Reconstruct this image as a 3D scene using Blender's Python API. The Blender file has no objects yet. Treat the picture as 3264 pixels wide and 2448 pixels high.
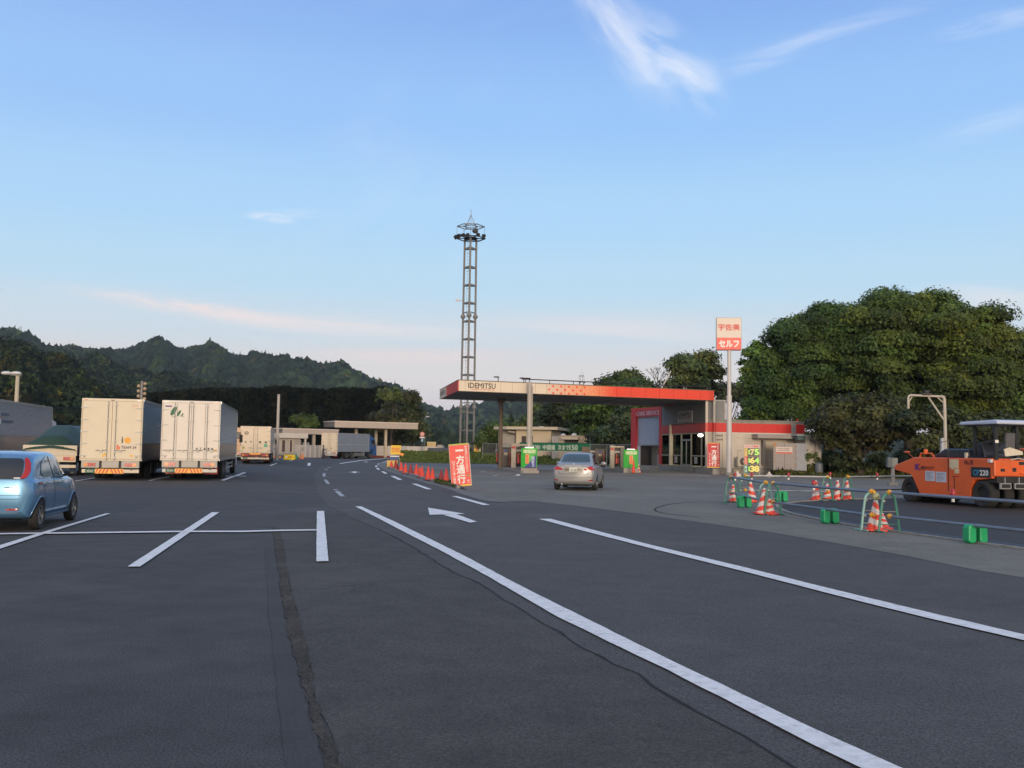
import bpy, bmesh, math, random
import numpy as np
from mathutils import Vector, Matrix
from mathutils.bvhtree import BVHTree
from mathutils.geometry import delaunay_2d_cdt

C = bpy.context.scene.collection
SC = bpy.context.scene
random.seed(7); RNG = np.random.default_rng(11)
PI = math.pi
R = math.radians

# ------------------------------------------------------------------ camera
FPX, CAMH = 3111.0, 1.6
PITCH = math.atan(208.0 / FPX); ROLL = R(0.9)
_R0 = Vector((1, 0, 0)); _U0 = Vector((0, -math.sin(PITCH), math.cos(PITCH))); _F = Vector((0, math.cos(PITCH), math.sin(PITCH)))
_Rr = _R0 * math.cos(ROLL) + _U0 * math.sin(ROLL)
_Uu = _U0 * math.cos(ROLL) - _R0 * math.sin(ROLL)
cam = bpy.data.cameras.new('camera'); camo = bpy.data.objects.new('camera', cam); C.objects.link(camo)
cam.sensor_width = 36.0; cam.lens = 36.0 * FPX / 3264.0; cam.clip_end = 9000; cam.clip_start = 0.05
M3 = Matrix((_Rr, _Uu, -_F)).transposed()
camo.matrix_world = Matrix.Translation((0, 0, CAMH)) @ M3.to_4x4()
SC.camera = camo

# ------------------------------------------------------------------ sun, world, exposure
SUN_EL, SUN_AZ = R(7.0), R(173.0)      # azimuth clockwise from +Y: low, behind the camera
sl = bpy.data.lights.new('sun', 'SUN'); sl.energy = 1.9; sl.angle = R(14); sl.color = (1.0, 0.80, 0.60)
so = bpy.data.objects.new('sun', sl); C.objects.link(so)
sd = Vector((math.sin(SUN_AZ) * math.cos(SUN_EL), math.cos(SUN_AZ) * math.cos(SUN_EL), math.sin(SUN_EL)))
so.rotation_euler = sd.to_track_quat('Z', 'Y').to_euler()

SC.view_settings.view_transform = 'Standard'; SC.view_settings.look = 'None'
SC.view_settings.exposure = 0.0; SC.view_settings.gamma = 1.0; SC.view_settings.use_curve_mapping = False
SC.render.engine = 'CYCLES'
SC.cycles.use_denoising = True
SC.cycles.max_bounces = 6; SC.cycles.diffuse_bounces = 3; SC.cycles.glossy_bounces = 3; SC.cycles.transmission_bounces = 4
SC.cycles.volume_bounces = 0; SC.cycles.caustics_reflective = False; SC.cycles.caustics_refractive = False

def s2l(r, g, b):
    f = lambda c: (c / 255 / 12.92) if c / 255 <= 0.04045 else ((c / 255 + 0.055) / 1.055) ** 2.4
    return (f(r), f(g), f(b), 1.0)

def ray(px, py):
    d = _Rr * ((px - 1632) / FPX) + _Uu * (-(py - 1224) / FPX) + _F
    return d
def G(px, py, z=0.0):
    d = ray(px, py); t = (z - CAMH) / d.z
    return Vector((d.x * t, d.y * t, z))
def hor(px): return 1432 + (px - 1632) * math.tan(ROLL)
def at(px, d):                      # ground point seen at column px, d metres away
    return G(px, hor(px) + CAMH * FPX / d)
def on_plane(px, py, y):            # point at world depth y seen at pixel
    d = ray(px, py); t = y / d.y
    return Vector((d.x * t, y, CAMH + d.z * t))
def zt(px, py, y): return on_plane(px, py, y).z

def build_world():
    w = bpy.data.worlds.new('World'); SC.world = w; w.use_nodes = True
    nt = w.node_tree; N = nt.nodes; L = nt.links; N.clear()
    def nd(t, **k):
        n = N.new(t)
        for a, b in k.items(): setattr(n, a, b)
        return n
    def math_(op, a, b=None, c=None, clamp=False):
        n = nd('ShaderNodeMath', operation=op); n.use_clamp = clamp
        for i, x in enumerate((a, b, c)):
            if x is None: continue
            if isinstance(x, (int, float)): n.inputs[i].default_value = x
            else: L.new(x, n.inputs[i])
        return n.outputs[0]
    def mixc(f, a, b, mode='MIX'):
        n = nd('ShaderNodeMix', data_type='RGBA', blend_type=mode)
        for i, x in ((0, f), (6, a), (7, b)):
            if isinstance(x, (int, float)): n.inputs[i].default_value = x
            elif isinstance(x, tuple): n.inputs[i].default_value = x
            else: L.new(x, n.inputs[i])
        return n.outputs[2]
    tc = nd('ShaderNodeTexCoord'); sep = nd('ShaderNodeSeparateXYZ'); L.new(tc.outputs['Generated'], sep.inputs[0])
    X, Y, Z = sep.outputs
    sky = nd('ShaderNodeTexSky', sky_type='NISHITA'); sky.sun_disc = False
    sky.sun_elevation = SUN_EL; sky.sun_rotation = SUN_AZ; sky.altitude = 100
    sky.air_density = 1.0; sky.dust_density = 1.0; sky.ozone_density = 1.5
    # clear evening sky: colour by elevation
    rp = nd('ShaderNodeValToRGB'); cr = rp.color_ramp; cr.interpolation = 'EASE'
    stops = [(0.0, (206, 200, 214)), (0.035, (216, 208, 216)), (0.075, (228, 222, 222)), (0.12, (210, 224, 236)), (0.17, (190, 223, 246)),
             (0.235, (176, 217, 252)), (0.33, (154, 199, 252)), (0.44, (134, 176, 240)), (0.65, (142, 172, 216)), (1.0, (150, 170, 200))]
    cr.elements[0].position = 0; cr.elements[0].color = s2l(*stops[0][1]); cr.elements[1].position = 1; cr.elements[1].color = s2l(*stops[-1][1])
    for p, c in stops[1:-1]:
        e = cr.elements.new(p); e.color = s2l(*c)
    L.new(Z, rp.inputs[0])
    base = rp.outputs[0]
    nis = nd('ShaderNodeVectorMath', operation='SCALE'); L.new(sky.outputs[0], nis.inputs[0]); nis.inputs['Scale'].default_value = 0.085
    base = mixc(0.12, base, nis.outputs[0])
    # left side slightly more violet
    side = math_('MULTIPLY_ADD', X, -0.9, 0.05, clamp=True)
    hi = math_('MULTIPLY', math_('MULTIPLY_ADD', Z, 3.0, -0.45, clamp=True), side)
    base = mixc(math_('MULTIPLY', hi, 0.55), base, s2l(166, 190, 236))
    # evening glow round the sun (behind the camera)
    sv = nd('ShaderNodeVectorMath', operation='DOT_PRODUCT'); L.new(tc.outputs['Generated'], sv.inputs[0]); sv.inputs[1].default_value = sd
    g1 = math_('POWER', math_('MULTIPLY_ADD', sv.outputs['Value'], 0.7, .3, clamp=True), 1.3)
    zf = math_('POWER', math_('MAXIMUM', math_('SUBTRACT', 1.0, math_('ABSOLUTE', Z)), 0.0), .7)
    gl = math_('MULTIPLY', g1, zf, clamp=True)
    base = mixc(gl, base, (1.30, 1.03, 0.74, 1))
    # clouds, placed by direction
    ya = math_('MAXIMUM', math_('ABSOLUTE', Y), 0.12)
    U = math_('DIVIDE', X, ya); V = math_('DIVIDE', Z, ya)
    comb = nd('ShaderNodeCombineXYZ'); L.new(U, comb.inputs[0]); L.new(V, comb.inputs[1])
    front = math_('GREATER_THAN', Y, 0.0)
    def fibre(ang, sx, sy, det=6, rough=0.62, dist=0.6, seed=0.0):
        m = nd('ShaderNodeMapping'); m.vector_type = 'TEXTURE'; m.inputs['Rotation'].default_value = (0, 0, R(ang)); m.inputs['Scale'].default_value = (1 / sx, 1 / sy, 1)
        L.new(comb.outputs[0], m.inputs[0]); m.inputs['Location'].default_value = (seed, 0, 0)
        n = nd('ShaderNodeTexNoise'); n.inputs['Scale'].default_value = 1; n.inputs['Detail'].default_value = det; n.inputs['Roughness'].default_value = rough; n.inputs['Distortion'].default_value = dist
        L.new(m.outputs[0], n.inputs[0]); return n.outputs['Fac']
    def blob(px, py, ang, lx, ly):
        d = ray(px, py); u, v = d.x / d.y, d.z / d.y
        m = nd('ShaderNodeMapping'); m.vector_type = 'TEXTURE'; m.inputs['Location'].default_value = (u, v, 0)
        m.inputs['Rotation'].default_value = (0, 0, R(ang)); m.inputs['Scale'].default_value = (lx / FPX, ly / FPX, 1)
        L.new(comb.outputs[0], m.inputs[0])
        ln = nd('ShaderNodeVectorMath', operation='LENGTH'); L.new(m.outputs[0], ln.inputs[0])
        q = math_('POWER', math_('SUBTRACT', 1.0, math_('POWER', ln.outputs['Value'], 1.4), clamp=True), 1.25)
        return math_('MULTIPLY', q, front)
    col = base
    def cloud(m, f, lo, hi_, strength, colr):
        nonlocal col
        mr = nd('ShaderNodeMapRange', interpolation_type='SMOOTHSTEP'); L.new(f, mr.inputs[0]); mr.inputs[1].default_value = lo; mr.inputs[2].default_value = hi_
        a = math_('MULTIPLY', math_('MULTIPLY', m, mr.outputs[0]), strength, clamp=True)
        col = mixc(a, col, s2l(*colr))
    fA = fibre(-58, 9, 42, 4, .55, .7); fB = fibre(-25, 14, 34, 4, .52, .6, 3.1); fH = fibre(-4, 3, 42, 5, .55, .5, 9.0); fR = fibre(14, 5, 60, 6, .6, .6, 5.0)
    fS = fibre(-8, 18, 90, 5, .6, .8, 1.0)
    cloud(blob(1980, 110, -57, 360, 110), fA, .28, .75, .75, (240, 242, 250))
    cloud(blob(2110, 190, -42, 290, 150), fB, .28, .78, .80, (234, 239, 250))
    cloud(blob(2200, 235, -30, 120, 70), fB, .25, .75, .55, (244, 245, 250))
    cloud(blob(2640, 110, 20, 640, 60), fR, .30, .80, .34, (226, 234, 250))
    cloud(blob(2480, 170, 24, 300, 40), fR, .30, .68, .25, (226, 234, 250))
    cloud(blob(3180, 70, 14, 260, 46), fR, .30, .66, .50, (226, 234, 250))
    cloud(blob(3160, 395, 18, 300, 50), fR, .30, .7, .42, (214, 230, 250))
    cloud(blob(3160, 960, 0, 330, 80), fH, .28, .66, .55, (238, 232, 230))
    cloud(blob(868, 697, -6, 90, 20), fS, .30, .6, .85, (236, 238, 248))
    cloud(blob(920, 682, 2, 190, 22), fS, .30, .65, .4, (226, 234, 248))
    cloud(blob(640, 985, -8, 560, 38), fS, .22, .60, .80, (243, 226, 222))
    cloud(blob(1180, 1040, -2, 620, 46), fH, .22, .60, .70, (240, 228, 226))
    cloud(blob(1330, 1135, 0, 520, 36), fH, .25, .62, .55, (240, 220, 216))
    cloud(blob(1960, 1050, 0, 700, 70), fH, .30, .62, .50, (236, 226, 226))
    cloud(blob(1900, 1115, 1, 520, 22), fH, .30, .62, .60, (240, 218, 214))
    # thin cirrus everywhere, faint
    mr = nd('ShaderNodeMapRange', interpolation_type='SMOOTHSTEP'); L.new(fibre(18, 1.6, 5, 6, .6, 1.0, 2.0), mr.inputs[0]); mr.inputs[1].default_value = .5; mr.inputs[2].default_value = .8
    col = mixc(math_('MULTIPLY', mr.outputs[0], .16), col, s2l(226, 232, 248))
    bg = nd('ShaderNodeBackground'); bg.inputs['Strength'].default_value = 1.0
    # the ramp is in display units; Background strength 0.1 with a matching gain keeps the physical sky's range
    gn = nd('ShaderNodeVectorMath', operation='SCALE'); L.new(col, gn.inputs[0]); gn.inputs['Scale'].default_value = 11.0
    L.new(gn.outputs[0], bg.inputs[0]); bg.inputs['Strength'].default_value = 0.1
    out = nd('ShaderNodeOutputWorld'); L.new(bg.outputs[0], out.inputs[0])
build_world()

# ------------------------------------------------------------------ helpers
def tag(o, label=None, cat=None, group=None, kind=None):
    if label: o['label'] = label
    if cat: o['category'] = cat
    if group: o['group'] = group
    if kind: o['kind'] = kind
    return o
def thing(name, label, cat, loc=(0, 0, 0), rz=0.0, group=None):
    o = bpy.data.objects.new(name, None); C.objects.link(o); o.empty_display_size = .2
    o.location = loc; o.rotation_euler = (0, 0, rz)
    return tag(o, label, cat, group)
def copy_tree(o, parent=None):
    c = o.copy(); C.objects.link(c)
    if parent: c.parent = parent
    for ch in list(o.children): copy_tree(ch, c)
    return c

class MB:
    def __init__(s): s.v = []; s.f = []; s.m = []
    def add(s, vs, fs, mi=0, M=None):
        b = len(s.v)
        s.v += [tuple(M @ Vector(p)) for p in vs] if M is not None else [tuple(p) for p in vs]
        for f in fs: s.f.append([i + b for i in f]); s.m.append(mi)
        return s
    def box(s, x0, x1, y0, y1, z0, z1, mi=0, M=None):
        vs = [(x, y, z) for x in (x0, x1) for y in (y0, y1) for z in (z0, z1)]
        return s.add(vs, [(0, 1, 3, 2), (4, 6, 7, 5), (0, 4, 5, 1), (2, 3, 7, 6), (0, 2, 6, 4), (1, 5, 7, 3)], mi, M)
    def cyl(s, p0, p1, r0, r1=None, n=12, mi=0, cap=True, M=None):
        p0 = Vector(p0); p1 = Vector(p1); r1 = r0 if r1 is None else r1
        d = (p1 - p0)
        if d.length < 1e-6: return s
        q = d.to_track_quat('Z', 'Y').to_matrix(); vs = []
        for p, r in ((p0, r0), (p1, r1)):
            for i in range(n):
                a = 2 * PI * i / n; vs.append(p + q @ Vector((math.cos(a) * r, math.sin(a) * r, 0)))
        fs = [(i, (i + 1) % n, n + (i + 1) % n, n + i) for i in range(n)]
        if cap: fs += [tuple(range(n - 1, -1, -1)), tuple(range(n, 2 * n))]
        return s.add(vs, fs, mi, M)
    def tube(s, pts, r, n=8, mi=0, M=None):
        pts = [Vector(p) for p in pts]; rs = r if isinstance(r, (list, tuple)) else [r] * len(pts)
        vs = []; up = None
        for i, p in enumerate(pts):
            a = pts[max(i - 1, 0)]; b = pts[min(i + 1, len(pts) - 1)]; d = (b - a).normalized()
            if up is None: up = d.orthogonal()
            up = (up - d * up.dot(d)).normalized(); w = d.cross(up)
            for k in range(n):
                t = 2 * PI * k / n; vs.append(p + up * math.cos(t) * rs[i] + w * math.sin(t) * rs[i])
        fs = []
        for i in range(len(pts) - 1):
            for k in range(n):
                fs.append((i * n + k, i * n + (k + 1) % n, (i + 1) * n + (k + 1) % n, (i + 1) * n + k))
        fs += [tuple(range(n - 1, -1, -1)), tuple(range((len(pts) - 1) * n, len(pts) * n))]
        return s.add(vs, fs, mi, M)
    def prism(s, poly, ax, a, b, mi=0, M=None):
        # poly in the two other axes (in order), extruded along ax from a to b
        def P(u, v, w): return {'x': (w, u, v), 'y': (u, w, v), 'z': (u, v, w)}[ax]
        n = len(poly); vs = [P(u, v, a) for u, v in poly] + [P(u, v, b) for u, v in poly]
        fs = [tuple(range(n)), tuple(range(2 * n - 1, n - 1, -1))] + [(i, n + i, n + (i + 1) % n, (i + 1) % n) for i in range(n)]
        return s.add(vs, fs, mi, M)
    def lathe(s, prof, c=(0, 0, 0), n=16, mi=0, M=None):
        vs = []; c = Vector(c)
        for r, z in prof:
            for i in range(n):
                a = 2 * PI * i / n; vs.append(c + Vector((r * math.cos(a), r * math.sin(a), z)))
        fs = []
        for j in range(len(prof) - 1):
            for i in range(n): fs.append((j * n + i, j * n + (i + 1) % n, (j + 1) * n + (i + 1) % n, (j + 1) * n + i))
        fs += [tuple(range(n - 1, -1, -1)), tuple(range((len(prof) - 1) * n, len(prof) * n))]
        return s.add(vs, fs, mi, M)
    def ball(s, c, r, n=10, mi=0, sq=(1, 1, 1), M=None):
        prof = [(max(math.sin(PI * j / n), .02) * r, -math.cos(PI * j / n) * r) for j in range(n + 1)]
        T = Matrix.Translation(Vector(c)) @ Matrix.Diagonal((*sq, 1))
        if M is not None: T = M @ T
        return s.lathe(prof, (0, 0, 0), n + 4, mi, T)
    def sheet(s, pts, z=None, mi=0):
        return s.add([(p[0], p[1], p[2] if z is None else z) for p in pts], [tuple(range(len(pts)))], mi)
    def build(s, name, mats, parent=None, smooth=False, bevel=0.0, recalc=True):
        me = bpy.data.meshes.new(name); me.from_pydata(s.v, [], s.f)
        mats = mats if isinstance(mats, (list, tuple)) else [mats]
        for m in mats: me.materials.append(m)
        me.polygons.foreach_set('material_index', s.m)
        if recalc:
            bm = bmesh.new(); bm.from_mesh(me); bmesh.ops.recalc_face_normals(bm, faces=bm.faces); bm.to_mesh(me); bm.free()
        if smooth:
            me.polygons.foreach_set('use_smooth', [True] * len(me.polygons))
            if smooth != 'all': me.set_sharp_from_angle(angle=R(smooth if smooth is not True and smooth > 1 else 40))
        me.update()
        o = bpy.data.objects.new(name, me); C.objects.link(o)
        if parent is not None: o.parent = parent
        if bevel:
            b = o.modifiers.new('bevel', 'BEVEL'); b.width = bevel; b.segments = 2; b.limit_method = 'ANGLE'; b.angle_limit = R(35)
        return o

# ------------------------------------------------------------------ materials
MATS = {}
def mat(name, rgb, rough=0.6, metal=0.0, var=0.08, scale=3.0, bump=0.0, bscale=30.0, spec=0.5, coat=0.0, dirt=0.0, dirtcol=(.08, .07, .055), emis=None, coord='Object', stretch=None):
    if name in MATS: return MATS[name]
    m = bpy.data.materials.new(name); m.use_nodes = True; MATS[name] = m
    nt = m.node_tree; N = nt.nodes; L = nt.links; b = N['Principled BSDF']
    b.inputs['Roughness'].default_value = rough; b.inputs['Metallic'].default_value = metal
    b.inputs['Specular IOR Level'].default_value = spec; b.inputs['Coat Weight'].default_value = coat; b.inputs['Coat Roughness'].default_value = .08
    tc = N.new('ShaderNodeTexCoord'); vec = tc.outputs[coord]
    if stretch:
        mp = N.new('ShaderNodeMapping'); mp.inputs['Scale'].default_value = stretch; L.new(vec, mp.inputs[0]); vec = mp.outputs[0]
    n = N.new('ShaderNodeTexNoise'); n.inputs['Scale'].default_value = scale; n.inputs['Detail'].default_value = 6; n.inputs['Roughness'].default_value = .6; L.new(vec, n.inputs[0])
    mr = N.new('ShaderNodeMapRange'); mr.inputs[1].default_value = .3; mr.inputs[2].default_value = .7; mr.inputs[3].default_value = 1 - var; mr.inputs[4].default_value = 1 + var
    L.new(n.outputs['Fac'], mr.inputs[0])
    mx = N.new('ShaderNodeVectorMath'); mx.operation = 'SCALE'; mx.inputs[0].default_value = rgb[:3]; L.new(mr.outputs[0], mx.inputs['Scale'])
    colour = mx.outputs[0]
    if dirt:
        n2 = N.new('ShaderNodeTexNoise'); n2.inputs['Scale'].default_value = scale * .6; n2.inputs['Detail'].default_value = 9; n2.inputs['Roughness'].default_value = .7; L.new(vec, n2.inputs[0])
        r2 = N.new('ShaderNodeMapRange'); r2.inputs[1].default_value = .48; r2.inputs[2].default_value = .78; r2.inputs[3].default_value = 0; r2.inputs[4].default_value = dirt; L.new(n2.outputs['Fac'], r2.inputs[0])
        mm = N.new('ShaderNodeMix'); mm.data_type = 'RGBA'; L.new(r2.outputs[0], mm.inputs[0]); L.new(colour, mm.inputs[6]); mm.inputs[7].default_value = (*dirtcol, 1); colour = mm.outputs[2]
        ra = N.new('ShaderNodeMath'); ra.operation = 'MULTIPLY_ADD'; L.new(r2.outputs[0], ra.inputs[0]); ra.inputs[1].default_value = .3; ra.inputs[2].default_value = rough; L.new(ra.outputs[0], b.inputs['Roughness'])
    L.new(colour, b.inputs['Base Color'])
    if bump:
        n3 = N.new('ShaderNodeTexNoise'); n3.inputs['Scale'].default_value = bscale; n3.inputs['Detail'].default_value = 4; L.new(vec, n3.inputs[0])
        bp = N.new('ShaderNodeBump'); bp.inputs['Strength'].default_value = bump; bp.inputs['Distance'].default_value = .02; L.new(n3.outputs['Fac'], bp.inputs['Height']); L.new(bp.outputs[0], b.inputs['Normal'])
    if emis:
        b.inputs['Emission Color'].default_value = (*emis[:3], 1); b.inputs['Emission Strength'].default_value = emis[3]
    return m

def asphalt(name, c1, c2, speck=.5, warm=(0, 0, 0), crack=0.0, patch=.25, rough=.82):
    if name in MATS: return MATS[name]
    m = bpy.data.materials.new(name); m.use_nodes = True; MATS[name] = m
    nt = m.node_tree; N = nt.nodes; L = nt.links; b = N['Principled BSDF']
    b.inputs['Roughness'].default_value = rough; b.inputs['Specular IOR Level'].default_value = .35
    g = N.new('ShaderNodeNewGeometry'); P = g.outputs['Position']
    def noise(sc, det=4, ro=.6, dist=0):
        n = N.new('ShaderNodeTexNoise'); n.inputs['Scale'].default_value = sc; n.inputs['Detail'].default_value = det; n.inputs['Roughness'].default_value = ro; n.inputs['Distortion'].default_value = dist; L.new(P, n.inputs[0]); return n.outputs['Fac']
    def rng(x, a, b_, c, d):
        r = N.new('ShaderNodeMapRange'); r.inputs[1].default_value = a; r.inputs[2].default_value = b_; r.inputs[3].default_value = c; r.inputs[4].default_value = d; L.new(x, r.inputs[0]); return r.outputs[0]
    big = rng(noise(.16, 5, .55, .6), .3, .7, 0, 1)
    mx = N.new('ShaderNodeMix'); mx.data_type = 'RGBA'; L.new(big, mx.inputs[0]); mx.inputs[6].default_value = (*c1, 1); mx.inputs[7].default_value = (*c2, 1)
    mid = rng(noise(1.7, 6, .7), .3, .7, 1 - patch, 1 + patch)
    s1 = N.new('ShaderNodeVectorMath'); s1.operation = 'SCALE'; L.new(mx.outputs[2], s1.inputs[0]); L.new(mid, s1.inputs['Scale'])
    fine = rng(noise(70, 3, .6), .36, .64, 1 - speck, 1 + speck)
    s2 = N.new('ShaderNodeVectorMath'); s2.operation = 'SCALE'; L.new(s1.outputs[0], s2.inputs[0]); L.new(fine, s2.inputs['Scale'])
    vo = N.new('ShaderNodeTexVoronoi'); vo.inputs['Scale'].default_value = 38; L.new(P, vo.inputs['Vector'])
    vs = rng(vo.outputs['Distance'], .05, .16, 1, 0)
    pick = rng(noise(23, 0), .58, .64, 0, .8)
    ml = N.new('ShaderNodeMath'); ml.operation = 'MULTIPLY'; L.new(vs, ml.inputs[0]); L.new(pick, ml.inputs[1])
    m2 = N.new('ShaderNodeMix'); m2.data_type = 'RGBA'; L.new(ml.outputs[0], m2.inputs[0]); L.new(s2.outputs[0], m2.inputs[6]); m2.inputs[7].default_value = (.26, .26, .27, 1)
    colour = m2.outputs[2]
    dz = rng(noise(.33, 4, .55, .4), .55, .72, 0, .30)
    m0 = N.new('ShaderNodeMix'); m0.data_type = 'RGBA'; L.new(dz, m0.inputs[0]); L.new(colour, m0.inputs[6]); m0.inputs[7].default_value = (c2[0] * 1.9, c2[1] * 1.85, c2[2] * 1.8, 1); colour = m0.outputs[2]
    # darker tyre and oil stains
    st = rng(noise(.7, 3, .5, 1.5), .62, .78, 0, .35)
    m3 = N.new('ShaderNodeMix'); m3.data_type = 'RGBA'; L.new(st, m3.inputs[0]); L.new(colour, m3.inputs[6]); m3.inputs[7].default_value = (c1[0] * .5, c1[1] * .5, c1[2] * .5, 1); colour = m3.outputs[2]
    if crack:
        v2 = N.new('ShaderNodeTexVoronoi'); v2.feature = 'DISTANCE_TO_EDGE'; v2.inputs['Scale'].default_value = .33
        nn = N.new('ShaderNodeTexNoise'); nn.inputs['Scale'].default_value = 1.4; nn.inputs['Detail'].default_value = 5; L.new(P, nn.inputs[0])
        va = N.new('ShaderNodeVectorMath'); va.operation = 'MULTIPLY_ADD'; L.new(nn.outputs['Color'], va.inputs[0]); va.inputs[1].default_value = (1.3, 1.3, 0); L.new(P, va.inputs[2]); L.new(va.outputs[0], v2.inputs['Vector'])
        ck = rng(v2.outputs['Distance'], 0.0, .006, crack, 0)
        msk = rng(noise(.35, 2), .5, .6, 0, 1)
        mk = N.new('ShaderNodeMath'); mk.operation = 'MULTIPLY'; L.new(ck, mk.inputs[0]); L.new(msk, mk.inputs[1])
        m4 = N.new('ShaderNodeMix'); m4.data_type = 'RGBA'; L.new(mk.outputs[0], m4.inputs[0]); L.new(colour, m4.inputs[6]); m4.inputs[7].default_value = (.012, .012, .013, 1); colour = m4.outputs[2]
    L.new(colour, b.inputs['Base Color'])
    bp = N.new('ShaderNodeBump'); bp.inputs['Strength'].default_value = .8; bp.inputs['Distance'].default_value = .008
    L.new(noise(80, 3), bp.inputs['Height']); L.new(bp.outputs[0], b.inputs['Normal'])
    return m

def foliage(name, c, trans=.25, hue=.25):
    if name in MATS: return MATS[name]
    m = bpy.data.materials.new(name); m.use_nodes = True; MATS[name] = m
    nt = m.node_tree; N = nt.nodes; L = nt.links; b = N['Principled BSDF']; b.inputs['Roughness'].default_value = .55; b.inputs['Specular IOR Level'].default_value = .3
    at_ = N.new('ShaderNodeAttribute'); at_.attribute_name = 'tint'
    mx = N.new('ShaderNodeMix'); mx.data_type = 'RGBA'; mx.blend_type = 'MULTIPLY'; mx.inputs[0].default_value = 1
    mx.inputs[6].default_value = (*c, 1); L.new(at_.outputs['Color'], mx.inputs[7]); L.new(mx.outputs[2], b.inputs['Base Color'])
    if trans:
        tr = N.new('ShaderNodeBsdfTranslucent'); L.new(mx.outputs[2], tr.inputs[0]); ms = N.new('ShaderNodeMixShader'); ms.inputs[0].default_value = trans
        L.new(b.outputs[0], ms.inputs[1]); L.new(tr.outputs[0], ms.inputs[2]); L.new(ms.outputs[0], N['Material Output'].inputs[0])
    return m

white = mat('white_paint', (.62, .60, .56), .5, var=.05, dirt=.25, dirtcol=(.25, .22, .18))
cream = mat('cream_paint', (.66, .58, .45), .5, var=.05, dirt=.25, dirtcol=(.33, .27, .19))
alu = mat('ribbed_aluminium', (.36, .39, .44), .24, .9, var=.06)
alu_flat = mat('flat_aluminium', (.30, .32, .35), .38, .8, var=.12)
steel = mat('galvanised_steel', (.34, .35, .35), .5, .5, var=.12, dirt=.3)
darkmetal = mat('dark_metal', (.025, .025, .028), .5, .3, dirt=.4)
blackrub = mat('tyre_rubber', (.018, .018, .019), .8, var=.2, dirt=.5, dirtcol=(.06, .055, .045), scale=9)
blackpl = mat('black_plastic', (.016, .016, .018), .4)
glass = mat('dark_glass', (.012, .018, .026), .06, spec=.7, coat=.6)
red_lens = mat('red_lens', (.42, .012, .012), .18, coat=.5)
amber_lens = mat('amber_lens', (.65, .20, .01), .2, coat=.5)
clear_lens = mat('clear_lens', (.6, .6, .6), .15, coat=.5)
chrome = mat('chrome_trim', (.7, .7, .68), .15, 1.0)
redp = mat('red_sheet', (.62, .045, .03), .42, dirt=.15)
inkblack = mat('black_lettering', (.03, .028, .028), .5)
inkwhite = mat('white_lettering', (.8, .78, .74), .5)
inkred = mat('red_lettering', (.65, .04, .03), .5)
concrete = mat('weathered_concrete', (.30, .285, .26), .85, var=.18, scale=2.2, bump=.3, dirt=.5, dirtcol=(.08, .075, .065))
wood = mat('bark', (.07, .052, .038), .9, var=.3, scale=6, bump=.6, bscale=14)
line_paint = mat('road_line_paint', (.86, .85, .84), .6, var=.06, scale=16, bump=.3, bscale=60, dirt=.55, dirtcol=(.13, .13, .135), coord='Object')
line_worn = mat('worn_line_paint', (.42, .43, .46), .7, var=.12, scale=9, dirt=.75, dirtcol=(.10, .10, .11))
yellowp = mat('yellow_plastic', (.72, .36, .03), .4)
greenp = mat('green_plastic', (.008, .36, .13), .38, var=.06)
pipe_m = mat('barrier_pipe_steel', (.22, .25, .30), .45, .6, dirt=.3)
orangep = mat('orange_machine_paint', (.72, .115, .018), .38, var=.06, coat=.15, dirt=.38, dirtcol=(.16, .06, .03), scale=2.5)
cone_red = mat('cone_red', (.72, .06, .03), .45, var=.1, dirt=.3, dirtcol=(.2, .04, .03), scale=8)
cone_dk = mat('faded_cone_red', (.30, .022, .02), .5, var=.1, dirt=.4, dirtcol=(.1, .02, .02), scale=8)
grass_m = foliage('grass_blades', (.085, .13, .028), .2)

TXT = {}
def text_obj(s, mt, parent, org, xdir, ydir, w=None, h=None, bold=0.0, name='lettering', depth=.003, center=True):
    key = s
    if key not in TXT:
        cu = bpy.data.curves.new('t', 'FONT'); cu.body = s; cu.size = 1; cu.extrude = 0; cu.align_x = 'CENTER'; cu.resolution_u = 3; cu.space_line = 1.02
        o = bpy.data.objects.new('t', cu); C.objects.link(o)
        dg = bpy.context.evaluated_depsgraph_get(); me = bpy.data.meshes.new_from_object(o.evaluated_get(dg))
        vs = np.array([v.co[:] for v in me.vertices]) if len(me.vertices) else np.zeros((1, 3)); fs = [tuple(p.vertices) for p in me.polygons]
        bpy.data.objects.remove(o); bpy.data.curves.remove(cu); bpy.data.meshes.remove(me)
        TXT[key] = (vs, fs)
    vs, fs = TXT[key]; lo = vs.min(0); hi = vs.max(0); sz = hi - lo
    sx = (w / sz[0]) if w else (h / sz[1]); sy = (h / sz[1]) if h else sx
    org = Vector(org); xd = Vector(xdir).normalized(); yd = Vector(ydir).normalized(); nd_ = xd.cross(yd)
    c = (lo + hi) / 2 if center else np.array([lo[0], lo[1], 0])
    mb = MB(); pv = [org + xd * float((v[0] - c[0]) * sx) + yd * float((v[1] - c[1]) * sy) + nd_ * depth for v in vs]
    if bold:
        for i, (bx, by) in enumerate(((-1, 0), (1, 0), (0, -1), (0, 1))): mb.add([p + xd * bx * bold * sx + yd * by * bold * sy + nd_ * .0004 * (i + 1) for p in pv], fs)
    mb.add(pv, fs); o = mb.build(name, mt, parent, recalc=False)
    return o

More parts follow.
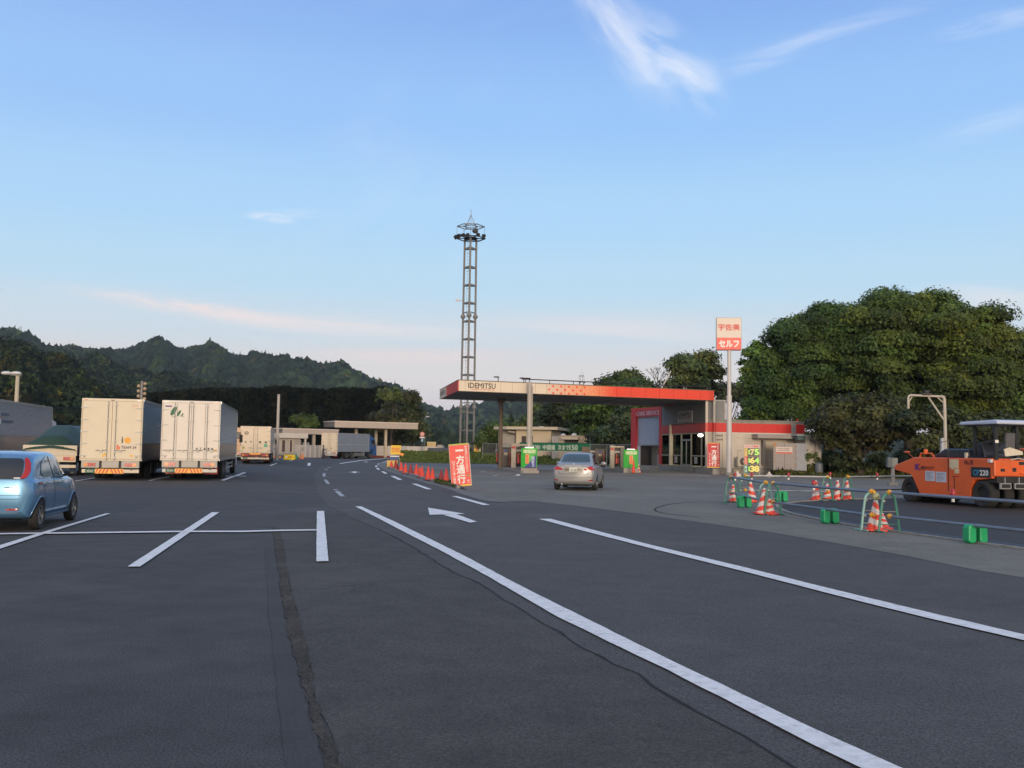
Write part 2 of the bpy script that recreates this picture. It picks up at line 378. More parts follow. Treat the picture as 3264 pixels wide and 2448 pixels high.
def quad(mb, p, xd, yd, x0, x1, y0, y1, off=0.0, t=.006, mi=0):
    p = Vector(p); xd = Vector(xd).normalized(); yd = Vector(yd).normalized(); n = xd.cross(yd)
    vs = [p + xd * x + yd * y + n * o for x in (x0, x1) for y in (y0, y1) for o in (off, off + t)]
    mb.add(vs, [(0, 1, 3, 2), (4, 6, 7, 5), (0, 4, 5, 1), (2, 3, 7, 6), (0, 2, 6, 4), (1, 5, 7, 3)], mi)
    return mb
def disc(mb, p, xd, yd, cx, cy, rx, ry=None, off=0.0, n=20, mi=0, rot=0.0):
    ry = ry or rx; p = Vector(p); xd = Vector(xd).normalized(); yd = Vector(yd).normalized(); nn = xd.cross(yd); vs = []
    for i in range(n):
        a = 2 * PI * i / n; u = rx * math.cos(a); v = ry * math.sin(a)
        u, v = u * math.cos(rot) - v * math.sin(rot), u * math.sin(rot) + v * math.cos(rot)
        vs.append(p + xd * (cx + u) + yd * (cy + v) + nn * off)
    mb.add(vs, [tuple(range(n))], mi); return mb
# ------------------------------------------------------------------ ground and markings
def jag(pts, amp, step, rng=random.Random(3)):
    out = []
    for a, b in zip(pts[:-1], pts[1:]):
        n = max(1, int((b - a).length / step))
        for i in range(n):
            p = a.lerp(b, i / n); out.append(p + Vector((rng.uniform(-amp, amp), rng.uniform(-amp, amp), 0)) if (i or len(out)) else p)
    out.append(pts[-1]); return out
def PG(l): return [G(*p) for p in l]
def sheet_obj(name, pts, z, m, kind='structure', label=None):
    mb = MB().sheet([(p[0], p[1], z) for p in pts]); o = mb.build(name, m); tag(o, label, None, None, kind); return o
def ribbon(pts, w, z, h=0.0):
    mb = MB(); L_ = []; R_ = []
    for i, p in enumerate(pts):
        a = pts[max(i - 1, 0)]; b = pts[min(i + 1, len(pts) - 1)]; d = (b - a).normalized(); n = Vector((-d.y, d.x, 0))
        L_.append(p + n * w / 2); R_.append(p - n * w / 2)
    n = len(pts)
    if h <= 0:
        vs = [(q.x, q.y, z) for q in L_ + R_]; mb.add(vs, [(i, i + 1, n + i + 1, n + i) for i in range(n - 1)])
    else:
        vs = [(q.x, q.y, z) for q in L_ + R_] + [(q.x, q.y, z + h) for q in L_ + R_]
        fs = []
        for i in range(n - 1):
            fs += [(2 * n + i, 2 * n + i + 1, 3 * n + i + 1, 3 * n + i), (i, i + 1, 2 * n + i + 1, 2 * n + i), (n + i, 3 * n + i, 3 * n + i + 1, n + i + 1)]
        fs += [(0, 2 * n, 3 * n, n), (n - 1, 2 * n - 1, 4 * n - 1, 3 * n - 1)]
        mb.add(vs, fs)
    return mb
def smooth_path(pts, k=6):
    out = []
    n = len(pts)
    for i in range(n - 1):
        p0 = pts[max(i - 1, 0)]; p1 = pts[i]; p2 = pts[i + 1]; p3 = pts[min(i + 2, n - 1)]
        for j in range(k):
            t = j / k; t2 = t * t; t3 = t2 * t
            out.append(.5 * ((2 * p1) + (p2 - p0) * t + (2 * p0 - 5 * p1 + 4 * p2 - p3) * t2 + (3 * p1 - p0 - 3 * p2 + p3) * t3))
    out.append(pts[-1]); return out

earth = mat('dry_earth_and_grass', (.07, .075, .035), .9, var=.35, scale=.4, bump=.5, bscale=3)
asp_main = asphalt('asphalt_main', (.056, .053, .053), (.074, .070, .069), .6)
asp_road = asphalt('asphalt_road', (.076, .072, .070), (.092, .088, .085), .5, patch=.15)
asp_patch = asphalt('asphalt_old_brown', (.056, .051, .047), (.082, .074, .066), .45, crack=.6, patch=.22)
asp_seam = asphalt('asphalt_crumbled_seam', (.040, .035, .029), (.066, .058, .047), .7, patch=.5, rough=.95)
asp_seal = asphalt('asphalt_sealed_band', (.052, .050, .051), (.062, .060, .061), .22, patch=.12)
asp_apron = asphalt('asphalt_apron', (.165, .155, .130), (.210, .197, .165), .40, crack=.35, patch=.14)
asp_far = asphalt('asphalt_far_road', (.12, .115, .11), (.14, .13, .125), .3)
asp_new = asphalt('asphalt_fresh', (.030, .027, .024), (.048, .042, .036), .35, patch=.25, rough=.7)

sheet_obj('ground', [(-1890, -59), (2290, -59), (2290, 2140), (-1890, 2140)], -.03, earth)
sheet_obj('car_park', [(-140, -30), (70, -30), (70, 60), (40, 78), (26, 92), (0, 118), (-14, 128), (-30, 150), (-140, 150)], 0.0, asp_main)

# road lane asphalt (from the foreground up to the bend)
laneL = [(2900, 3400), (2700, 2600), (2539, 2448), (2370, 2352), (2222, 2271), (2082, 2190), (2045, 2153), (1964, 2124), (1853, 2065), (1713, 1976), (1632, 1932), (1549, 1873), (1424, 1814), (1321, 1748), (1225, 1696), (1121, 1652), (1033, 1600), (1010, 1555), (1000, 1515), (1020, 1492), (1070, 1476)]
apronB = [(3900, 1935), (3264, 1843), (3108, 1818), (2886, 1773), (2665, 1733), (2443, 1696), (2259, 1670), (2075, 1644), (1853, 1615), (1700, 1598), (1571, 1596), (1499, 1577), (1440, 1557), (1380, 1542), (1330, 1528), (1285, 1514), (1245, 1502), (1222, 1490), (1216, 1481), (1235, 1471)]
sheet_obj('road', jag(PG(laneL), .02, .5)[:-1] + [G(1070, 1476), G(1235, 1471)] + PG(apronB)[::-1][1:] + [G(3900, 3400)], .004, asp_road)
# old brown patch, foreground
pr = PG([(889, 1662), (959, 1651), (1033, 1649), (1121, 1652), (1225, 1696), (1321, 1748), (1424, 1814), (1549, 1873), (1632, 1932), (1713, 1976), (1853, 2065), (1964, 2124), (2045, 2153), (2082, 2190), (2222, 2271), (2370, 2352), (2539, 2448), (2700, 2600), (2900, 3400)])
pl = PG([(1250, 3400), (1130, 2600), (1085, 2448), (1048, 2352), (1003, 2249), (978, 2072), (952, 1984), (922, 1880), (896, 1733), (889, 1685), (840, 1678), (850, 1668)])
sheet_obj('old_road_patch', jag(pr, .035, .3) + jag(pl, .03, .25), .006, asp_patch)
# crumbled seam left of the patch
seamL = PG([(868, 1682), (876, 1748), (897, 1895), (917, 2010), (940, 2110), (975, 2225), (1005, 2340), (1040, 2448), (1085, 2700), (1170, 3400)])
seamR = PG([(896, 1685), (902, 1733), (928, 1880), (958, 1984), (984, 2072), (1009, 2249), (1054, 2352), (1091, 2448), (1137, 2600), (1258, 3400)])
sheet_obj('crumbled_seam', jag(seamL, .018, .10) + jag(seamR[::-1], .018, .10), .008, asp_seam)
bandL = PG([(845, 1745), (855, 1930), (874, 2115), (885, 2225), (908, 2448), (950, 2800), (1020, 3400)])
sheet_obj('sealed_band', jag(bandL, .01, .4) + jag(PG([(876, 1745), (897, 1895), (917, 2010), (940, 2110), (975, 2225), (1005, 2340), (1040, 2448), (1085, 2700), (1170, 3400)])[::-1], .02, .2), .0045, asp_seal)
# dark joint along the patch's right edge
for pts, w, nm in ((jag(pr[3:], .03, .3), .018, 'joint_crack'),):
    tag(ribbon(pts, w, .0095).build(nm, mat('joint_black', (.012, .012, .013), .9)), kind='structure')
# apron of the filling station
apr = PG(apronB) + PG([(1262, 1469), (1420, 1476), (1800, 1478), (2120, 1487), (2300, 1505), (2420, 1520), (2700, 1520), (3264, 1528), (4200, 1560)])
sheet_obj('station_apron', apr, .008, asp_apron)
tag(ribbon(smooth_path(PG([(2230, 1650), (2110, 1636), (2090, 1622), (2140, 1608), (2210, 1602), (2300, 1601)])), .05, .016).build('apron_joint', mat('joint_black', (.012, .012, .013), .9)), kind='structure')
sheet_obj('far_road', [G(1240, 1468.5), G(1270, 1480), G(1420, 1489), G(1560, 1494), G(2110, 1496), G(2120, 1484), G(1800, 1476), G(1420, 1474)], .012, asp_far)
slabm = mat('concrete_slab', (.235, .215, .195), .85, var=.12, scale=.8, bump=.2, dirt=.4, dirtcol=(.12, .11, .10), coord='Object')
sheet_obj('forecourt_slab', [G(1470, 1498), G(1530, 1511), G(2060, 1515), G(2270, 1522), G(2240, 1498), G(2110, 1492), G(1640, 1491)], .016, slabm)
# gutter and kerb round the island
gut = smooth_path(PG([(1640, 1602), (1571, 1597), (1499, 1577), (1440, 1557), (1380, 1542), (1330, 1528), (1285, 1514), (1245, 1502), (1222, 1490), (1216, 1481), (1235, 1471)]))
tag(ribbon(gut, .55, .016).build('gutter', mat('gutter_concrete', (.17, .165, .155), .85, var=.15, scale=1.5, dirt=.5, bump=.2)), kind='structure')
tag(ribbon(smooth_path(PG([(1462, 1558), (1440, 1551), (1385, 1537), (1335, 1523), (1292, 1510), (1256, 1499), (1238, 1489), (1234, 1481)])), .15, .0, .12).build('kerb', concrete), kind='structure')
sheet_obj('island_ground', jag(PG([(1490, 1566), (1440, 1550), (1385, 1536), (1335, 1522), (1292, 1509), (1256, 1498), (1240, 1489), (1262, 1492), (1300, 1503), (1350, 1516), (1400, 1528), (1455, 1543)]), .03, .3), .06, mat('island_soil', (.075, .07, .05), .95, var=.4, scale=4))
# fresh asphalt inside the barriers
newn = [(2500, 1610), (2486, 1618), (2507, 1634), (2560, 1643), (2621, 1656), (2729, 1675), (2890, 1697), (3079, 1722), (3264, 1747), (3900, 1830)]
newf = [(4200, 1580), (3264, 1588), (2771, 1592), (2620, 1597), (2560, 1600), (2515, 1605)]
sheet_obj('new_asphalt', PG(newn) + PG(newf), .014, asp_new)
kn = smooth_path(PG([(2560, 1599), (2500, 1607), (2478, 1613), (2487, 1624), (2520, 1638), (2570, 1649), (2621, 1660), (2729, 1679), (2890, 1702), (3079, 1728), (3264, 1753), (3900, 1838)]), 5)
tag(ribbon(kn, .10, .012, .03).build('edge_kerb', mat('pale_kerb', (.30, .29, .26), .8, var=.2, scale=5, dirt=.6)), kind='structure')
kk = smooth_path(PG([(2520, 1632), (2570, 1642), (2621, 1653), (2729, 1672), (2890, 1694), (3079, 1719), (3264, 1743), (3900, 1826)]), 5)
tag(ribbon(kk, .42, .018).build('step_shade', mat('step_shade_black', (.008, .008, .010), .55)), kind='structure')  # flat black strip painted for the shadowed drop along the edge
tag(ribbon(smooth_path(PG([(2540, 1601), (2620, 1597), (2771, 1592), (3000, 1590), (3400, 1587)]), 5), .10, .012, .03).build('edge_kerb', mat('pale_kerb', (.30, .29, .26), .8)), kind='structure')

# ---- painted markings (each one an object)
ZM = .018
def mark(pts, worn=False, name='road_line', jg=0.0, z=ZM):
    P = PG(pts)
    if jg: P = jag(P + [P[0]], jg, .25)[:-1]
    mb = MB().sheet([(p.x, p.y, z) for p in P]); o = mb.build(name, line_worn if worn else line_paint); tag(o, kind='structure'); return o
up = [(1151, 1616), (1254, 1663), (1365, 1718), (1476, 1773), (1632, 1857), (1765, 1925), (1927, 2006), (2075, 2080), (2370, 2223), (2591, 2330), (2849, 2448), (3300, 2640), (4600, 3150)]
lo = [(1132, 1616), (1180, 1641), (1298, 1703), (1402, 1757), (1549, 1838), (1632, 1886), (1780, 1973), (1905, 2034), (2075, 2117), (2178, 2168), (2370, 2268), (2591, 2382), (2724, 2448), (3100, 2620), (4300, 3150)]
mark(up + lo[::-1], jg=.006)
up = [(1756, 1656), (2075, 1740), (2370, 1811), (2665, 1885), (2960, 1957), (3264, 2028), (3900, 2170)]
lo = [(1717, 1656), (1853, 1693), (2075, 1751), (2370, 1825), (2665, 1902), (2960, 1976), (3264, 2047), (3900, 2192)]
mark(up + lo[::-1], jg=.004)
for q in ([(1439, 1583), (1457, 1583), (1562, 1611), (1540, 1612)], [(1312, 1543), (1327, 1543), (1377, 1561), (1360, 1561)], [(1244, 1518), (1257, 1518), (1283, 1530), (1270, 1531)],
          [(1214, 1503), (1223, 1503), (1236, 1510), (1226, 1511)], [(1197, 1492), (1206, 1492), (1212, 1498), (1204, 1498)], [(1195, 1485), (1203, 1484), (1204, 1488), (1196, 1489)], [(1201, 1480), (1206, 1478), (1211, 1478), (1206, 1481)],
          [(1212, 1476.5), (1216, 1476), (1241, 1469), (1235, 1469)], [(981, 1476), (991, 1476), (989, 1485), (980, 1485)], [(859, 1485), (865, 1485), (886, 1476), (881, 1476)], [(921, 1469.5), (925, 1469.5), (937, 1465.5), (933, 1465.5)],
          [(472, 1533), (481, 1533), (545, 1520), (538, 1520)], [(237, 1534.5), (241, 1535), (304, 1525), (300, 1524)], [(703, 1532), (715, 1533), (786, 1508), (777, 1506)],
          [(703, 1518), (785, 1518), (786, 1519.3), (703, 1519.3)]):
    mark(q)
for q in ([(1062, 1561), (1074, 1561), (1078, 1564), (1064, 1564)], [(1066, 1567), (1080, 1566), (1100, 1584), (1084, 1584)], [(1031, 1530), (1042, 1530), (1052, 1544), (1042, 1544)], [(1028, 1509), (1038, 1509), (1038, 1520), (1028, 1520)], [(1036, 1497), (1045, 1497), (1044, 1499), (1035, 1499)], [(1045, 1490), (1053, 1490), (1052, 1491.5), (1044, 1491.5)]):
    mark(q, worn=True)
mark([(1082, 1477.5), (1152, 1467.3), (1242, 1460.6), (1242, 1461.6), (1152, 1468.8), (1084, 1479)])
mark([(-30, 1752), (-30, 1763), (-0, 1752.5), (141, 1705), (352, 1639), (337, 1639), (128, 1701), (0, 1741)])
mark([(406, 1810), (446, 1810), (699, 1635), (675, 1635)], jg=.003)
mark([(-200, 1703.5), (-200, 1708), (0, 1707), (590, 1699.5), (775, 1699.5), (885, 1696.3), (1012, 1694.2), (1012, 1690.5), (885, 1692), (775, 1695.2), (590, 1695.3), (0, 1703)], z=ZM + .004)
mark([(1010, 1632), (1033, 1632), (1047, 1794), (1008, 1795)], jg=.003, z=ZM + .008)
mark([(1364, 1620), (1369, 1643), (1483, 1640)], name='road_arrow'); mark([(1412, 1643.5), (1454, 1641.2), (1520, 1666), (1498, 1669)], name='road_arrow', z=ZM + .004)
mark([(1110, 1506.5), (1129, 1503.2), (1151, 1506.3), (1136, 1506), (1136, 1508.5), (1125, 1508.5), (1124, 1506)], name='road_arrow')
mark([(1158, 1473.3), (1167, 1472.2), (1175, 1473.2), (1167, 1474)], name='road_arrow')
mark([(1530, 1504), (1548, 1502), (1549, 1504), (1531, 1506)], worn=True)
mark([(1570, 1517), (1590, 1513), (1592, 1514), (1573, 1519)], worn=True)

# ------------------------------------------------------------------ vegetation generators
def leaf_mesh(name, centers, normals, size, tints, m, parent=None, aspect=.7, rng=RNG):
    n = len(centers)
    c = np.asarray(centers); nn = np.asarray(normals); nn = nn + rng.normal(0, .55, nn.shape); nn /= np.linalg.norm(nn, axis=1)[:, None] + 1e-9
    a = rng.normal(0, 1, (n, 3)); u = np.cross(nn, a); u /= np.linalg.norm(u, axis=1)[:, None] + 1e-9; v = np.cross(nn, u)
    s = (np.asarray(size) if np.ndim(size) else np.full(n, size)) * rng.uniform(.6, 1.35, n)
    s = s[:, None]
    V = np.empty((n, 3, 3)); s = s * 1.18; V[:, 0] = c - u * s * .5 - v * s * aspect * .32; V[:, 1] = c + u * s * .5 - v * s * aspect * .32 + nn * s * .08; V[:, 2] = c + v * s * aspect * .62 + nn * s * .1
    me = bpy.data.meshes.new(name); me.vertices.add(3 * n); me.vertices.foreach_set('co', V.reshape(-1).astype(np.float32))
    me.loops.add(3 * n); me.polygons.add(n); me.loops.foreach_set('vertex_index', np.arange(3 * n, dtype=np.int32)); me.polygons.foreach_set('loop_start', np.arange(0, 3 * n, 3, dtype=np.int32)); me.polygons.foreach_set('loop_total', np.full(n, 3, dtype=np.int32))
    me.update(calc_edges=True)
    at_ = me.color_attributes.new('tint', 'FLOAT_COLOR', 'POINT'); t = np.ones((n, 3, 4), dtype=np.float32); t[:, :, :3] = np.asarray(tints)[:, None, :]; at_.data.foreach_set('color', t.reshape(-1))
    me.materials.append(m); o = bpy.data.objects.new(name, me); C.objects.link(o)
    if parent is not None: o.parent = parent
    return o

def broad_tree(name, label, base, blobs, m, leaf=.34, dens=260, clump=1.15, group=None, tint=(1, 1, 1), tvar=.40, trunk_r=.3, seed=1, name2='crown', limbs=10, open_=0.0):
    """blobs: (x,y,z,rx,ry,rz) ellipsoids relative to base; clumps sit on their shells and carry the leaves."""
    rng = np.random.default_rng(seed); t = thing(name, label, 'tree', base, 0, group)
    cs, ns, ts = [], [], []; anchors = []
    for (bx, by, bz, rx, ry, rz) in blobs:
        area = (rx * ry + rx * rz + ry * rz) / 3 * 4 * PI; k = max(5, int(area / (clump * clump * 1.15) * (1 - open_)))
        for _ in range(k):
            d = rng.normal(0, 1, 3); d /= np.linalg.norm(d)
            if d[2] < -.55 and rng.random() < .6: d[2] *= -1
            rr = rng.uniform(.62, 1.10); cc = np.array([bx + d[0] * rx * rr, by + d[1] * ry * rr, bz + d[2] * rz * rr])
            cr = clump * rng.choice([.55, .8, 1.0, 1.5]) * rng.uniform(.8, 1.15); n = int(dens * (cr / clump) ** 2)
            q = rng.normal(0, 1, (n, 3)); q /= np.linalg.norm(q, axis=1)[:, None]; q[:, 2] = np.where(q[:, 2] < -.3, -q[:, 2] * .6, q[:, 2])
            rad = cr * rng.uniform(.5, 1.0, n)[:, None] * (1 + .25 * np.sin(q[:, :1] * 5 + q[:, 1:2] * 4)); pts = cc + q * rad * np.array([1, 1, .78])
            cs.append(pts); ns.append(q * .8 + d * .5 + np.array([0, 0, .35]))
            w = rng.uniform(1 - tvar, 1 + tvar * 1.4) * (1.25 if d[2] > .4 else 1); hue = rng.uniform(-.12, .20)  # clumps on the crown top get a lighter tint, as lit from above
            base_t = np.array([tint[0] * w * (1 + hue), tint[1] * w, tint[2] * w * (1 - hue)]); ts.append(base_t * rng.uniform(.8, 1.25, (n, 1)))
            if rng.random() < .35: anchors.append(cc)
    o = leaf_mesh(name2, np.concatenate(cs), np.concatenate(ns), leaf, np.concatenate(ts), m, t, rng=rng)
    mb = MB(); top = max(b[2] for b in blobs)
    cx = sum(b[0] * b[3] for b in blobs) / sum(b[3] for b in blobs); cy = sum(b[1] * b[3] for b in blobs) / sum(b[3] for b in blobs)
    fork = Vector((cx * .35, cy * .35, top * .38))
    mb.tube([(0, 0, -.2), (0.05, 0, fork.z * .5), fork], [trunk_r * 1.25, trunk_r, trunk_r * .8], 8)
    rnd = random.Random(seed); rnd.shuffle(anchors)
    for a in anchors[:limbs]:
        a = Vector(a); mid = fork.lerp(a, .5) + Vector((rnd.uniform(-.5, .5), rnd.uniform(-.5, .5), .4)); mb.tube([fork * .9, mid, a], [trunk_r * .5, trunk_r * .28, .04], 6)
    tr = mb.build('trunk', wood, t, smooth=True); return t

def conifer(name, label, base, h, r, m, seed, group=None, leaf=.45, dens=900, tint=(1, 1, 1)):
    rng = np.random.default_rng(seed); t = thing(name, label, 'tree', base, 0, group); n = int(dens * h / 10)
    z = rng.beta(1.2, 1.1, n); lay = np.floor(z * h / .9); fr = (z * h / .9) % 1
    rad = r * (1 - z) ** .85 * (1.05 - .45 * fr) * rng.uniform(.5, 1.1, n); a = rng.uniform(0, 2 * PI, n)
    P = np.stack([rad * np.cos(a), rad * np.sin(a), h * .08 + z * h * .93 - rad * .25], 1); N_ = np.stack([np.cos(a), np.sin(a), np.full(n, .7)], 1)
    T = np.array(tint) * rng.uniform(.6, 1.3, (n, 1)); leaf_mesh('crown', P, N_, leaf, T, m, t, rng=rng)
    MB().tube([(0, 0, -.2), (0, 0, h * .95)], [h * .018 + .05, .03], 7).build('trunk', wood, t); return t

# low round crowns for far forests, joined into one mass
def crown_mass(name, pts, rad, hgt, tints, m, label, seed=5, cone=False, ns=(7, 4)):
    rng = np.random.default_rng(seed); n = len(pts); A, B = ns
    th = np.linspace(0, 2 * PI, A, endpoint=False); ph = np.linspace(-.15, 1, B) * PI / 2
    tpl = [];
    for j, p in enumerate(ph):
        for a in th: tpl.append((math.cos(p) * math.cos(a), math.cos(p) * math.sin(a), math.sin(p)) if not cone else ((1 - j / (B - 1)) ** .8 * math.cos(a), (1 - j / (B - 1)) ** .8 * math.sin(a), j / (B - 1)))
    tpl = np.array(tpl); k = len(tpl)
    V = np.repeat(tpl[None], n, 0) * (1 + rng.normal(0, .17, (n, k, 1)))
    V[:, :, 0] *= rad[:, None]; V[:, :, 1] *= rad[:, None]; V[:, :, 2] *= hgt[:, None]
    ang = rng.uniform(0, 2 * PI, n); ca, sa = np.cos(ang)[:, None], np.sin(ang)[:, None]
    X = V[:, :, 0] * ca - V[:, :, 1] * sa; Y = V[:, :, 0] * sa + V[:, :, 1] * ca; V[:, :, 0] = X; V[:, :, 1] = Y
    V += np.asarray(pts)[:, None, :]
    F = []
    for j in range(B - 1):
        for i in range(A): F.append((j * A + i, j * A + (i + 1) % A, (j + 1) * A + (i + 1) % A, (j + 1) * A + i))
    F = np.array(F); nf = len(F); FF = (F[None] + (np.arange(n) * k)[:, None, None]).reshape(-1, 4)
    me = bpy.data.meshes.new(name); me.vertices.add(n * k); me.vertices.foreach_set('co', V.reshape(-1).astype(np.float32))
    me.loops.add(len(FF) * 4); me.polygons.add(len(FF)); me.loops.foreach_set('vertex_index', FF.reshape(-1).astype(np.int32)); me.polygons.foreach_set('loop_start', np.arange(0, len(FF) * 4, 4, dtype=np.int32)); me.polygons.foreach_set('loop_total', np.full(len(FF), 4, dtype=np.int32))
    me.update(calc_edges=True)
    at_ = me.color_attributes.new('tint', 'FLOAT_COLOR', 'POINT'); t = np.ones((n, k, 4), dtype=np.float32); t[:, :, :3] = np.asarray(tints)[:, None, :] * rng.uniform(.8, 1.2, (n, k, 1)); at_.data.foreach_set('color', t.reshape(-1))
    me.materials.append(m); o = bpy.data.objects.new(name, me); C.objects.link(o); tag(o, label, 'forest', None, 'stuff'); return o

hillm = mat('wooded_slope', (.018, .026, .014), .95, var=.3, scale=.02)
def forest_mat(name, c):
    m = foliage(name, c, 0); b = m.node_tree.nodes['Principled BSDF']; b.inputs['Roughness'].default_value = .9; b.inputs['Specular IOR Level'].default_value = .1
    N = m.node_tree.nodes; L = m.node_tree.links; tc = N.new('ShaderNodeNewGeometry'); n = N.new('ShaderNodeTexNoise'); n.inputs['Scale'].default_value = .35; n.inputs['Detail'].default_value = 8; n.inputs['Roughness'].default_value = .7; L.new(tc.outputs['Position'], n.inputs[0])
    bp = N.new('ShaderNodeBump'); bp.inputs['Distance'].default_value = 2.5; bp.inputs['Strength'].default_value = .9; L.new(n.outputs['Fac'], bp.inputs['Height']); L.new(bp.outputs[0], b.inputs['Normal']); return m
far_m = forest_mat('far_forest', (.027, .042, .020))

def hill(prof, D, D0, x0, x1, cover, label, seed, rad=(4, 7), kinds=(.16, .05), leafy=None):
    prof = np.array(prof, float); rng = np.random.default_rng(seed)
    def ridge(px): return np.interp(px, prof[:, 0], prof[:, 1])
    def surf(px, s):
        d = D0 + s * (D - D0); y = ridge(px) + np.interp(px, [x0, x1], [0, 0])
        zr = CAMH + (hor(px) - y) * D / FPX; zr = zr - rad[1] * 1.5
        sh = np.sin(np.clip(s, 0, 1) * PI / 2) ** 1.15
        fold = np.sin(px * .013 + seed) * np.sin(s * 5 + px * .02) * .10 + np.sin(px * .041 + seed * 2) * .035
        z = zr * np.clip(sh + fold * s * (1 - s) * 4, 0, 1.02) - 1.0
        # ground column: use the un-rolled direction
        X = (px - 1632) / FPX * d; return np.stack([X, np.broadcast_to(d, X.shape), z], -1)
    nu, nv = 90, 16; us = np.linspace(x0, x1, nu); ss = np.linspace(0, 1, nv); UU, SS = np.meshgrid(us, ss)
    V = surf(UU, SS).reshape(-1, 3); F = [(j * nu + i, j * nu + i + 1, (j + 1) * nu + i + 1, (j + 1) * nu + i) for j in range(nv - 1) for i in range(nu - 1)]
    mb = MB(); mb.v = [tuple(p) for p in V]; mb.f = F; mb.m = [0] * len(F)
    back = surf(us, np.full(nu, 1.0)); b = len(mb.v); mb.v += [(p[0] * 1.08, p[1] * 1.08, -.6) for p in back]
    mb.f += [((nv - 1) * nu + i, (nv - 1) * nu + i + 1, b + i + 1, b + i) for i in range(nu - 1)]; mb.m += [0] * (nu - 1)
    tag(mb.build('hill', hillm, smooth='all'), kind='structure')
    ncr = cover; px = rng.uniform(x0, x1, ncr); s = rng.uniform(0, 1, ncr) ** .75; s[:ncr // 7] = 1.0 - rng.uniform(0, .03, ncr // 7)
    P = surf(px, s); r = rng.uniform(rad[0], rad[1], ncr); h = r * rng.uniform(.9, 1.5, ncr); P[:, 2] -= r * .1
    T = np.ones((ncr, 3)) * rng.uniform(.5, 1.35, (ncr, 1)); patch = np.sin(P[:, 0] * .013 + seed) + np.sin(P[:, 1] * .017 + P[:, 2] * .03 + seed * 3) + rng.normal(0, .6, ncr)
    lt = patch > 1.0; T[lt] *= np.array([1.5, 1.55, 1.25]); br = rng.random(ncr) < kinds[1]; T[br] *= np.array([2.3, 1.35, 1.0]); ye = rng.random(ncr) < kinds[0] * .5; T[ye] *= np.array([1.8, 1.8, .9])
    if not leafy: crown_mass('forest', P, r, h, T, far_m, label, seed); return
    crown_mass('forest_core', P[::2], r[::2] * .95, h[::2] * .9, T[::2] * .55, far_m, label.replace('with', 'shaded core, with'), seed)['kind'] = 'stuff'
    q = rng.normal(0, 1, (ncr, leafy[0], 3)); q /= np.linalg.norm(q, axis=2)[:, :, None]; q[:, :, 2] = np.abs(q[:, :, 2]); front = q[:, :, 1] > .35; q[:, :, 1] = np.where(front, -q[:, :, 1], q[:, :, 1])
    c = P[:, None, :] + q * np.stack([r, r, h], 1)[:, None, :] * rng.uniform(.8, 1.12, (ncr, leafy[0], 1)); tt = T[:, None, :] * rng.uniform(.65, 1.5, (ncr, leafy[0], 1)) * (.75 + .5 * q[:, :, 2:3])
    tag(leaf_mesh('forest', c.reshape(-1, 3), q.reshape(-1, 3), leafy[1], tt.reshape(-1, 3), far_m, rng=rng), label, 'forest', None, 'stuff')

A_ = [(-900, 1060), (-300, 1020), (0, 1054), (13, 1062), (35, 1077), (60, 1092), (89, 1095), (127, 1103), (177, 1106), (234, 1109), (272, 1115), (316, 1115), (364, 1113), (411, 1109), (459, 1101), (481, 1094), (494, 1091), (519, 1095), (551, 1108), (601, 1121), (652, 1128), (700, 1125), (736, 1133), (794, 1149), (859, 1158), (881, 1151), (906, 1145), (949, 1154), (989, 1162), (1040, 1169), (1083, 1166), (1109, 1172), (1156, 1190), (1206, 1212), (1264, 1237), (1293, 1252), (1336, 1274), (1380, 1295), (1420, 1317), (1441, 1335), (1470, 1360), (1500, 1390), (1540, 1420)]
hill(A_, 1500, 650, -900, 1540, 8000, 'distant forested mountain ridge with a lookout mast behind the parked trucks', 3, (5, 9), (.12, .03))
B2 = [(150, 1200), (228, 1166), (262, 1141), (278, 1122), (332, 1131), (380, 1157), (443, 1179), (494, 1195), (538, 1188), (595, 1188), (633, 1207), (700, 1229), (800, 1262), (900, 1300), (1000, 1370), (1100, 1425)]
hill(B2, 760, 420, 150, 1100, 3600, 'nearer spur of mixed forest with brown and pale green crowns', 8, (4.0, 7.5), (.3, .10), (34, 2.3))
B1 = [(-900, 1000), (-200, 1050), (0, 1080), (47, 1084), (70, 1090), (95, 1103), (127, 1119), (177, 1134), (215, 1157), (240, 1178), (300, 1215), (380, 1262), (460, 1320), (560, 1400), (600, 1425)]
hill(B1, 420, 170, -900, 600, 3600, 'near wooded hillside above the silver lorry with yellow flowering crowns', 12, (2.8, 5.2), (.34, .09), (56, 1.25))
D_ = [(1380, 1400), (1424, 1317), (1464, 1309), (1502, 1296), (1527, 1280), (1600, 1266), (1700, 1262), (1800, 1278), (1900, 1300), (2100, 1330), (2400, 1380), (2700, 1400), (3500, 1380)]
hill(D_, 1900, 900, 1380, 3500, 4200, 'blue forested mountain seen under the canopy beyond the valley', 21, (8, 13), (.12, .0))
E_ = [(1180, 1420), (1250, 1372), (1330, 1352), (1380, 1356), (1420, 1374), (1452, 1390), (1500, 1412), (1530, 1425)]
hill(E_, 620, 420, 1180, 1530, 900, 'low grey green foothill behind the lattice tower', 31, (4, 6.5), (.3, .02))

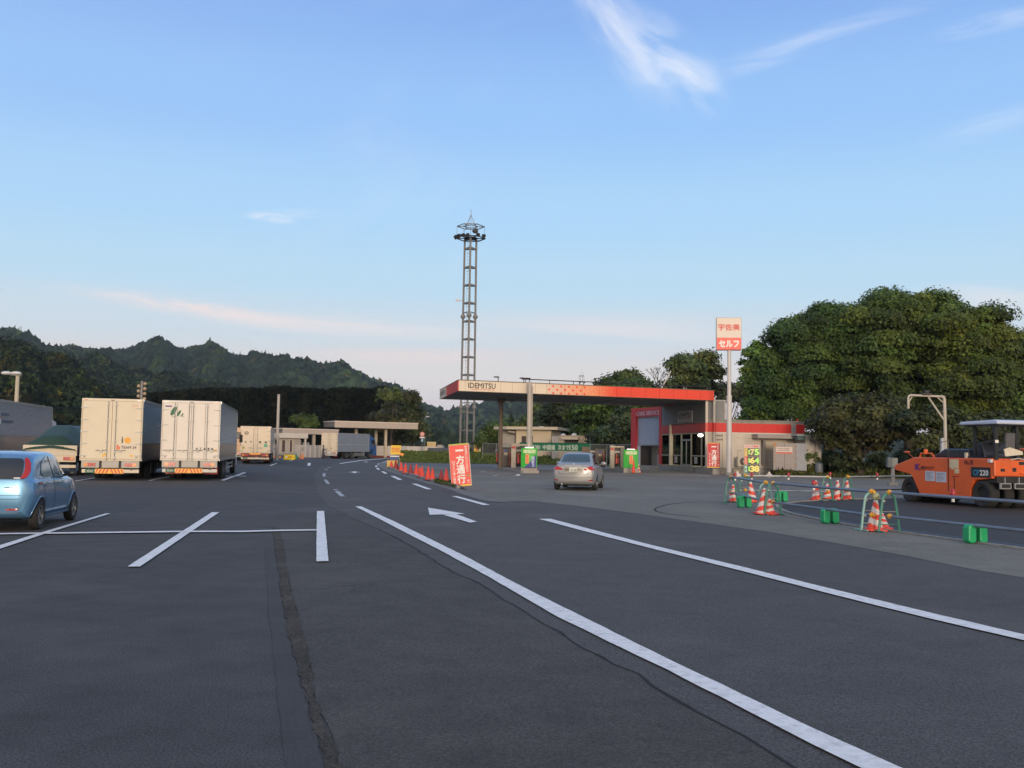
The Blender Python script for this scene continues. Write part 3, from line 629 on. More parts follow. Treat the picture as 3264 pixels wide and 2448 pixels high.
# dark cedar plantation across the back of the car park
ced_m = forest_mat('cedar_foliage', (.012, .016, .009))
def cedars():
    rng = np.random.default_rng(4); prof = np.array([(300, 1268), (440, 1262), (480, 1252), (560, 1246), (640, 1240), (700, 1234), (780, 1238), (863, 1232), (892, 1229), (960, 1238), (989, 1237), (1036, 1243), (1098, 1234), (1140, 1239), (1181, 1241), (1213, 1230), (1242, 1245), (1258, 1268)])
    leaves = [[], [], []]
    n = 620; px = rng.uniform(300, 1252, n); d = rng.uniform(178, 232, n); d[:260] = rng.uniform(174, 182, 260)
    for i in range(n):
        tp = np.interp(px[i], prof[:, 0], prof[:, 1]) + rng.uniform(0, 14) ; base = at(px[i], d[i]); ztop = zt(px[i], tp, base.y)
        h = ztop; r = rng.uniform(1.7, 2.6); k = 420 if i < 260 else 190
        z = rng.beta(1.25, 1.0, k); a = rng.uniform(0, 2 * PI, k); fr = (z * h / 1.3 + rng.uniform(0, .3)) % 1
        rad = r * np.clip(1.15 - z, 0, 1) ** .55 * (1.1 - .4 * fr) * rng.uniform(.55, 1.1, k)
        leaves[0].append(np.stack([base.x + rad * np.cos(a), base.y + rad * np.sin(a), z * h], 1)); leaves[1].append(np.stack([np.cos(a), np.sin(a), np.full(k, .8)], 1))
        w = rng.uniform(.65, 1.35); leaves[2].append(np.array([w * rng.uniform(.85, 1.25), w, w * .9]) * rng.uniform(.6, 1.3, (k, 1)))
    o = leaf_mesh('cedar_forest', np.concatenate(leaves[0]), np.concatenate(leaves[1]), .72, np.concatenate(leaves[2]), ced_m, rng=rng)
    tag(o, 'dense dark green cedar plantation standing behind the toll buildings', 'forest', None, 'stuff')
cedars()

leaf_a = foliage('leaves_deep_green', (.060, .094, .021), .2)
leaf_b = foliage('leaves_dark', (.032, .043, .017), .12)
leaf_c = foliage('leaves_fresh', (.095, .125, .038), .28)

def tree_px(name, label, px, d, blobs_px, m, **k):
    """blobs_px: (px, py, radius_x_px, radius_y_px, depth_offset) measured in photograph pixels for the tree's distance"""
    base = at(px, d); s = d / FPX; bl = []
    for (bx, by, rx, ry, dz) in blobs_px:
        X = (bx - px) * s; Z = CAMH + (hor(bx) - by) * s; bl.append((X, dz, Z, rx * s, max(rx, ry) * s * .85, ry * s))
    return broad_tree(name, label, base, bl, m, **k)

# big trees on the right
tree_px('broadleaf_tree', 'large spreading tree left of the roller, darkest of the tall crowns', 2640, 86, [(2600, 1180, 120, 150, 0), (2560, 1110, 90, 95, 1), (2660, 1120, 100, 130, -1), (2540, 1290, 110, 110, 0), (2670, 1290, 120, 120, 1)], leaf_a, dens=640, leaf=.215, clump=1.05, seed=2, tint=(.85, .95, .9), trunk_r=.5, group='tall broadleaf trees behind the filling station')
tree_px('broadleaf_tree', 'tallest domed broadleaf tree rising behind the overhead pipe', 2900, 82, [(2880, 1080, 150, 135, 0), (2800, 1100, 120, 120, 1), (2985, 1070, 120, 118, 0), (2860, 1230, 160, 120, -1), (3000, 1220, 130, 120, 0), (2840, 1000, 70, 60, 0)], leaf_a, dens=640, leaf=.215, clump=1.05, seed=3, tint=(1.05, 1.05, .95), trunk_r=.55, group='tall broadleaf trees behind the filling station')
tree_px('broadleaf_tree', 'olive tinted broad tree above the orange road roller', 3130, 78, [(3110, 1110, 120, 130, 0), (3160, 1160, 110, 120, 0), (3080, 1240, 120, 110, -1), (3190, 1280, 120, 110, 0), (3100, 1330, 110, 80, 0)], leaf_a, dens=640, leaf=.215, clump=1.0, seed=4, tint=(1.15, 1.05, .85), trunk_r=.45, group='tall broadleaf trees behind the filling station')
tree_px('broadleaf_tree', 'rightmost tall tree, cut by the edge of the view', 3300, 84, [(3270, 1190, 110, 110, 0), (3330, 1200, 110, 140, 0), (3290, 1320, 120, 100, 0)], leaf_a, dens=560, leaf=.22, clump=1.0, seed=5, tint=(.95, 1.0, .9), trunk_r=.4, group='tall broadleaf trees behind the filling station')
tree_px('broadleaf_tree', 'airy fresh green tree between the sign pole and the big trees', 2445, 88, [(2430, 1165, 62, 62, 0), (2470, 1210, 50, 70, 0), (2400, 1215, 42, 40, 0), (2465, 1320, 90, 70, 0), (2420, 1380, 80, 60, 0)], leaf_a, dens=230, leaf=.30, clump=.95, seed=6, tint=(1.2, 1.3, 1.0), trunk_r=.28, open_=.25)
tree_px('broadleaf_tree', 'low brownish dark tree under the tall crowns beside the white shed', 2740, 70, [(2740, 1380, 130, 80, 0), (2690, 1350, 80, 60, 0), (2800, 1360, 90, 70, 0)], leaf_b, dens=380, leaf=.26, clump=.85, seed=7, tint=(1.3, 1.05, .8), trunk_r=.25)
tree_px('broadleaf_tree', 'low shaded tree behind the seat of the roller', 3120, 66, [(3100, 1400, 110, 50, 0), (3200, 1390, 90, 60, 0), (2960, 1400, 90, 70, 0)], leaf_b, dens=330, leaf=.26, clump=.85, seed=9, tint=(1.2, 1.15, .9), trunk_r=.2, open_=.2)
for i, (px, d, r, h, lab) in enumerate([(2580, 72, 28, 34, 'pale green shrub at the foot of the dark tree, beside the shed'), (2640, 74, 34, 30, 'pale green shrub under the middle of the dark tree'), (2800, 76, 34, 28, 'light shrub between the trunk and the grey control box'), (2690, 70, 40, 22, 'low dark undergrowth bush under the brown tree'), (2900, 74, 36, 30, 'dark bush behind the tail of the roller'), (3010, 72, 40, 34, 'olive bush behind the roller hood')]):
    tree_px('shrub', lab, px, d, [(px, 1500 - h * .6, r, h, 0)], leaf_c if i < 3 else leaf_b, dens=300, leaf=.2, clump=.5, seed=40 + i, tint=(.8, .8, .8) if i < 3 else (1, 1.1, 1), trunk_r=.05, limbs=3)['category'] = 'shrub'

# trees behind the canopy and the beige buildings
tree_px('broadleaf_tree', 'dark green tree showing between the second column and the service bay', 1960, 118, [(1960, 1330, 80, 100, 0), (1900, 1360, 70, 80, 0), (1990, 1280, 60, 50, 0), (2060, 1280, 60, 40, 0)], leaf_a, dens=260, leaf=.38, clump=1.2, seed=13, tint=(.85, .95, .85), trunk_r=.3)
tree_px('broadleaf_tree', 'bright leafed tree right of the dead grey branches above the red fascia', 2200, 112, [(2200, 1180, 62, 40, 0), (2235, 1160, 36, 26, 0), (2180, 1150, 24, 22, 0), (2250, 1195, 34, 24, 0), (2170, 1225, 50, 28, 0), (2235, 1228, 44, 24, 0)], leaf_c, dens=150, leaf=.36, clump=.95, seed=14, tint=(.85, .85, .9), trunk_r=.25, open_=.3, limbs=16)
tree_px('broadleaf_tree', 'leafy tree top left of the dead branches above the red fascia', 1990, 124, [(1990, 1232, 50, 28, 0), (2040, 1238, 40, 20, 0), (1955, 1238, 36, 22, 0), (2005, 1206, 26, 20, 0)], leaf_c, dens=150, leaf=.38, clump=1.0, seed=15, tint=(.85, .9, .8), trunk_r=.25, open_=.2)
tree_px('broadleaf_tree', 'round yellow green tree behind the beige flat roof', 1720, 150, [(1720, 1345, 44, 46, 0), (1700, 1380, 50, 40, 0)], leaf_c, dens=260, leaf=.45, clump=1.3, seed=16, tint=(.75, .8, .7), trunk_r=.3)
tree_px('broadleaf_tree', 'deep shaded tree mass right of the beige flat roof', 1800, 135, [(1790, 1360, 60, 80, 0), (1830, 1350, 60, 70, 0), (1860, 1330, 60, 70, 0)], leaf_b, dens=320, leaf=.42, clump=1.2, seed=17, tint=(.9, .9, .9), trunk_r=.3)
tree_px('broadleaf_tree', 'deep shaded tree behind the far end of the service bay', 2000, 108, [(1950, 1420, 60, 60, 0), (2010, 1400, 60, 80, 0)], leaf_b, dens=300, leaf=.36, clump=1.1, seed=18, tint=(1.1, 1.15, .95), trunk_r=.25)
conifer('conifer', 'tiered fir tree standing between the tower and the thick column', at(1628, 160), 7.2, 2.6, leaf_b, 19, dens=2600, leaf=.4, tint=(.9, 1, .95))
conifer('conifer', 'brownish conifer right of the tower foot, left of the fir', at(1556, 150), 5.6, 2.4, leaf_b, 20, dens=2600, leaf=.4, tint=(1.5, 1.2, .9))
tree_px('broadleaf_tree', 'low green bush tree at the foot of the slope beside the tower', 1575, 140, [(1575, 1400, 44, 34, 0), (1620, 1405, 40, 26, 0)], leaf_a, dens=240, leaf=.4, clump=1.1, seed=22, trunk_r=.12)
tree_px('broadleaf_tree', 'dark tree behind the rooftop box, left of the sign pole', 2305, 170, [(2300, 1260, 22, 26, 0), (2330, 1270, 34, 22, 0)], leaf_b, dens=260, leaf=.55, clump=1.3, seed=24, trunk_r=.2)
tree_px('broadleaf_tree', 'dark tree top right of the sign pole, behind the roof tank', 2400, 170, [(2385, 1262, 40, 26, 0), (2420, 1245, 30, 30, 0)], leaf_b, dens=260, leaf=.55, clump=1.3, seed=25, trunk_r=.2)
for i, (px, py, rx, ry, tn) in enumerate([(1275, 1330, 46, 66, (1.25, 1.0, .7)), (1310, 1370, 40, 56, (1.1, 1.0, .75)), (1235, 1380, 44, 56, (1.2, .95, .7)), (1245, 1275, 22, 22, (1.4, 1.6, 1.0))]):
    tree_px('broadleaf_tree', ['tall brownish tree right of the cedar plantation', 'brown green tree beside the green lamp posts', 'brown tree seen under the long beige canopy', 'small bright crown beside the last cedar'][i], px, 172 - i * 3, [(px, py, rx, ry, 0)], leaf_b, dens=420, leaf=.6, clump=1.6, seed=50 + i, tint=tn, trunk_r=.25)
tree_px('broadleaf_tree', 'small fresh green tree above the left toll roof', 968, 150, [(968, 1352, 22, 16, 0)], leaf_c, dens=300, leaf=.42, clump=.9, seed=60, tint=(.6, .7, .5), trunk_r=.12)

# leafless tree above the red fascia
def bare_tree():
    base = at(2092, 116); t = thing('bare_tree', 'leafless grey tree between two leafy crowns above the fascia', 'tree', base)
    rnd = random.Random(5); mb = MB(); tw = MB()
    def grow(p, d, l, r, k, m):
        q = p + d * l; m.tube([p, p.lerp(q, .5) + Vector((rnd.uniform(-1, 1), rnd.uniform(-1, 1), 0)) * l * .06, q], [r, r * .85, r * .62], 5)
        if k == 0: return
        for _ in range(3 if k > 1 else 4):
            e = (d + Vector((rnd.uniform(-1, 1), rnd.uniform(-1, 1), rnd.uniform(-.1, .7))) * .62).normalized(); grow(q, e, l * rnd.uniform(.55, .8), r * .55, k - 1, tw)
    grow(Vector((0, 0, 0)), Vector((0, 0, 1)), 7.6, .22, 0, mb); grow(Vector((0, 0, 7.4)), Vector((.05, 0, 1)), 1.6, .14, 4, mb)
    mb.build('trunk', mat('grey_bark', (.16, .14, .125), .9), t); tw.build('branches', mat('grey_bark', (.16, .14, .125), .9), t)
bare_tree()

# grass bank and rough verges
def grass_patch(name, corners, n, h, label, bank=None, tint=(1, 1, 1), z0=0.02):
    rng = np.random.default_rng(n); a, b, c, d = [np.array(p[:2]) for p in corners]
    u = rng.random(n); v = rng.random(n) ** 1.3; P = (a * (1 - u[:, None]) + b * u[:, None]) * (1 - v[:, None]) + (d * (1 - u[:, None]) + c * u[:, None]) * v[:, None]
    z = z0 + (bank(v) if bank else 0); hh = h * rng.uniform(.5, 1.4, n) * (.35 + .65 * np.minimum(1, v * 8)) * (1 + .5 * np.sin(P[:, 0] * .9) * np.sin(P[:, 1] * .5))
    C3 = np.stack([P[:, 0], P[:, 1], z + hh * .35], 1); T = np.array(tint) * rng.uniform(.5, 1.5, (n, 1)) * np.stack([rng.uniform(.85, 1.4, n), np.ones(n), rng.uniform(.7, 1.1, n)], 1)
    N_ = np.stack([rng.normal(0, 1, n), rng.normal(0, 1, n), rng.uniform(0, .25, n)], 1)
    o = leaf_mesh(name, C3, N_, hh, T, grass_m, rng=rng, aspect=.9); tag(o, label, 'grass', None, 'stuff'); return o
bk = lambda v: .75 * np.clip(v * 1.6, 0, 1) ** 1.3
for nm, near, far, n, lab in (('grass_bank', [(1264, 1474), (1425, 1477.5)], [(1440, 152), (1262, 158)], 26000, 'grassy bank between the white barrier and the side road'), ('grass_bank', [(1425, 1477.5), (2125, 1487)], [(2140, 125), (1440, 152)], 40000, 'rough green bank below the long green banner')):
    a, b = G(*near[0]), G(*near[1]); c, d = at(*far[0]), at(*far[1])
    mb = MB(); rows = []
    for j in range(9):
        v = j / 8
        for i in range(13):
            u = i / 12; p = a.lerp(b, u).lerp(d.lerp(c, u), v); mb.v.append((p.x, p.y, .016 + float(bk(v))))
    for j in range(8):
        for i in range(12): mb.f.append((j * 13 + i, j * 13 + i + 1, (j + 1) * 13 + i + 1, (j + 1) * 13 + i)); mb.m.append(0)
    tag(mb.build('bank', mat('bank_soil', (.05, .065, .022), .95, var=.4, scale=.8), smooth='all'), kind='structure')
    grass_patch(nm, [a, b, c, d], n, .26, lab, bk)
grass_patch('weeds', [G(1385, 1541), G(1452, 1558), G(1458, 1548), G(1400, 1533)], 900, .12, 'small clump of dark weeds at the foot of the leaning red sign', tint=(.6, .6, .6), z0=.06)
grass_patch('verge_grass', [G(2470, 1519), G(3500, 1536), at(3500, 100), at(2470, 92)], 24000, .35, 'dry shaded grass under the trees behind the work area', tint=(.75, .62, .6))
# ------------------------------------------------------------------ vehicles
def wheel(parent, x, y, r, w, side, rimr=None, spokes=0, rimmat=None, dual=False, name='wheel', flat=False):
    """side=+1: outer face towards +x"""
    rimr = rimr or r * .58; M = Matrix.Translation((x, y, r)) @ Matrix.Rotation(PI / 2 * side, 4, 'Y')
    mb = MB(); h = w / 2; c = .18 * (r - rimr)
    prof = [(rimr, -h * .8), (r - c * 2, -h), (r - c * .3, -h * .8), (r, -h * .55), (r, h * .55), (r - c * .3, h * .8), (r - c * 2, h), (rimr, h * .86), (rimr * .97, h * .55)]
    mb.lathe(prof, n=28, M=M); o = mb.build(name, blackrub, parent, smooth=True)
    rb = MB(); rb.lathe([(rimr * .98, -h * .7), (rimr * .98, h * .62), (rimr * .9, h * .8), (rimr * .82, h * .35 if not spokes else h * .1), (rimr * .3, h * .45 if not flat else h * .2), (.01, h * .5 if not flat else h * .2)], n=24, M=M)
    o2 = rb.build('rim', rimmat or (steel if not spokes else darkmetal), o, smooth=True)
    if spokes:
        sb = MB()
        for k in range(spokes):
            a = 2 * PI * k / spokes
            MM = M @ Matrix.Rotation(a, 4, 'Z')
            sb.box(rimr * .12, rimr * .93, -rimr * .11, rimr * .11, h * .45, h * .72, M=MM)
        sb.lathe([(rimr * .2, h * .4), (rimr * .2, h * .82), (.01, h * .84)], n=12, M=M)
        sb.lathe([(rimr * .97, h * .5), (rimr * .97, h * .86), (rimr * .88, h * .86), (rimr * .88, h * .5)], n=28, M=M)
        sb.build('spokes', rimmat or chrome, o, bevel=0)
    return o

def corrug(mb, x, y0, y1, z0, z1, pitch, depth, side, mi=0):
    n = max(2, int((z1 - z0) / pitch)); zs = []
    for i in range(n):
        a = z0 + (z1 - z0) * i / n; p = (z1 - z0) / n; zs += [(a, 0), (a + p * .28, depth), (a + p * .62, depth), (a + p * .9, 0)]
    zs.append((z1, 0)); b = len(mb.v)
    for z, d in zs: mb.v.append((x + side * d, y0, z)); mb.v.append((x + side * d, y1, z))
    for i in range(len(zs) - 1): mb.f.append((b + 2 * i, b + 2 * i + 1, b + 2 * i + 3, b + 2 * i + 2)); mb.m.append(mi)

def chevrons(mb, x0, x1, z0, z1, y, mi, n=4):
    w = (x1 - x0); s = w / (2 * n); mid = (x0 + x1) / 2; h = (z1 - z0)
    for sg in (-1, 1):
        for k in range(n):
            a = mid + sg * (k * s + s * .15); b_ = a + sg * s * .5; sh = sg * s * .6
            pts = [(a, z1), (b_, z1), (b_ + sh, z0), (a + sh, z0)]
            pts = [(min(max(u, x0), x1), v) for u, v in pts]
            mb.add([(u, y, v) for u, v in pts], [(0, 1, 2, 3)], mi)

def truck(name, label, cat, px_right_rear, d, hdg, Ln=11.9, W=2.49, H=3.5, zf=.88, col=white, side='ribbed', doors=2, lower=.75, flap=None, rodmat=steel, cab=white, sill=white, loc=None, bumper=white, chev=True, base_box=True, group=None, wings=False, wheelz=(3.2, 4.5), cabcol=None, flaps_label=None, rowfront=None):
    h = hdg; rt = Vector((math.cos(h), -math.sin(h), 0)); fw = Vector((math.sin(h), math.cos(h), 0))
    if loc is None: loc = at(px_right_rear, d) - rt * W / 2; loc.z = 0
    t = thing(name, label, cat, loc, -h, group); hw = W / 2
    # cargo box
    mb = MB(); inset = .02
    mb.box(-hw + inset, hw - inset, .03, Ln, zf, H - .02)
    fr = .045
    for x0, x1 in ((-hw, -hw + fr), (hw - fr, hw)): mb.box(x0, x1, -.02, .10, zf - .02, H)
    mb.box(-hw + fr, hw - fr, -.02, .08, H - .10, H + .0); mb.box(-hw + .01, hw - .01, .08, Ln - .01, H - .015, H + .012)
    mb.box(-hw + fr, hw - fr, -.02, .1, zf - .03, zf + .04)
    mb.build('cargo_box', col, t, bevel=.012)
    # marker lamps on the header
    for x in (-hw + .18, 0, hw - .18): MB().box(x - .07, x + .07, -.035, -.02, H - .075, H - .045).build('marker_lamp', red_lens if x else blackpl, t)
    for sd_, nm in ((1, 'side_panel'), (-1, 'side_panel')):
        p = MB(); x = sd_ * (hw - .005)
        if side == 'ribbed':
            corrug(p, x, .10, Ln - .05, zf + lower, H - .12, .062, .016, sd_)
            p.box(min(x, x - sd_ * .01), max(x, x - sd_ * .01) , .10, Ln - .05, zf + .02, zf + lower - .01)
            p.box(min(x, x + sd_ * .02), max(x, x + sd_ * .02), .10, Ln, H - .12, H)                 # top rail
            p.box(min(x, x + sd_ * .018), max(x, x + sd_ * .018), .10, Ln, zf + lower - .04, zf + lower - .005)
            p.box(min(x, x + sd_ * .02), max(x, x + sd_ * .02), .10, Ln, zf - .03, zf + .05)
            p.box(min(x, x + sd_ * .02), max(x, x + sd_ * .02), Ln - .06, Ln, zf, H)
            p.build(nm, alu, t)
        else:
            for j in range(4):
                a = .1 + (Ln - .2) * j / 4; p.box(min(x, x + sd_ * .012), max(x, x + sd_ * .012), a + .01, a + (Ln - .2) / 4 - .01, zf + lower, H - .1)
                p.box(min(x, x + sd_ * .02), max(x, x + sd_ * .02), a + .01, a + (Ln - .2) / 4 - .01, zf + .05, zf + lower - .03)
            p.box(min(x, x + sd_ * .025), max(x, x + sd_ * .025), .1, Ln, H - .1, H); p.box(min(x, x + sd_ * .025), max(x, x + sd_ * .025), .1, Ln, zf - .03, zf + .05)
            for y_ in (Ln * .25, Ln * .5, Ln * .75): p.box(min(x, x + sd_ * .05), max(x, x + sd_ * .05), y_ - .05, y_ + .05, zf + lower - .25, zf + lower - .02)
            p.build(nm, side, t)
    # doors
    xs = np.linspace(-hw + fr + .005, hw - fr - .005, doors + 1)
    for i in range(doors):
        dr = MB().box(xs[i] + .006, xs[i + 1] - .006, -.035, .02, zf + .05, H - .105).build('rear_door', col, t, bevel=.008)
        rods = []
        if doors == 2: rods = [xs[i + 1] - .16] if i == 0 else [xs[i] + .16]
        else: rods = [xs[i + 1] - .09] if i < 2 else [xs[i] + .09]
        for xr in rods:
            rm = MB(); rm.cyl((xr, -.065, zf + .0), (xr, -.065, H - .11), .016, n=8)
            for z in (zf + .1, zf + .35, (zf + H) / 2 - .5, (zf + H) / 2 + .4, H - .25): rm.box(xr - .045, xr + .045, -.08, -.035, z - .035, z + .035)
            rm.build('lock_rod', rodmat, dr)
            hb = MB(); hx = xr - (.45 if i < doors / 2 else 0) ; hb.tube([(hx, -.07, zf + .42), (hx + .45, -.075, zf + .43)], .014, 6); hb.box(hx + .18, hx + .27, -.09, -.035, zf + .36, zf + .46); hb.build('door_handle', rodmat, dr)
        if i in (0, doors - 1):
            sg = -1 if i == 0 else 1
            for k in range(5 if doors == 2 else 4):
                z = zf + .2 + (H - zf - .6) * k / (4 if doors == 2 else 3); a = sg * (hw - .0); b_ = sg * (hw - .30)
                MB().prism([(a, z - .035), (a, z + .035), (b_, z + .008), (b_, z - .008)], 'y', -.055, -.035).build('hinge', rodmat, dr)
    for x in (-hw + .2, hw - .2): MB().box(x - .04, x + .04, -.05, -.035, zf + .12, zf + .15).build('rubber_stop', blackpl, t)
    # sill with lamps
    MB().box(-hw + .08, -hw + .80, -.03, .25, zf - .33, zf - .035).build('lamp_panel', sill, t, bevel=.01); MB().box(hw - .80, hw - .08, -.03, .25, zf - .33, zf - .035).build('lamp_panel', sill, t, bevel=.01)
    MB().box(-hw + .90, hw - .90, -.03, .2, zf - .33, zf - .035).build('centre_panel', sill, t, bevel=.01)
    for sg in (-1, 1):
        l = MB(); a = sg * (hw - .18); w_ = .16
        l.box(min(a, a - sg * w_), max(a, a - sg * w_), -.06, -.03, zf - .26, zf - .12, 1)
        for k in range(2): b_ = a - sg * (w_ * (k + 1)); l.box(min(b_, b_ - sg * w_ * .94), max(b_, b_ - sg * w_ * .94), -.06, -.03, zf - .26, zf - .12, 0)
        l.build('tail_lamp', [red_lens, amber_lens], t)
    # chassis, bumper
    ch = MB(); ch.box(-.45, -.30, .1, Ln + 1.2, zf - .45, zf - .05); ch.box(.30, .45, .1, Ln + 1.2, zf - .45, zf - .05)
    for y in np.arange(.4, Ln, 1.1): ch.box(-hw + .1, hw - .1, y, y + .08, zf - .14, zf - .03)
    ch.box(-.9, -.82, -.02, .1, zf - .42, zf - .03); ch.box(.82, .9, -.02, .1, zf - .42, zf - .03)
    ch.build('chassis', darkmetal, t)
    bz0, bz1 = zf - .54, zf - .39
    bp = MB().box(-hw + .1, hw - .08, .0, .10, bz0, bz1).build('rear_bumper', bumper, t, bevel=.01)
    if chev:
        c = MB(); c.box(-.60, .55, -.022, 0, bz0 - .03, bz1 + .02, 0); chevrons(c, -.59, .54, bz0 - .02, bz1 + .01, -.025, 1); c.build('chevron_plate', [mat('reflective_yellow', (.85, .42, .01), .4), redp], bp)
    npl = MB().box(-hw + .25, -hw + .62, -.03, 0, bz0 - .01, bz1 + .01).build('number_plate', mat('green_plate', (.03, .12, .07), .5), bp)
    text_obj('25-04', inkwhite, npl, (-hw + .435, -.032, (bz0 + bz1) / 2), (1, 0, 0), (0, 0, 1), h=.07, bold=.01)
    if flap is not None:
        for sg in (-1, 1):
            f = MB().box(sg * (hw - .45) - .33, sg * (hw - .45) + .33, wheelz[0] - 2.2, wheelz[0] - 2.17, .26, .60).build('mud_flap', flap, t); 
            if flaps_label: tag(f, flaps_label)
            MB().box(sg * (hw - .45) - .2, sg * (hw - .45) + .2, wheelz[0] - 2.21, wheelz[0] - 2.2, .44, .47).build('flap_stripe', inkwhite, f)
    r = .48 if H > 3.3 else .45
    for y in wheelz:
        for sg in (-1, 1):
            wheel(t, sg * (hw - .17), y, r, .28, sg, rimmat=steel); wheel(t, sg * (hw - .48), y, r, .28, sg, rimmat=darkmetal)
    for sg in (-1, 1): wheel(t, sg * (hw - .20), Ln + .35, r, .28, sg, rimmat=steel)
    gd = MB()
    for sg in (-1, 1):
        for z in (.45, .65): x = sg * (hw - .12); gd.box(x - .02, x + .02, wheelz[1] + .8, Ln - 1.2, z - .04, z + .04)
        for y in (wheelz[1] + 1, Ln - 1.4): x = sg * (hw - .12); gd.box(x - .02, x + .02, y, y + .06, .4, zf - .05)
    gd.build('side_guard', steel, t)
    tk = MB()
    for sg in (-1, 1): tk.cyl((sg * (hw - .45), wheelz[1] + 1.3, .55), (sg * (hw - .45), wheelz[1] + 2.5, .55), .28, n=14); tk.box(sg * (hw - .45) - .25, sg * (hw - .45) + .25, wheelz[1] + 2.8, wheelz[1] + 3.5, .35, zf - .05)
    tk.build('fuel_tank', steel, t)
    # cab
    cc = cabcol or cab; y0 = Ln + .25; ca = MB()
    ca.prism([(y0, .45), (y0, 2.75), (y0 + .5, 2.95), (y0 + 1.25, 2.85), (y0 + 1.75, 1.75), (y0 + 1.85, 1.5), (y0 + 1.85, .45), (y0 + 1.0, .45), (y0 + .95, .95), (y0 - .1 + .1, .95)], 'x', -hw + .1, hw - .1)
    ca.prism([(y0, 2.75), (y0 + .1, H - .1), (y0 + .6, H - .2), (y0 + 1.0, 2.9)], 'x', -hw + .25, hw - .25)
    cb = ca.build('cab', cc, t, bevel=.04)
    for sg in (-1, 1):
        x = sg * (hw - .095); MB().prism([(y0 + .45, 1.75), (y0 + .45, 2.55), (y0 + 1.2, 2.55), (y0 + 1.6, 1.75)], 'x', x, x + sg * .008).build('side_window', glass, cb)
        mr = MB(); mr.tube([(sg * (hw - .1), y0 + 1.5, 2.3), (sg * (hw + .1), y0 + 1.7, 2.35), (sg * (hw + .12), y0 + 1.7, 1.6)], .015, 6); mr.box(sg * (hw + .12) - .09, sg * (hw + .12) + .09, y0 + 1.65, y0 + 1.72, 1.75, 2.2); mr.build('wing_mirror', blackpl, cb)
    MB().add([(-hw + .2, y0 + 1.30, 2.75), (hw - .2, y0 + 1.30, 2.75), (hw - .18, y0 + 1.77, 1.75), (-hw + .18, y0 + 1.77, 1.75)], [(0, 1, 2, 3)]).build('windscreen', glass, cb)
    return t

HT = -math.atan2(.211, .977)
YD = (0, 0, 1); XD = (1, 0, 0)
# cream lorry
t1 = truck('box_truck', 'cream box lorry with two rear doors and an orange round emblem', 'lorry', 447.4, 42.0, HT, H=3.5, zf=.86, col=mat('aged_cream_box', (.70, .615, .47), .5, var=.03, dirt=.18, dirtcol=(.45, .38, .27), scale=1.2), sill=mat('sill_grey', (.42, .40, .36), .5), cab=cream, bumper=cream, group='box lorries parked side by side')
org = (0, -.037, 0)
db = MB(); disc(db, org, XD, YD, .66, 1.72, .135, n=24, off=.002); db.build('round_emblem', mat('emblem_orange', (.80, .37, .02), .5), t1)
text_obj('i', inkblack, t1, (.45, -.039, 1.74), XD, YD, h=.26, bold=.02)
text_obj('b', mat('emblem_red', (.75, .12, .03), .5), t1, (.30, -.039, 1.43), XD, YD, h=.20, bold=.05)
text_obj('TEAM 24', mat('print_dark', (.07, .05, .09), .5), t1, (.72, -.039, 1.42), XD, YD, w=.62, h=.115, bold=.02)
text_obj('KATO', inkred, t1, (.92, -.039, 3.22), XD, YD, w=.26, h=.05)
for x, z in ((.84, 1.06), (-.22, 1.12), (-.30, 1.05)): disc(MB(), org, XD, YD, x, z, .055, n=14, off=.002).build('sticker', mat('sticker_orange', (.80, .45, .05), .5), t1)
# white lorry
t2 = truck('box_truck', 'white box lorry with four folding rear doors and a green leaf emblem', 'lorry', 696, 43.2, HT, H=3.515, zf=.90, doors=4, col=mat('white_box', (.74, .68, .61), .5, var=.03, dirt=.14, dirtcol=(.5, .45, .38), scale=1.2), flap=redp, flaps_label='red mud flap with a white stripe', sill=mat('sill_grey', (.42, .40, .36), .5), group='box lorries parked side by side')
db = MB(); gx = -.80
disc(db, org, XD, YD, gx + .05, 3.05, .30 * .75, .095, .002, 22, 0, R(62)); disc(db, org, XD, YD, gx + .28, 2.97, .135, .055, .002, 18, 0, R(62)); disc(db, org, XD, YD, gx + .42, 2.90, .075, .033, .002, 14, 0, R(58))
for k in range(8):
    a = -.25 + k * .065; quad(db, (gx + .22, -.039, 2.80), XD, YD, a, a + .07, .035 - .9 * (a) ** 2, .052 - .9 * (a) ** 2)
db.build('leaf_emblem', mat('emblem_green', (.008, .12, .05), .5), t2)
for k, ch in enumerate('和工業運輸'): text_obj(ch, inkblack, t2, (.28 + k * .165, -.039, 1.40), XD, YD, h=.10, bold=.02)
db = MB(); disc(db, org, XD, YD, 1.08, 1.34, .06, n=16, off=.002); db.build('sticker', mat('sticker_orange', (.80, .45, .05), .5), t2)
db = MB(); quad(db, (-.97, -.039, 3.26), XD, YD, -.14, .14, -.03, .03); db.build('maker_plate', mat('plate_violet', (.10, .06, .25), .5), t2)
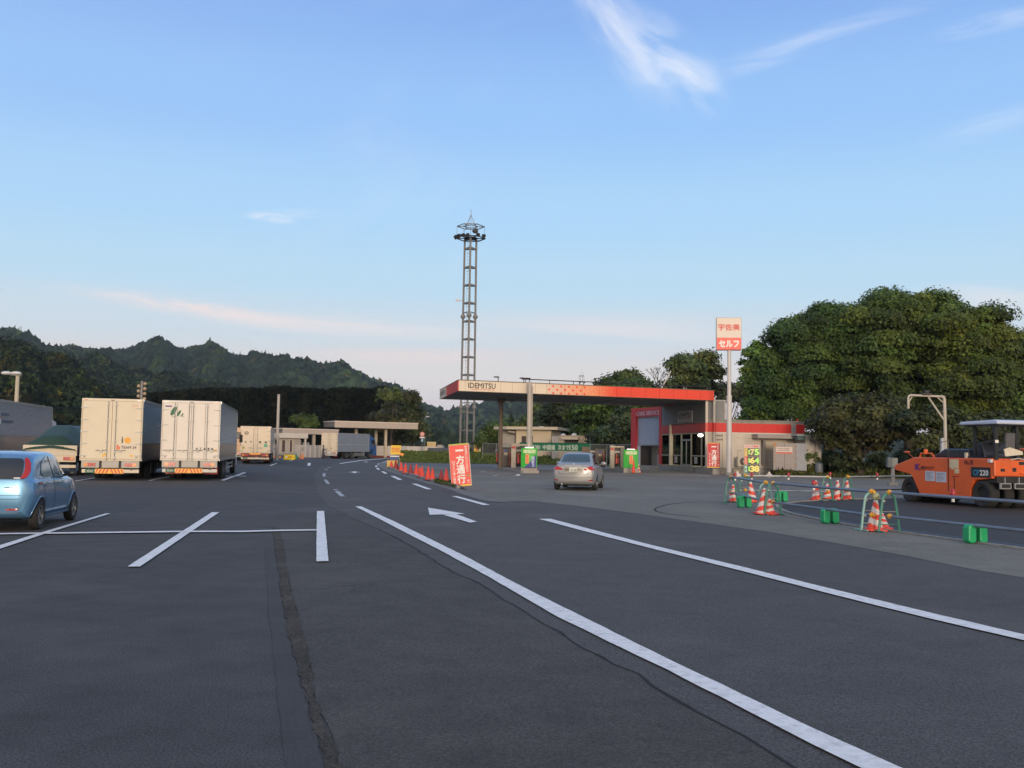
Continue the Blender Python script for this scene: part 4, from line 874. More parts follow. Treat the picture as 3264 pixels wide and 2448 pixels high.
# silver lorry at the left edge
p0 = Vector((-25.8, 48.7, 0)); rt = Vector((math.cos(HT), -math.sin(HT), 0))
t0 = truck('box_truck', 'silver ribbed box lorry at the left edge, side on, with blue lettering', 'lorry', 0, 0, HT, H=3.72, zf=.95, lower=.95, loc=p0 - rt * 1.245, Ln=11.7, cab=white, group='box lorries parked side by side')
sx = 1.245 + .015; o3 = (sx + .004, 2.6, 2.72); X3 = (0, 1, 0)
for (yy, zz, w_, s_) in ((1.75, 2.98, 1.6, 'SHIZUOKA'), (2.35, 2.62, 2.0, 'TRANSPORT')): text_obj(s_, mat('print_blue', (.015, .04, .17), .5), t0, (sx + .004, yy, zz), X3, YD, w=w_, h=.15, bold=.01, depth=.002)
db = MB(); quad(db, (sx, .55, 2.5), X3, YD, -.4, .35, .40, .58); quad(db, (sx, .55, 2.5), X3, YD, -.5, .55, -.02, .24); quad(db, (sx, .55, 2.5), X3, YD, -.35, .2, -.75, -.05); db.build('side_emblem', inkwhite, t0)
db = MB(); quad(db, (sx, .55, 2.5), X3, YD, -.5, .5, .28, .33); db.build('emblem_stripe', inkred, t0)
# cooling unit pieces seen beyond its nose
fr = MB(); fr.box(.7, 1.2, 11.72, 12.1, 2.6, 3.0); fr.box(.8, 1.25, 11.72, 12.2, 2.3, 2.55); fr.build('nose_equipment', white, t0, bevel=.02)
# container trailer
t3 = truck('box_trailer', 'cream boxed trailer with black characters and dark red mud flaps', 'lorry', 860, 83.0, HT, Ln=11.5, H=3.2, zf=.95, col=mat('peach_cream_box', (.72, .60, .45), .5, var=.03, dirt=.2, dirtcol=(.45, .36, .25), scale=1.2), lower=1.0, flap=mat('dark_red_flap', (.20, .02, .015), .5), chev=False, bumper=cream, sill=mat('dark_red_frame', (.17, .02, .015), .5), side='ribbed')
for x, ch in zip((-.80, -.38, .38, .86), '木下運輸'): text_obj(ch, inkblack, t3, (x, -.039, 1.86), XD, YD, h=.18, bold=.03)
db = MB()
for k in range(20):
    a = 2 * PI * k / 20; b_ = 2 * PI * (k + 1) / 20; c0 = (-.75, 2.62)
    db.add([(c0[0] + .17 * math.cos(a), -.039, c0[1] + .17 * math.sin(a)), (c0[0] + .17 * math.cos(b_), -.039, c0[1] + .17 * math.sin(b_)), (c0[0] + .13 * math.cos(b_), -.039, c0[1] + .13 * math.sin(b_)), (c0[0] + .13 * math.cos(a), -.039, c0[1] + .13 * math.sin(a))], [(0, 1, 2, 3)])
quad(db, (-.75, -.037, 2.62), XD, YD, -.16, .16, -.04, .04); db.build('ring_emblem', inkblack, t3)
MB().box(.70, 1.0, -.042, -.036, 1.45, 1.72).build('green_sticker', mat('sticker_green', (.10, .42, .25), .5), t3)
db = MB(); disc(db, org, XD, YD, -.98, 1.38, .13, n=20, off=.004); db.build('round_sticker', mat('sticker_olive', (.42, .36, .08), .5), t3)
MB().box(-.45, .45, -.07, -.035, .80, .93).build('reflector_bar', mat('reflective_amber', (.85, .33, .02), .4), t3)
# peach lorry partly hidden behind it
t6 = truck('box_truck', 'peach coloured lorry mostly hidden between the white lorry and the trailer', 'lorry', 0, 0, HT, Ln=6, H=3.35, zf=.9, loc=at(749, 99) + Vector((1.2, 0, 0)), col=mat('peach_box', (.62, .38, .22), .5, dirt=.2), side=mat('peach_side', (.5, .33, .2), .5), chev=False, wheelz=(1.6, 2.6))
MB().box(-1.05, -.72, -.05, -.03, 2.2, 2.9).build('rear_window', blackpl, t6)
# grey wing-body lorry far off
t4 = truck('wing_body_truck', 'grey curtain sided lorry with a blue cab stopped before the long canopy', 'lorry', 1074, 127, math.atan2(.4, .91), Ln=7.8, H=3.36, zf=.95, side=mat('grey_blue_side', (.23, .26, .31), .55), col=mat('cream_doors', (.68, .58, .44), .5), cab=mat('blue_cab', (.03, .10, .28), .35, coat=.5), chev=False, wheelz=(2.4, 3.5), lower=.95, flap=mat('dark_red_flap', (.20, .02, .015), .5))

# flatbed lorry under a green tarpaulin
def flatbed():
    h = HT; rtv = Vector((math.cos(h), -math.sin(h), 0)); fwv = Vector((math.sin(h), math.cos(h), 0))
    base = at(69, 46.0) + rtv * 1.2; base.z = 0; t = thing('flatbed_truck', 'flatbed lorry loaded under a sagging dark green tarpaulin', 'lorry', base, -h)
    MB().box(-1.2, 1.2, 0, 9, .95, 1.15).box(-1.2, 1.2, -.02, .04, .95, 1.45).box(-1.2, -1.15, 0, 9, 1.1, 1.45).box(1.15, 1.2, 0, 9, 1.1, 1.45).build('load_bed', cream, t, bevel=.01)
    for sg in (-1, 1):
        l = MB(); a = sg * 1.08; l.box(min(a, a - sg * .18), max(a, a - sg * .18), -.04, 0, .74, .90, 1); b_ = a - sg * .18; l.box(min(b_, b_ - sg * .3), max(b_, b_ - sg * .3), -.04, 0, .74, .90, 0); l.build('tail_lamp', [red_lens, amber_lens], t)
    MB().box(-1.15, 1.15, .0, .12, .66, .95).build('lamp_panel', cream, t, bevel=.01); MB().box(-1.15, 1.15, .05, .15, .38, .52).build('rear_bumper', cream, t)
    MB().box(-.45, -.3, .1, 9, .55, .95).box(.3, .45, .1, 9, .55, .95).build('chassis', darkmetal, t)
    for y in (2.4, 3.6):
        for sg in (-1, 1): wheel(t, sg * 1.0, y, .46, .27, sg)
    for sg in (-1, 1): wheel(t, sg * 1.0, 9.6, .46, .27, sg)
    nx, ny = 15, 26; mb = MB(); rnd = random.Random(8)
    for j in range(ny + 1):
        y = -.10 + 8.9 * j / ny; e = min(1, j / 7)
        for i in range(nx + 1):
            x = -1.28 + 2.56 * i / nx; q = 1 - abs(x / 1.28)
            z = 1.38 + (1.05 * min(1, q * 1.7)) * (.35 + .65 * e) + .03 * math.sin(y * 3 + x * 4) + .012 * rnd.uniform(-1, 1)
            if i in (0, nx): z = 1.12 + .05 * math.sin(y * 4)
            if j == 0: z = min(z, 1.2 + .12 * q)
            mb.v.append((x, y, z))
    for j in range(ny):
        for i in range(nx): a = j * (nx + 1) + i; mb.f.append((a, a + 1, a + nx + 2, a + nx + 1)); mb.m.append(0)
    mb.build('tarpaulin', mat('green_tarpaulin', (.022, .055, .036), .55, var=.12, scale=2, bump=.3, bscale=6), t, smooth='all')
    y0 = 9.05; cb = MB().prism([(y0, .6), (y0, 2.45), (y0 + 1.4, 2.45), (y0 + 1.75, 1.5), (y0 + 1.75, .6)], 'x', -1.1, 1.1).build('cab', white, t, bevel=.05)
    MB().box(.3, .95, y0 - .012, y0 - .002, 1.7, 2.25).build('rear_window', glass, cb); MB().box(-.95, -.3, y0 - .012, y0 - .002, 1.7, 2.25).build('rear_window', glass, cb)
    MB().box(-1.15, 1.15, y0 - .25, y0 - .18, 1.1, 2.35).build('headboard', steel, t)
flatbed()

# ---- passenger cars: lofted body, panels laid on by projection
def crom(pts, k):
    out = []; n = len(pts)
    for i in range(n - 1):
        p0, p1, p2, p3 = (np.array(pts[max(i - 1, 0)]), np.array(pts[i]), np.array(pts[i + 1]), np.array(pts[min(i + 2, n - 1)]))
        if i == 0: p0 = p1 * 2 - p2
        if i == n - 2: p3 = p2 * 2 - p1
        for j in range(k):
            t = j / k; out.append(.5 * (2 * p1 + (p2 - p0) * t + (2 * p0 - 5 * p1 + 4 * p2 - p3) * t * t + (3 * p1 - p0 - 3 * p2 + p3) * t ** 3))
    out.append(np.array(pts[-1])); return np.array(out)
def car_shell(stations, L, W, warp=(.055, .05), plan=3.2):
    """stations: y, zb, zbelt, zroof, ws, wm, wb, wr"""
    ys = np.array([s[0] for s in stations]); S = np.array(stations, float)
    yy = np.unique(np.concatenate([np.linspace(ys[0], ys[-1], 56), ys])); from_ = []
    for c in range(1, 8):
        # monotone cubic through the stations
        x, f = ys, S[:, c]; dx = np.diff(x); sl_ = np.diff(f) / dx; m = np.zeros(len(x)); m[1:-1] = np.where(sl_[:-1] * sl_[1:] > 0, 2 * sl_[:-1] * sl_[1:] / (sl_[:-1] + sl_[1:] + 1e-9), 0); m[0] = sl_[0]; m[-1] = sl_[-1]
        i = np.clip(np.searchsorted(x, yy, side='right') - 1, 0, len(dx) - 1); t = (yy - x[i]) / dx[i]
        from_.append((2 * t ** 3 - 3 * t ** 2 + 1) * f[i] + (t ** 3 - 2 * t ** 2 + t) * dx[i] * m[i] + (-2 * t ** 3 + 3 * t ** 2) * f[i + 1] + (t ** 3 - t ** 2) * dx[i] * m[i + 1])
    rows = []
    for k, y in enumerate(yy):
        zb, zl, zr, ws, wm, wb, wr = [q[k] for q in from_]; gh = max(zr - zl, .02); e = min(gh / .45, 1)
        sec = [(0, zb), (ws * .55, zb), (ws * .93, zb + .01), (ws, zb + .07), (wm * .985, zb + (zl - zb) * .36), (wm, zb + (zl - zb) * .66), (wb + (wm - wb) * .35, zl - .03), (wb, zl), (wb + (wr - wb) * .5, zl + gh * (.50)), (wr, zr - .085 * e - .006), (wr * .86, zr - .028 * e - .002), (wr * .45, zr - .006 * e), (0, zr)]
        c = crom(sec, 3); rows.append([(x, y, z) for x, z in c])
    half = np.array(rows); nk = half.shape[1]
    full = np.concatenate([half, half[:, -2:0:-1] * np.array([-1, 1, 1])], 1); m = full.shape[1]
    yc = L / 2; dy = full[:, :, 1] - yc; q = np.abs(full[:, :, 0]) / (W / 2)
    fac = np.where(dy < 0, warp[0], warp[1]); full[:, :, 1] = yc + dy * (1 - fac * q ** plan)
    mb = MB(); mb.v = [tuple(p) for p in full.reshape(-1, 3)]; n = len(yy)
    mb.f = [(i * m + j, i * m + (j + 1) % m, (i + 1) * m + (j + 1) % m, (i + 1) * m + j) for i in range(n - 1) for j in range(m)] + [tuple(range(m - 1, -1, -1)), tuple(range((n - 1) * m, n * m))]
    mb.m = [0] * len(mb.f); return mb
def decal(bvh, poly, view, off, name, m, parent, step=.05, rnd=0):
    """poly in (x,z) for 'rear'/'front', (y,z) for 'right'/'left'"""
    if rnd:
        pp = [np.array(p) for p in poly]; n = len(pp); q = []
        for i in range(n):
            a, b, c = pp[i - 1], pp[i], pp[(i + 1) % n]; ra = min(rnd, np.linalg.norm(a - b) * .4); rc = min(rnd, np.linalg.norm(c - b) * .4)
            p1 = b + (a - b) / np.linalg.norm(a - b) * ra; p2 = b + (c - b) / np.linalg.norm(c - b) * rc
            for t in (0, .25, .5, .75, 1): q.append(tuple((1 - t) ** 2 * p1 + 2 * t * (1 - t) * b + t * t * p2))
        poly = q
    B = []; n = len(poly)
    for i in range(n):
        a = np.array(poly[i]); b = np.array(poly[(i + 1) % n]); k = max(1, int(np.linalg.norm(b - a) / step))
        for j in range(k): B.append(tuple(a + (b - a) * j / k))
    def inside(p):
        c = False; x, y = p
        for i in range(n):
            x1, y1 = poly[i]; x2, y2 = poly[(i + 1) % n]
            if (y1 > y) != (y2 > y) and x < (x2 - x1) * (y - y1) / (y2 - y1) + x1: c = not c
        return c
    P = np.array(poly); I = [(x, y) for x in np.arange(P[:, 0].min() + step / 2, P[:, 0].max(), step) for y in np.arange(P[:, 1].min() + step / 2, P[:, 1].max(), step) if inside((x, y)) and min(math.hypot(x - u, y - v) for u, v in B) > step * .35]
    nb = len(B); r = delaunay_2d_cdt([Vector(p) for p in B + I], [(i, (i + 1) % nb) for i in range(nb)], [], 0, 1e-5); vs, fs = r[0], r[2]
    fs = [f for f in fs if inside((sum(vs[i].x for i in f) / 3, sum(vs[i].y for i in f) / 3))]
    out = []
    for v in vs:
        if view == 'rear': o, d = Vector((v.x, -5, v.y)), Vector((0, 1, 0))
        elif view == 'front': o, d = Vector((v.x, 15, v.y)), Vector((0, -1, 0))
        elif view == 'right': o, d = Vector((5, v.x, v.y)), Vector((-1, 0, 0))
        elif view == 'left': o, d = Vector((-5, v.x, v.y)), Vector((1, 0, 0))
        else: o, d = Vector((v.x, v.y, 5)), Vector((0, 0, -1))
        hit = bvh.ray_cast(o, d)
        if hit[0] is None:
            nr = bvh.find_nearest(o + d * 5); out.append(nr[0] + nr[1] * off)
        else: out.append(hit[0] - d * off * .5 + hit[1] * off)
    mb = MB(); mb.add(out, [tuple(f) for f in fs]); return mb.build(name, m, parent, smooth='all')
def arches(body, wheels, r, W):
    cut = MB()
    for y, z in wheels:
        for sg in (-1, 1): cut.cyl((sg * (W / 2 - .26), y, z), (sg * (W / 2 + .3), y, z), r, n=36)
    c = cut.build('cutter', [mat('wheel_well_black', (.008, .008, .009), .9)]); b = body.modifiers.new('arch', 'BOOLEAN'); b.object = c; b.operation = 'DIFFERENCE'; b.solver = 'EXACT'; b.material_mode = 'TRANSFER'
    dg = bpy.context.evaluated_depsgraph_get(); me = bpy.data.meshes.new_from_object(body.evaluated_get(dg)); body.modifiers.clear(); body.data = me; bpy.data.objects.remove(c)
    if len(me.materials) < 2: me.materials.append(mat('wheel_well_black', (.008, .008, .009), .9))
    me.materials[1] = mat('wheel_well_black', (.008, .008, .009), .9)
    for p in me.polygons:
        for y, z in wheels:
            rr = math.hypot(p.center.y - y, p.center.z - z)
            if (rr < r + .004 and abs(p.center.x) < W / 2 - .25) and abs(p.normal.x) > .9 or (rr < r + .01 and rr > r - .02 and abs(p.normal.x) < .3 and W / 2 - .27 < abs(p.center.x)): p.material_index = 1
    me.polygons.foreach_set('use_smooth', [True] * len(me.polygons)); me.set_sharp_from_angle(angle=R(38))
def finish_car(t, mb, paint, wheels_y, wr_, W, spokes, rimm, tyre_w=.17, archr=.33):
    body = mb.build('body', paint, t, smooth='all'); bm = bmesh.new(); bm.from_mesh(body.data); bvh = BVHTree.FromBMesh(bm); bm.free()
    for y in wheels_y:      # flat black panels painting the dark of the wheel openings; wheels stand just proud
        for v in ('right', 'left'):
            pts = [(y + archr * math.cos(a), max(wr_ + .01 + archr * math.sin(a), .235)) for a in np.linspace(R(-9), R(189), 26)]
            decal(bvh, pts, v, .006, 'dark_arch_panel', mat('wheel_well_black', (.008, .008, .009), .9), t, step=.05)
    for y in wheels_y:
        for sg in (-1, 1): wheel(t, sg * (W / 2 - tyre_w / 2 + .012), y, wr_, tyre_w, sg, rimr=wr_ * .66, spokes=spokes, rimmat=rimm)
    for y in wheels_y:
        for sg in (-1, 1):
            pts = []
            for a in np.linspace(R(-8), R(188), 22):
                hit = bvh.ray_cast(Vector((sg * 5, y + (archr + .012) * math.cos(a), wr_ + .01 + (archr + .012) * math.sin(a))), Vector((-sg, 0, 0)))
                if hit[0] is not None: pts.append(hit[0])
            if len(pts) > 3: MB().tube(pts, .010, 6).build('arch_lip', paint, t, smooth='all')
    MB().box(-W / 2 + .28, W / 2 - .28, .35, wheels_y[1] + .3, .19, .27).build('underbody', mat('wheel_well_black', (.008, .008, .009), .9), t)
    return body, bvh

def blue_car():
    h = math.atan2(-.43, 2.35); L, W = 3.395, 1.475; rt = Vector((math.cos(h), -math.sin(h), 0)); fw = Vector((math.sin(h), math.cos(h), 0))
    ax = Vector((-8.62, 18.0, 0)) - rt * (W / 2 - .02); base = ax - fw * .52
    t = thing('compact_car', 'small light blue hatchback with a curved red tail lamp', 'car', base, -h)
    st = [(0.00, .34, .90, .925, .57, .625, .58, .50), (.03, .28, .91, 1.00, .62, .67, .62, .53), (.10, .235, .92, 1.17, .65, .71, .665, .58), (.20, .215, .93, 1.32, .665, .73, .685, .60), (.36, .20, .935, 1.425, .675, .7375, .695, .61), (.75, .19, .935, 1.47, .68, .7375, .695, .615), (1.4, .18, .93, 1.48, .68, .7375, .695, .61), (1.9, .18, .925, 1.44, .68, .7375, .69, .59), (2.25, .18, .92, 1.29, .68, .7375, .68, .55), (2.62, .18, .915, 1.02, .68, .735, .675, .56), (2.95, .19, .88, .93, .67, .725, .66, .52), (3.25, .22, .76, .80, .63, .69, .61, .45), (3.395, .32, .60, .62, .54, .60, .52, .36)]
    paint = mat('light_blue_paint', (.13, .30, .50), .34, .6, var=.03, coat=1.0, spec=.5)
    body, bvh = finish_car(t, car_shell(st, L, W), paint, (.55, 2.91), .275, W, 5, mat('alloy_silver', (.55, .55, .52), .3, .9), archr=.325)
    D = lambda *a, **k: decal(bvh, *a, **k)
    D([(-.50, .955), (.50, .955), (.535, 1.10), (.50, 1.335), (-.50, 1.335), (-.535, 1.10)], 'rear', .006, 'rear_window', glass, t, rnd=.08)
    for sg in (-1, 1):
        q = [(sg * .50, .95), (sg * .60, .985), (sg * .625, 1.10), (sg * .605, 1.24), (sg * .555, 1.33), (sg * .50, 1.335), (sg * .545, 1.2), (sg * .545, 1.08)]; D(q, 'rear', .022, 'tail_lamp', red_lens, t, step=.018, rnd=.03)
        v = 'right' if sg > 0 else 'left'; sgl = mat('side_glass_sky_tone', (.20, .27, .31), .08, spec=.8, coat=.8)  # opaque panes; the pale base colour stands in for sky seen through
        D([(.62, 1.04), (.75, 1.27), (1.05, 1.365), (1.14, 1.37), (1.40, .97), (.80, .97)], v, .006, 'rear_side_window', sgl, t, rnd=.06)
        D([(1.20, 1.37), (1.60, 1.375), (1.95, 1.28), (2.30, 1.06), (2.42, .955), (1.46, .965)], v, .006, 'front_side_window', sgl, t, rnd=.05)
        D([(.66, .86), (2.72, .855), (2.72, .87), (.66, .875)], v, .008, 'side_trim', chrome, t, step=.06)
        D([(.42, .855), (.62, .855), (.62, .885), (.42, .885)], v, .009, 'side_reflector', red_lens, t)
        for y in (.80, 1.62): D([(y, .80), (y + .15, .80), (y + .15, .835), (y, .835)], v, .02, 'door_handle', paint, t, step=.02, rnd=.01)
        for pts in ([(1.44, .30), (1.455, .30), (1.445, .95), (1.43, .95)], [(2.50, .30), (2.51, .30), (2.50, .90), (2.49, .90)], [(.90, .45), (.912, .45), (.70, .80), (.69, .80)], [(.9, .29), (2.5, .29), (2.5, .30), (.9, .30)]): D(pts, v, .003, 'door_seam', blackpl, t, step=.05)
        D([(.62, .225), (2.62, .225), (2.62, .27), (.62, .27)], v, .02, 'sill_trim', paint, t, step=.08)
        mr = MB(); mr.ball((sg * (W / 2 + .09), 2.23, 1.02), .1, 8, sq=(1.0, .55, .7)); mr.tube([(sg * (W / 2 - .08), 2.28, .97), (sg * (W / 2 + .05), 2.24, .99)], .025, 6); mr.build('wing_mirror', blackpl, t, smooth='all')
        D([(sg * .12, .325), (sg * .50, .325), (sg * .50, .36), (sg * .12, .36)][::1] if False else [(sg * .30, .385), (sg * .50, .39), (sg * .50, .42), (sg * .30, .415)], 'rear', .01, 'rear_reflector', red_lens, t)
    D([(-.52, .655), (.52, .655), (.52, .664), (-.52, .664)], 'rear', .003, 'tailgate_seam', blackpl, t); D([(-.45, .585), (.45, .585), (.52, .60), (.52, .608), (.45, .593), (-.45, .593)], 'rear', .003, 'tailgate_seam', blackpl, t)
    D([(-.50, .345), (.55, .345), (.55, .353), (-.50, .353)], 'rear', .003, 'bumper_seam', blackpl, t)
    D([(.26, .80), (.40, .803), (.40, .818), (.26, .815)], 'rear', .006, 'badge', chrome, t)
    D([(.40, .965), (.50, .965), (.50, .985), (.40, .985)], 'rear', .012, 'round_sticker', inkwhite, t)
    MB().box(-.17, .17, -.03, -.005, .46, .60).build('number_plate', mat('yellow_plate', (.80, .45, .03), .5), t); text_obj('58-07', inkblack, t, (0, -.032, .52), XD, YD, w=.24, h=.07, bold=.02)
    MB().tube([(.02, .25, 1.42), (.02, .14, 1.53)], [.006, .003], 6).box(-.03, .07, .22, .30, 1.40, 1.42).build('aerial', blackpl, t)
    MB().box(-.15, .15, .08, .10, .955, .97).build('wiper', blackpl, t)
    MB().cyl((-.35, .05, .24), (-.35, -.03, .24), .03, n=10).build('exhaust', steel, t)
    D([(-.56, 1.03), (.56, 1.03), (.52, 1.40), (-.52, 1.40)], 'front', .006, 'windscreen', glass, t, rnd=.05)
    for sg in (-1, 1): D([(sg * .38, .68), (sg * .60, .70), (sg * .60, .80), (sg * .44, .78)], 'front', .01, 'headlamp', clear_lens, t, rnd=.03)
blue_car()
bpy.data.objects['compact_car'].scale = (1, 1, .97)

def sedan():
    pr_, pf_ = G(1902, 1563.5), G(1922, 1556); h = math.atan2(.48, 2.65); L, W = 4.61, 1.695
    rt = Vector((math.cos(h), -math.sin(h), 0)); fw = Vector((math.sin(h), math.cos(h), 0)); base = pr_ - rt * W / 2 - fw * .92; base.z = 0
    t = thing('sedan', 'silver sedan driving away across the station apron', 'car', base, -h)
    st = [(0.00, .40, .80, .90, .66, .73, .68, .52), (.03, .33, .88, .995, .71, .775, .72, .56), (.10, .27, .92, 1.06, .75, .815, .745, .60), (.30, .22, .94, 1.095, .77, .84, .76, .62), (.62, .20, .95, 1.12, .78, .8475, .765, .62), (.95, .19, .955, 1.30, .78, .8475, .765, .60), (1.30, .18, .955, 1.465, .78, .8475, .765, .585), (1.70, .18, .955, 1.515, .78, .8475, .765, .58), (2.35, .18, .95, 1.51, .78, .8475, .765, .58), (2.85, .18, .945, 1.38, .78, .8475, .76, .575), (3.40, .18, .93, 1.06, .78, .845, .755, .59), (3.95, .19, .87, .96, .77, .83, .74, .56), (4.45, .23, .74, .80, .70, .77, .67, .45), (4.61, .34, .60, .62, .60, .66, .58, .36)]
    paint = mat('silver_paint', (.36, .365, .375), .42, .45, var=.03, coat=.35)
    body, bvh = finish_car(t, car_shell(st, L, W), paint, (.98, 3.68), .31, W, 5, mat('alloy_silver', (.55, .55, .52), .3, .9), tyre_w=.19, archr=.355)
    D = lambda *a, **k: decal(bvh, *a, **k)
    rg = mat('rear_glass', (.02, .05, .06), .05, spec=.8, coat=.8)
    D([(-.60, 1.135), (.60, 1.135), (.50, 1.44), (-.50, 1.44)], 'rear', .006, 'rear_window', rg, t, rnd=.05)
    for sg in (-1, 1):
        D([(sg * .38, .83), (sg * .60, .82), (sg * .80, .82), (sg * .79, .95), (sg * .72, .985), (sg * .55, .93)], 'rear', .012, 'tail_lamp', red_lens, t, step=.04, rnd=.03)
        D([(sg * .60, .40), (sg * .76, .41), (sg * .76, .45), (sg * .60, .44)], 'rear', .01, 'rear_reflector', red_lens, t)
        v = 'right' if sg > 0 else 'left'
        D([(1.00, 1.02), (1.42, 1.36), (1.85, 1.415), (2.02, 1.415), (2.08, .99), (1.05, .99)], v, .006, 'rear_side_window', glass, t, rnd=.05)
        D([(2.10, 1.415), (2.40, 1.40), (2.75, 1.28), (3.20, 1.02), (3.16, .985), (2.14, .985)], v, .006, 'front_side_window', glass, t, rnd=.05)
        for y in (1.25, 2.20): D([(y, .86), (y + .18, .86), (y + .18, .89), (y, .89)], v, .02, 'door_handle', chrome, t, step=.03, rnd=.01)
        for pts in ([(2.08, .32), (2.09, .32), (2.10, .96), (2.09, .96)], [(3.14, .32), (3.15, .32), (3.15, .95), (3.14, .95)], [(1.30, .40), (1.31, .40), (1.06, .85), (1.05, .85)]): D(pts, v, .003, 'door_seam', blackpl, t, step=.06)
        mr = MB(); mr.ball((sg * (W / 2 + .10), 2.86, 1.06), .115, 8, sq=(1.05, .6, .68)); mr.tube([(sg * (W / 2 - .08), 2.92, 1.0), (sg * (W / 2 + .05), 2.87, 1.03)], .03, 6); mr.build('wing_mirror', paint, t, smooth='all')
        D([(sg * .40, .68), (sg * .68, .70), (sg * .68, .82), (sg * .46, .80)], 'front', .01, 'headlamp', clear_lens, t, rnd=.03)
    D([(-.33, .965), (.33, .965), (.33, .985), (-.33, .985)], 'rear', .018, 'chrome_strip', chrome, t)
    D([(-.36, .72), (.36, .72), (.36, .955), (-.36, .955)], 'rear', .003, 'plate_recess', mat('silver_shade_panel', (.34, .32, .29), .4, .5), t, rnd=.03)
    pl_ = MB().box(-.165, .165, -.04, -.01, .755, .92).build('number_plate', mat('white_plate', (.62, .62, .58), .5), t); text_obj('31-20', mat('plate_green_text', (.03, .14, .06), .5), pl_, (.02, -.042, .82), XD, YD, w=.24, h=.075, bold=.02)
    D([(-.55, .665), (.55, .665), (.62, .80), (.61, .80), (.54, .675), (-.54, .675), (-.61, .80), (-.62, .80)], 'rear', .003, 'boot_seam', blackpl, t)
    D([(-.78, .52), (.78, .52), (.78, .53), (-.78, .53)], 'rear', .003, 'bumper_seam', mat('seam_grey', (.1, .1, .1), .5), t)
    db = MB(); db.ball((0, -.0, 1.045), .03, 6, sq=(1, .4, 1)); db.build('badge', chrome, t)
    MB().cyl((-.45, .05, .27), (-.45, -.0, .27), .035, n=10).build('exhaust', steel, t)
    D([(-.56, 1.09), (.56, 1.09), (.50, 1.42), (-.50, 1.42)], 'front', .006, 'windscreen', glass, t, rnd=.05)
sedan()

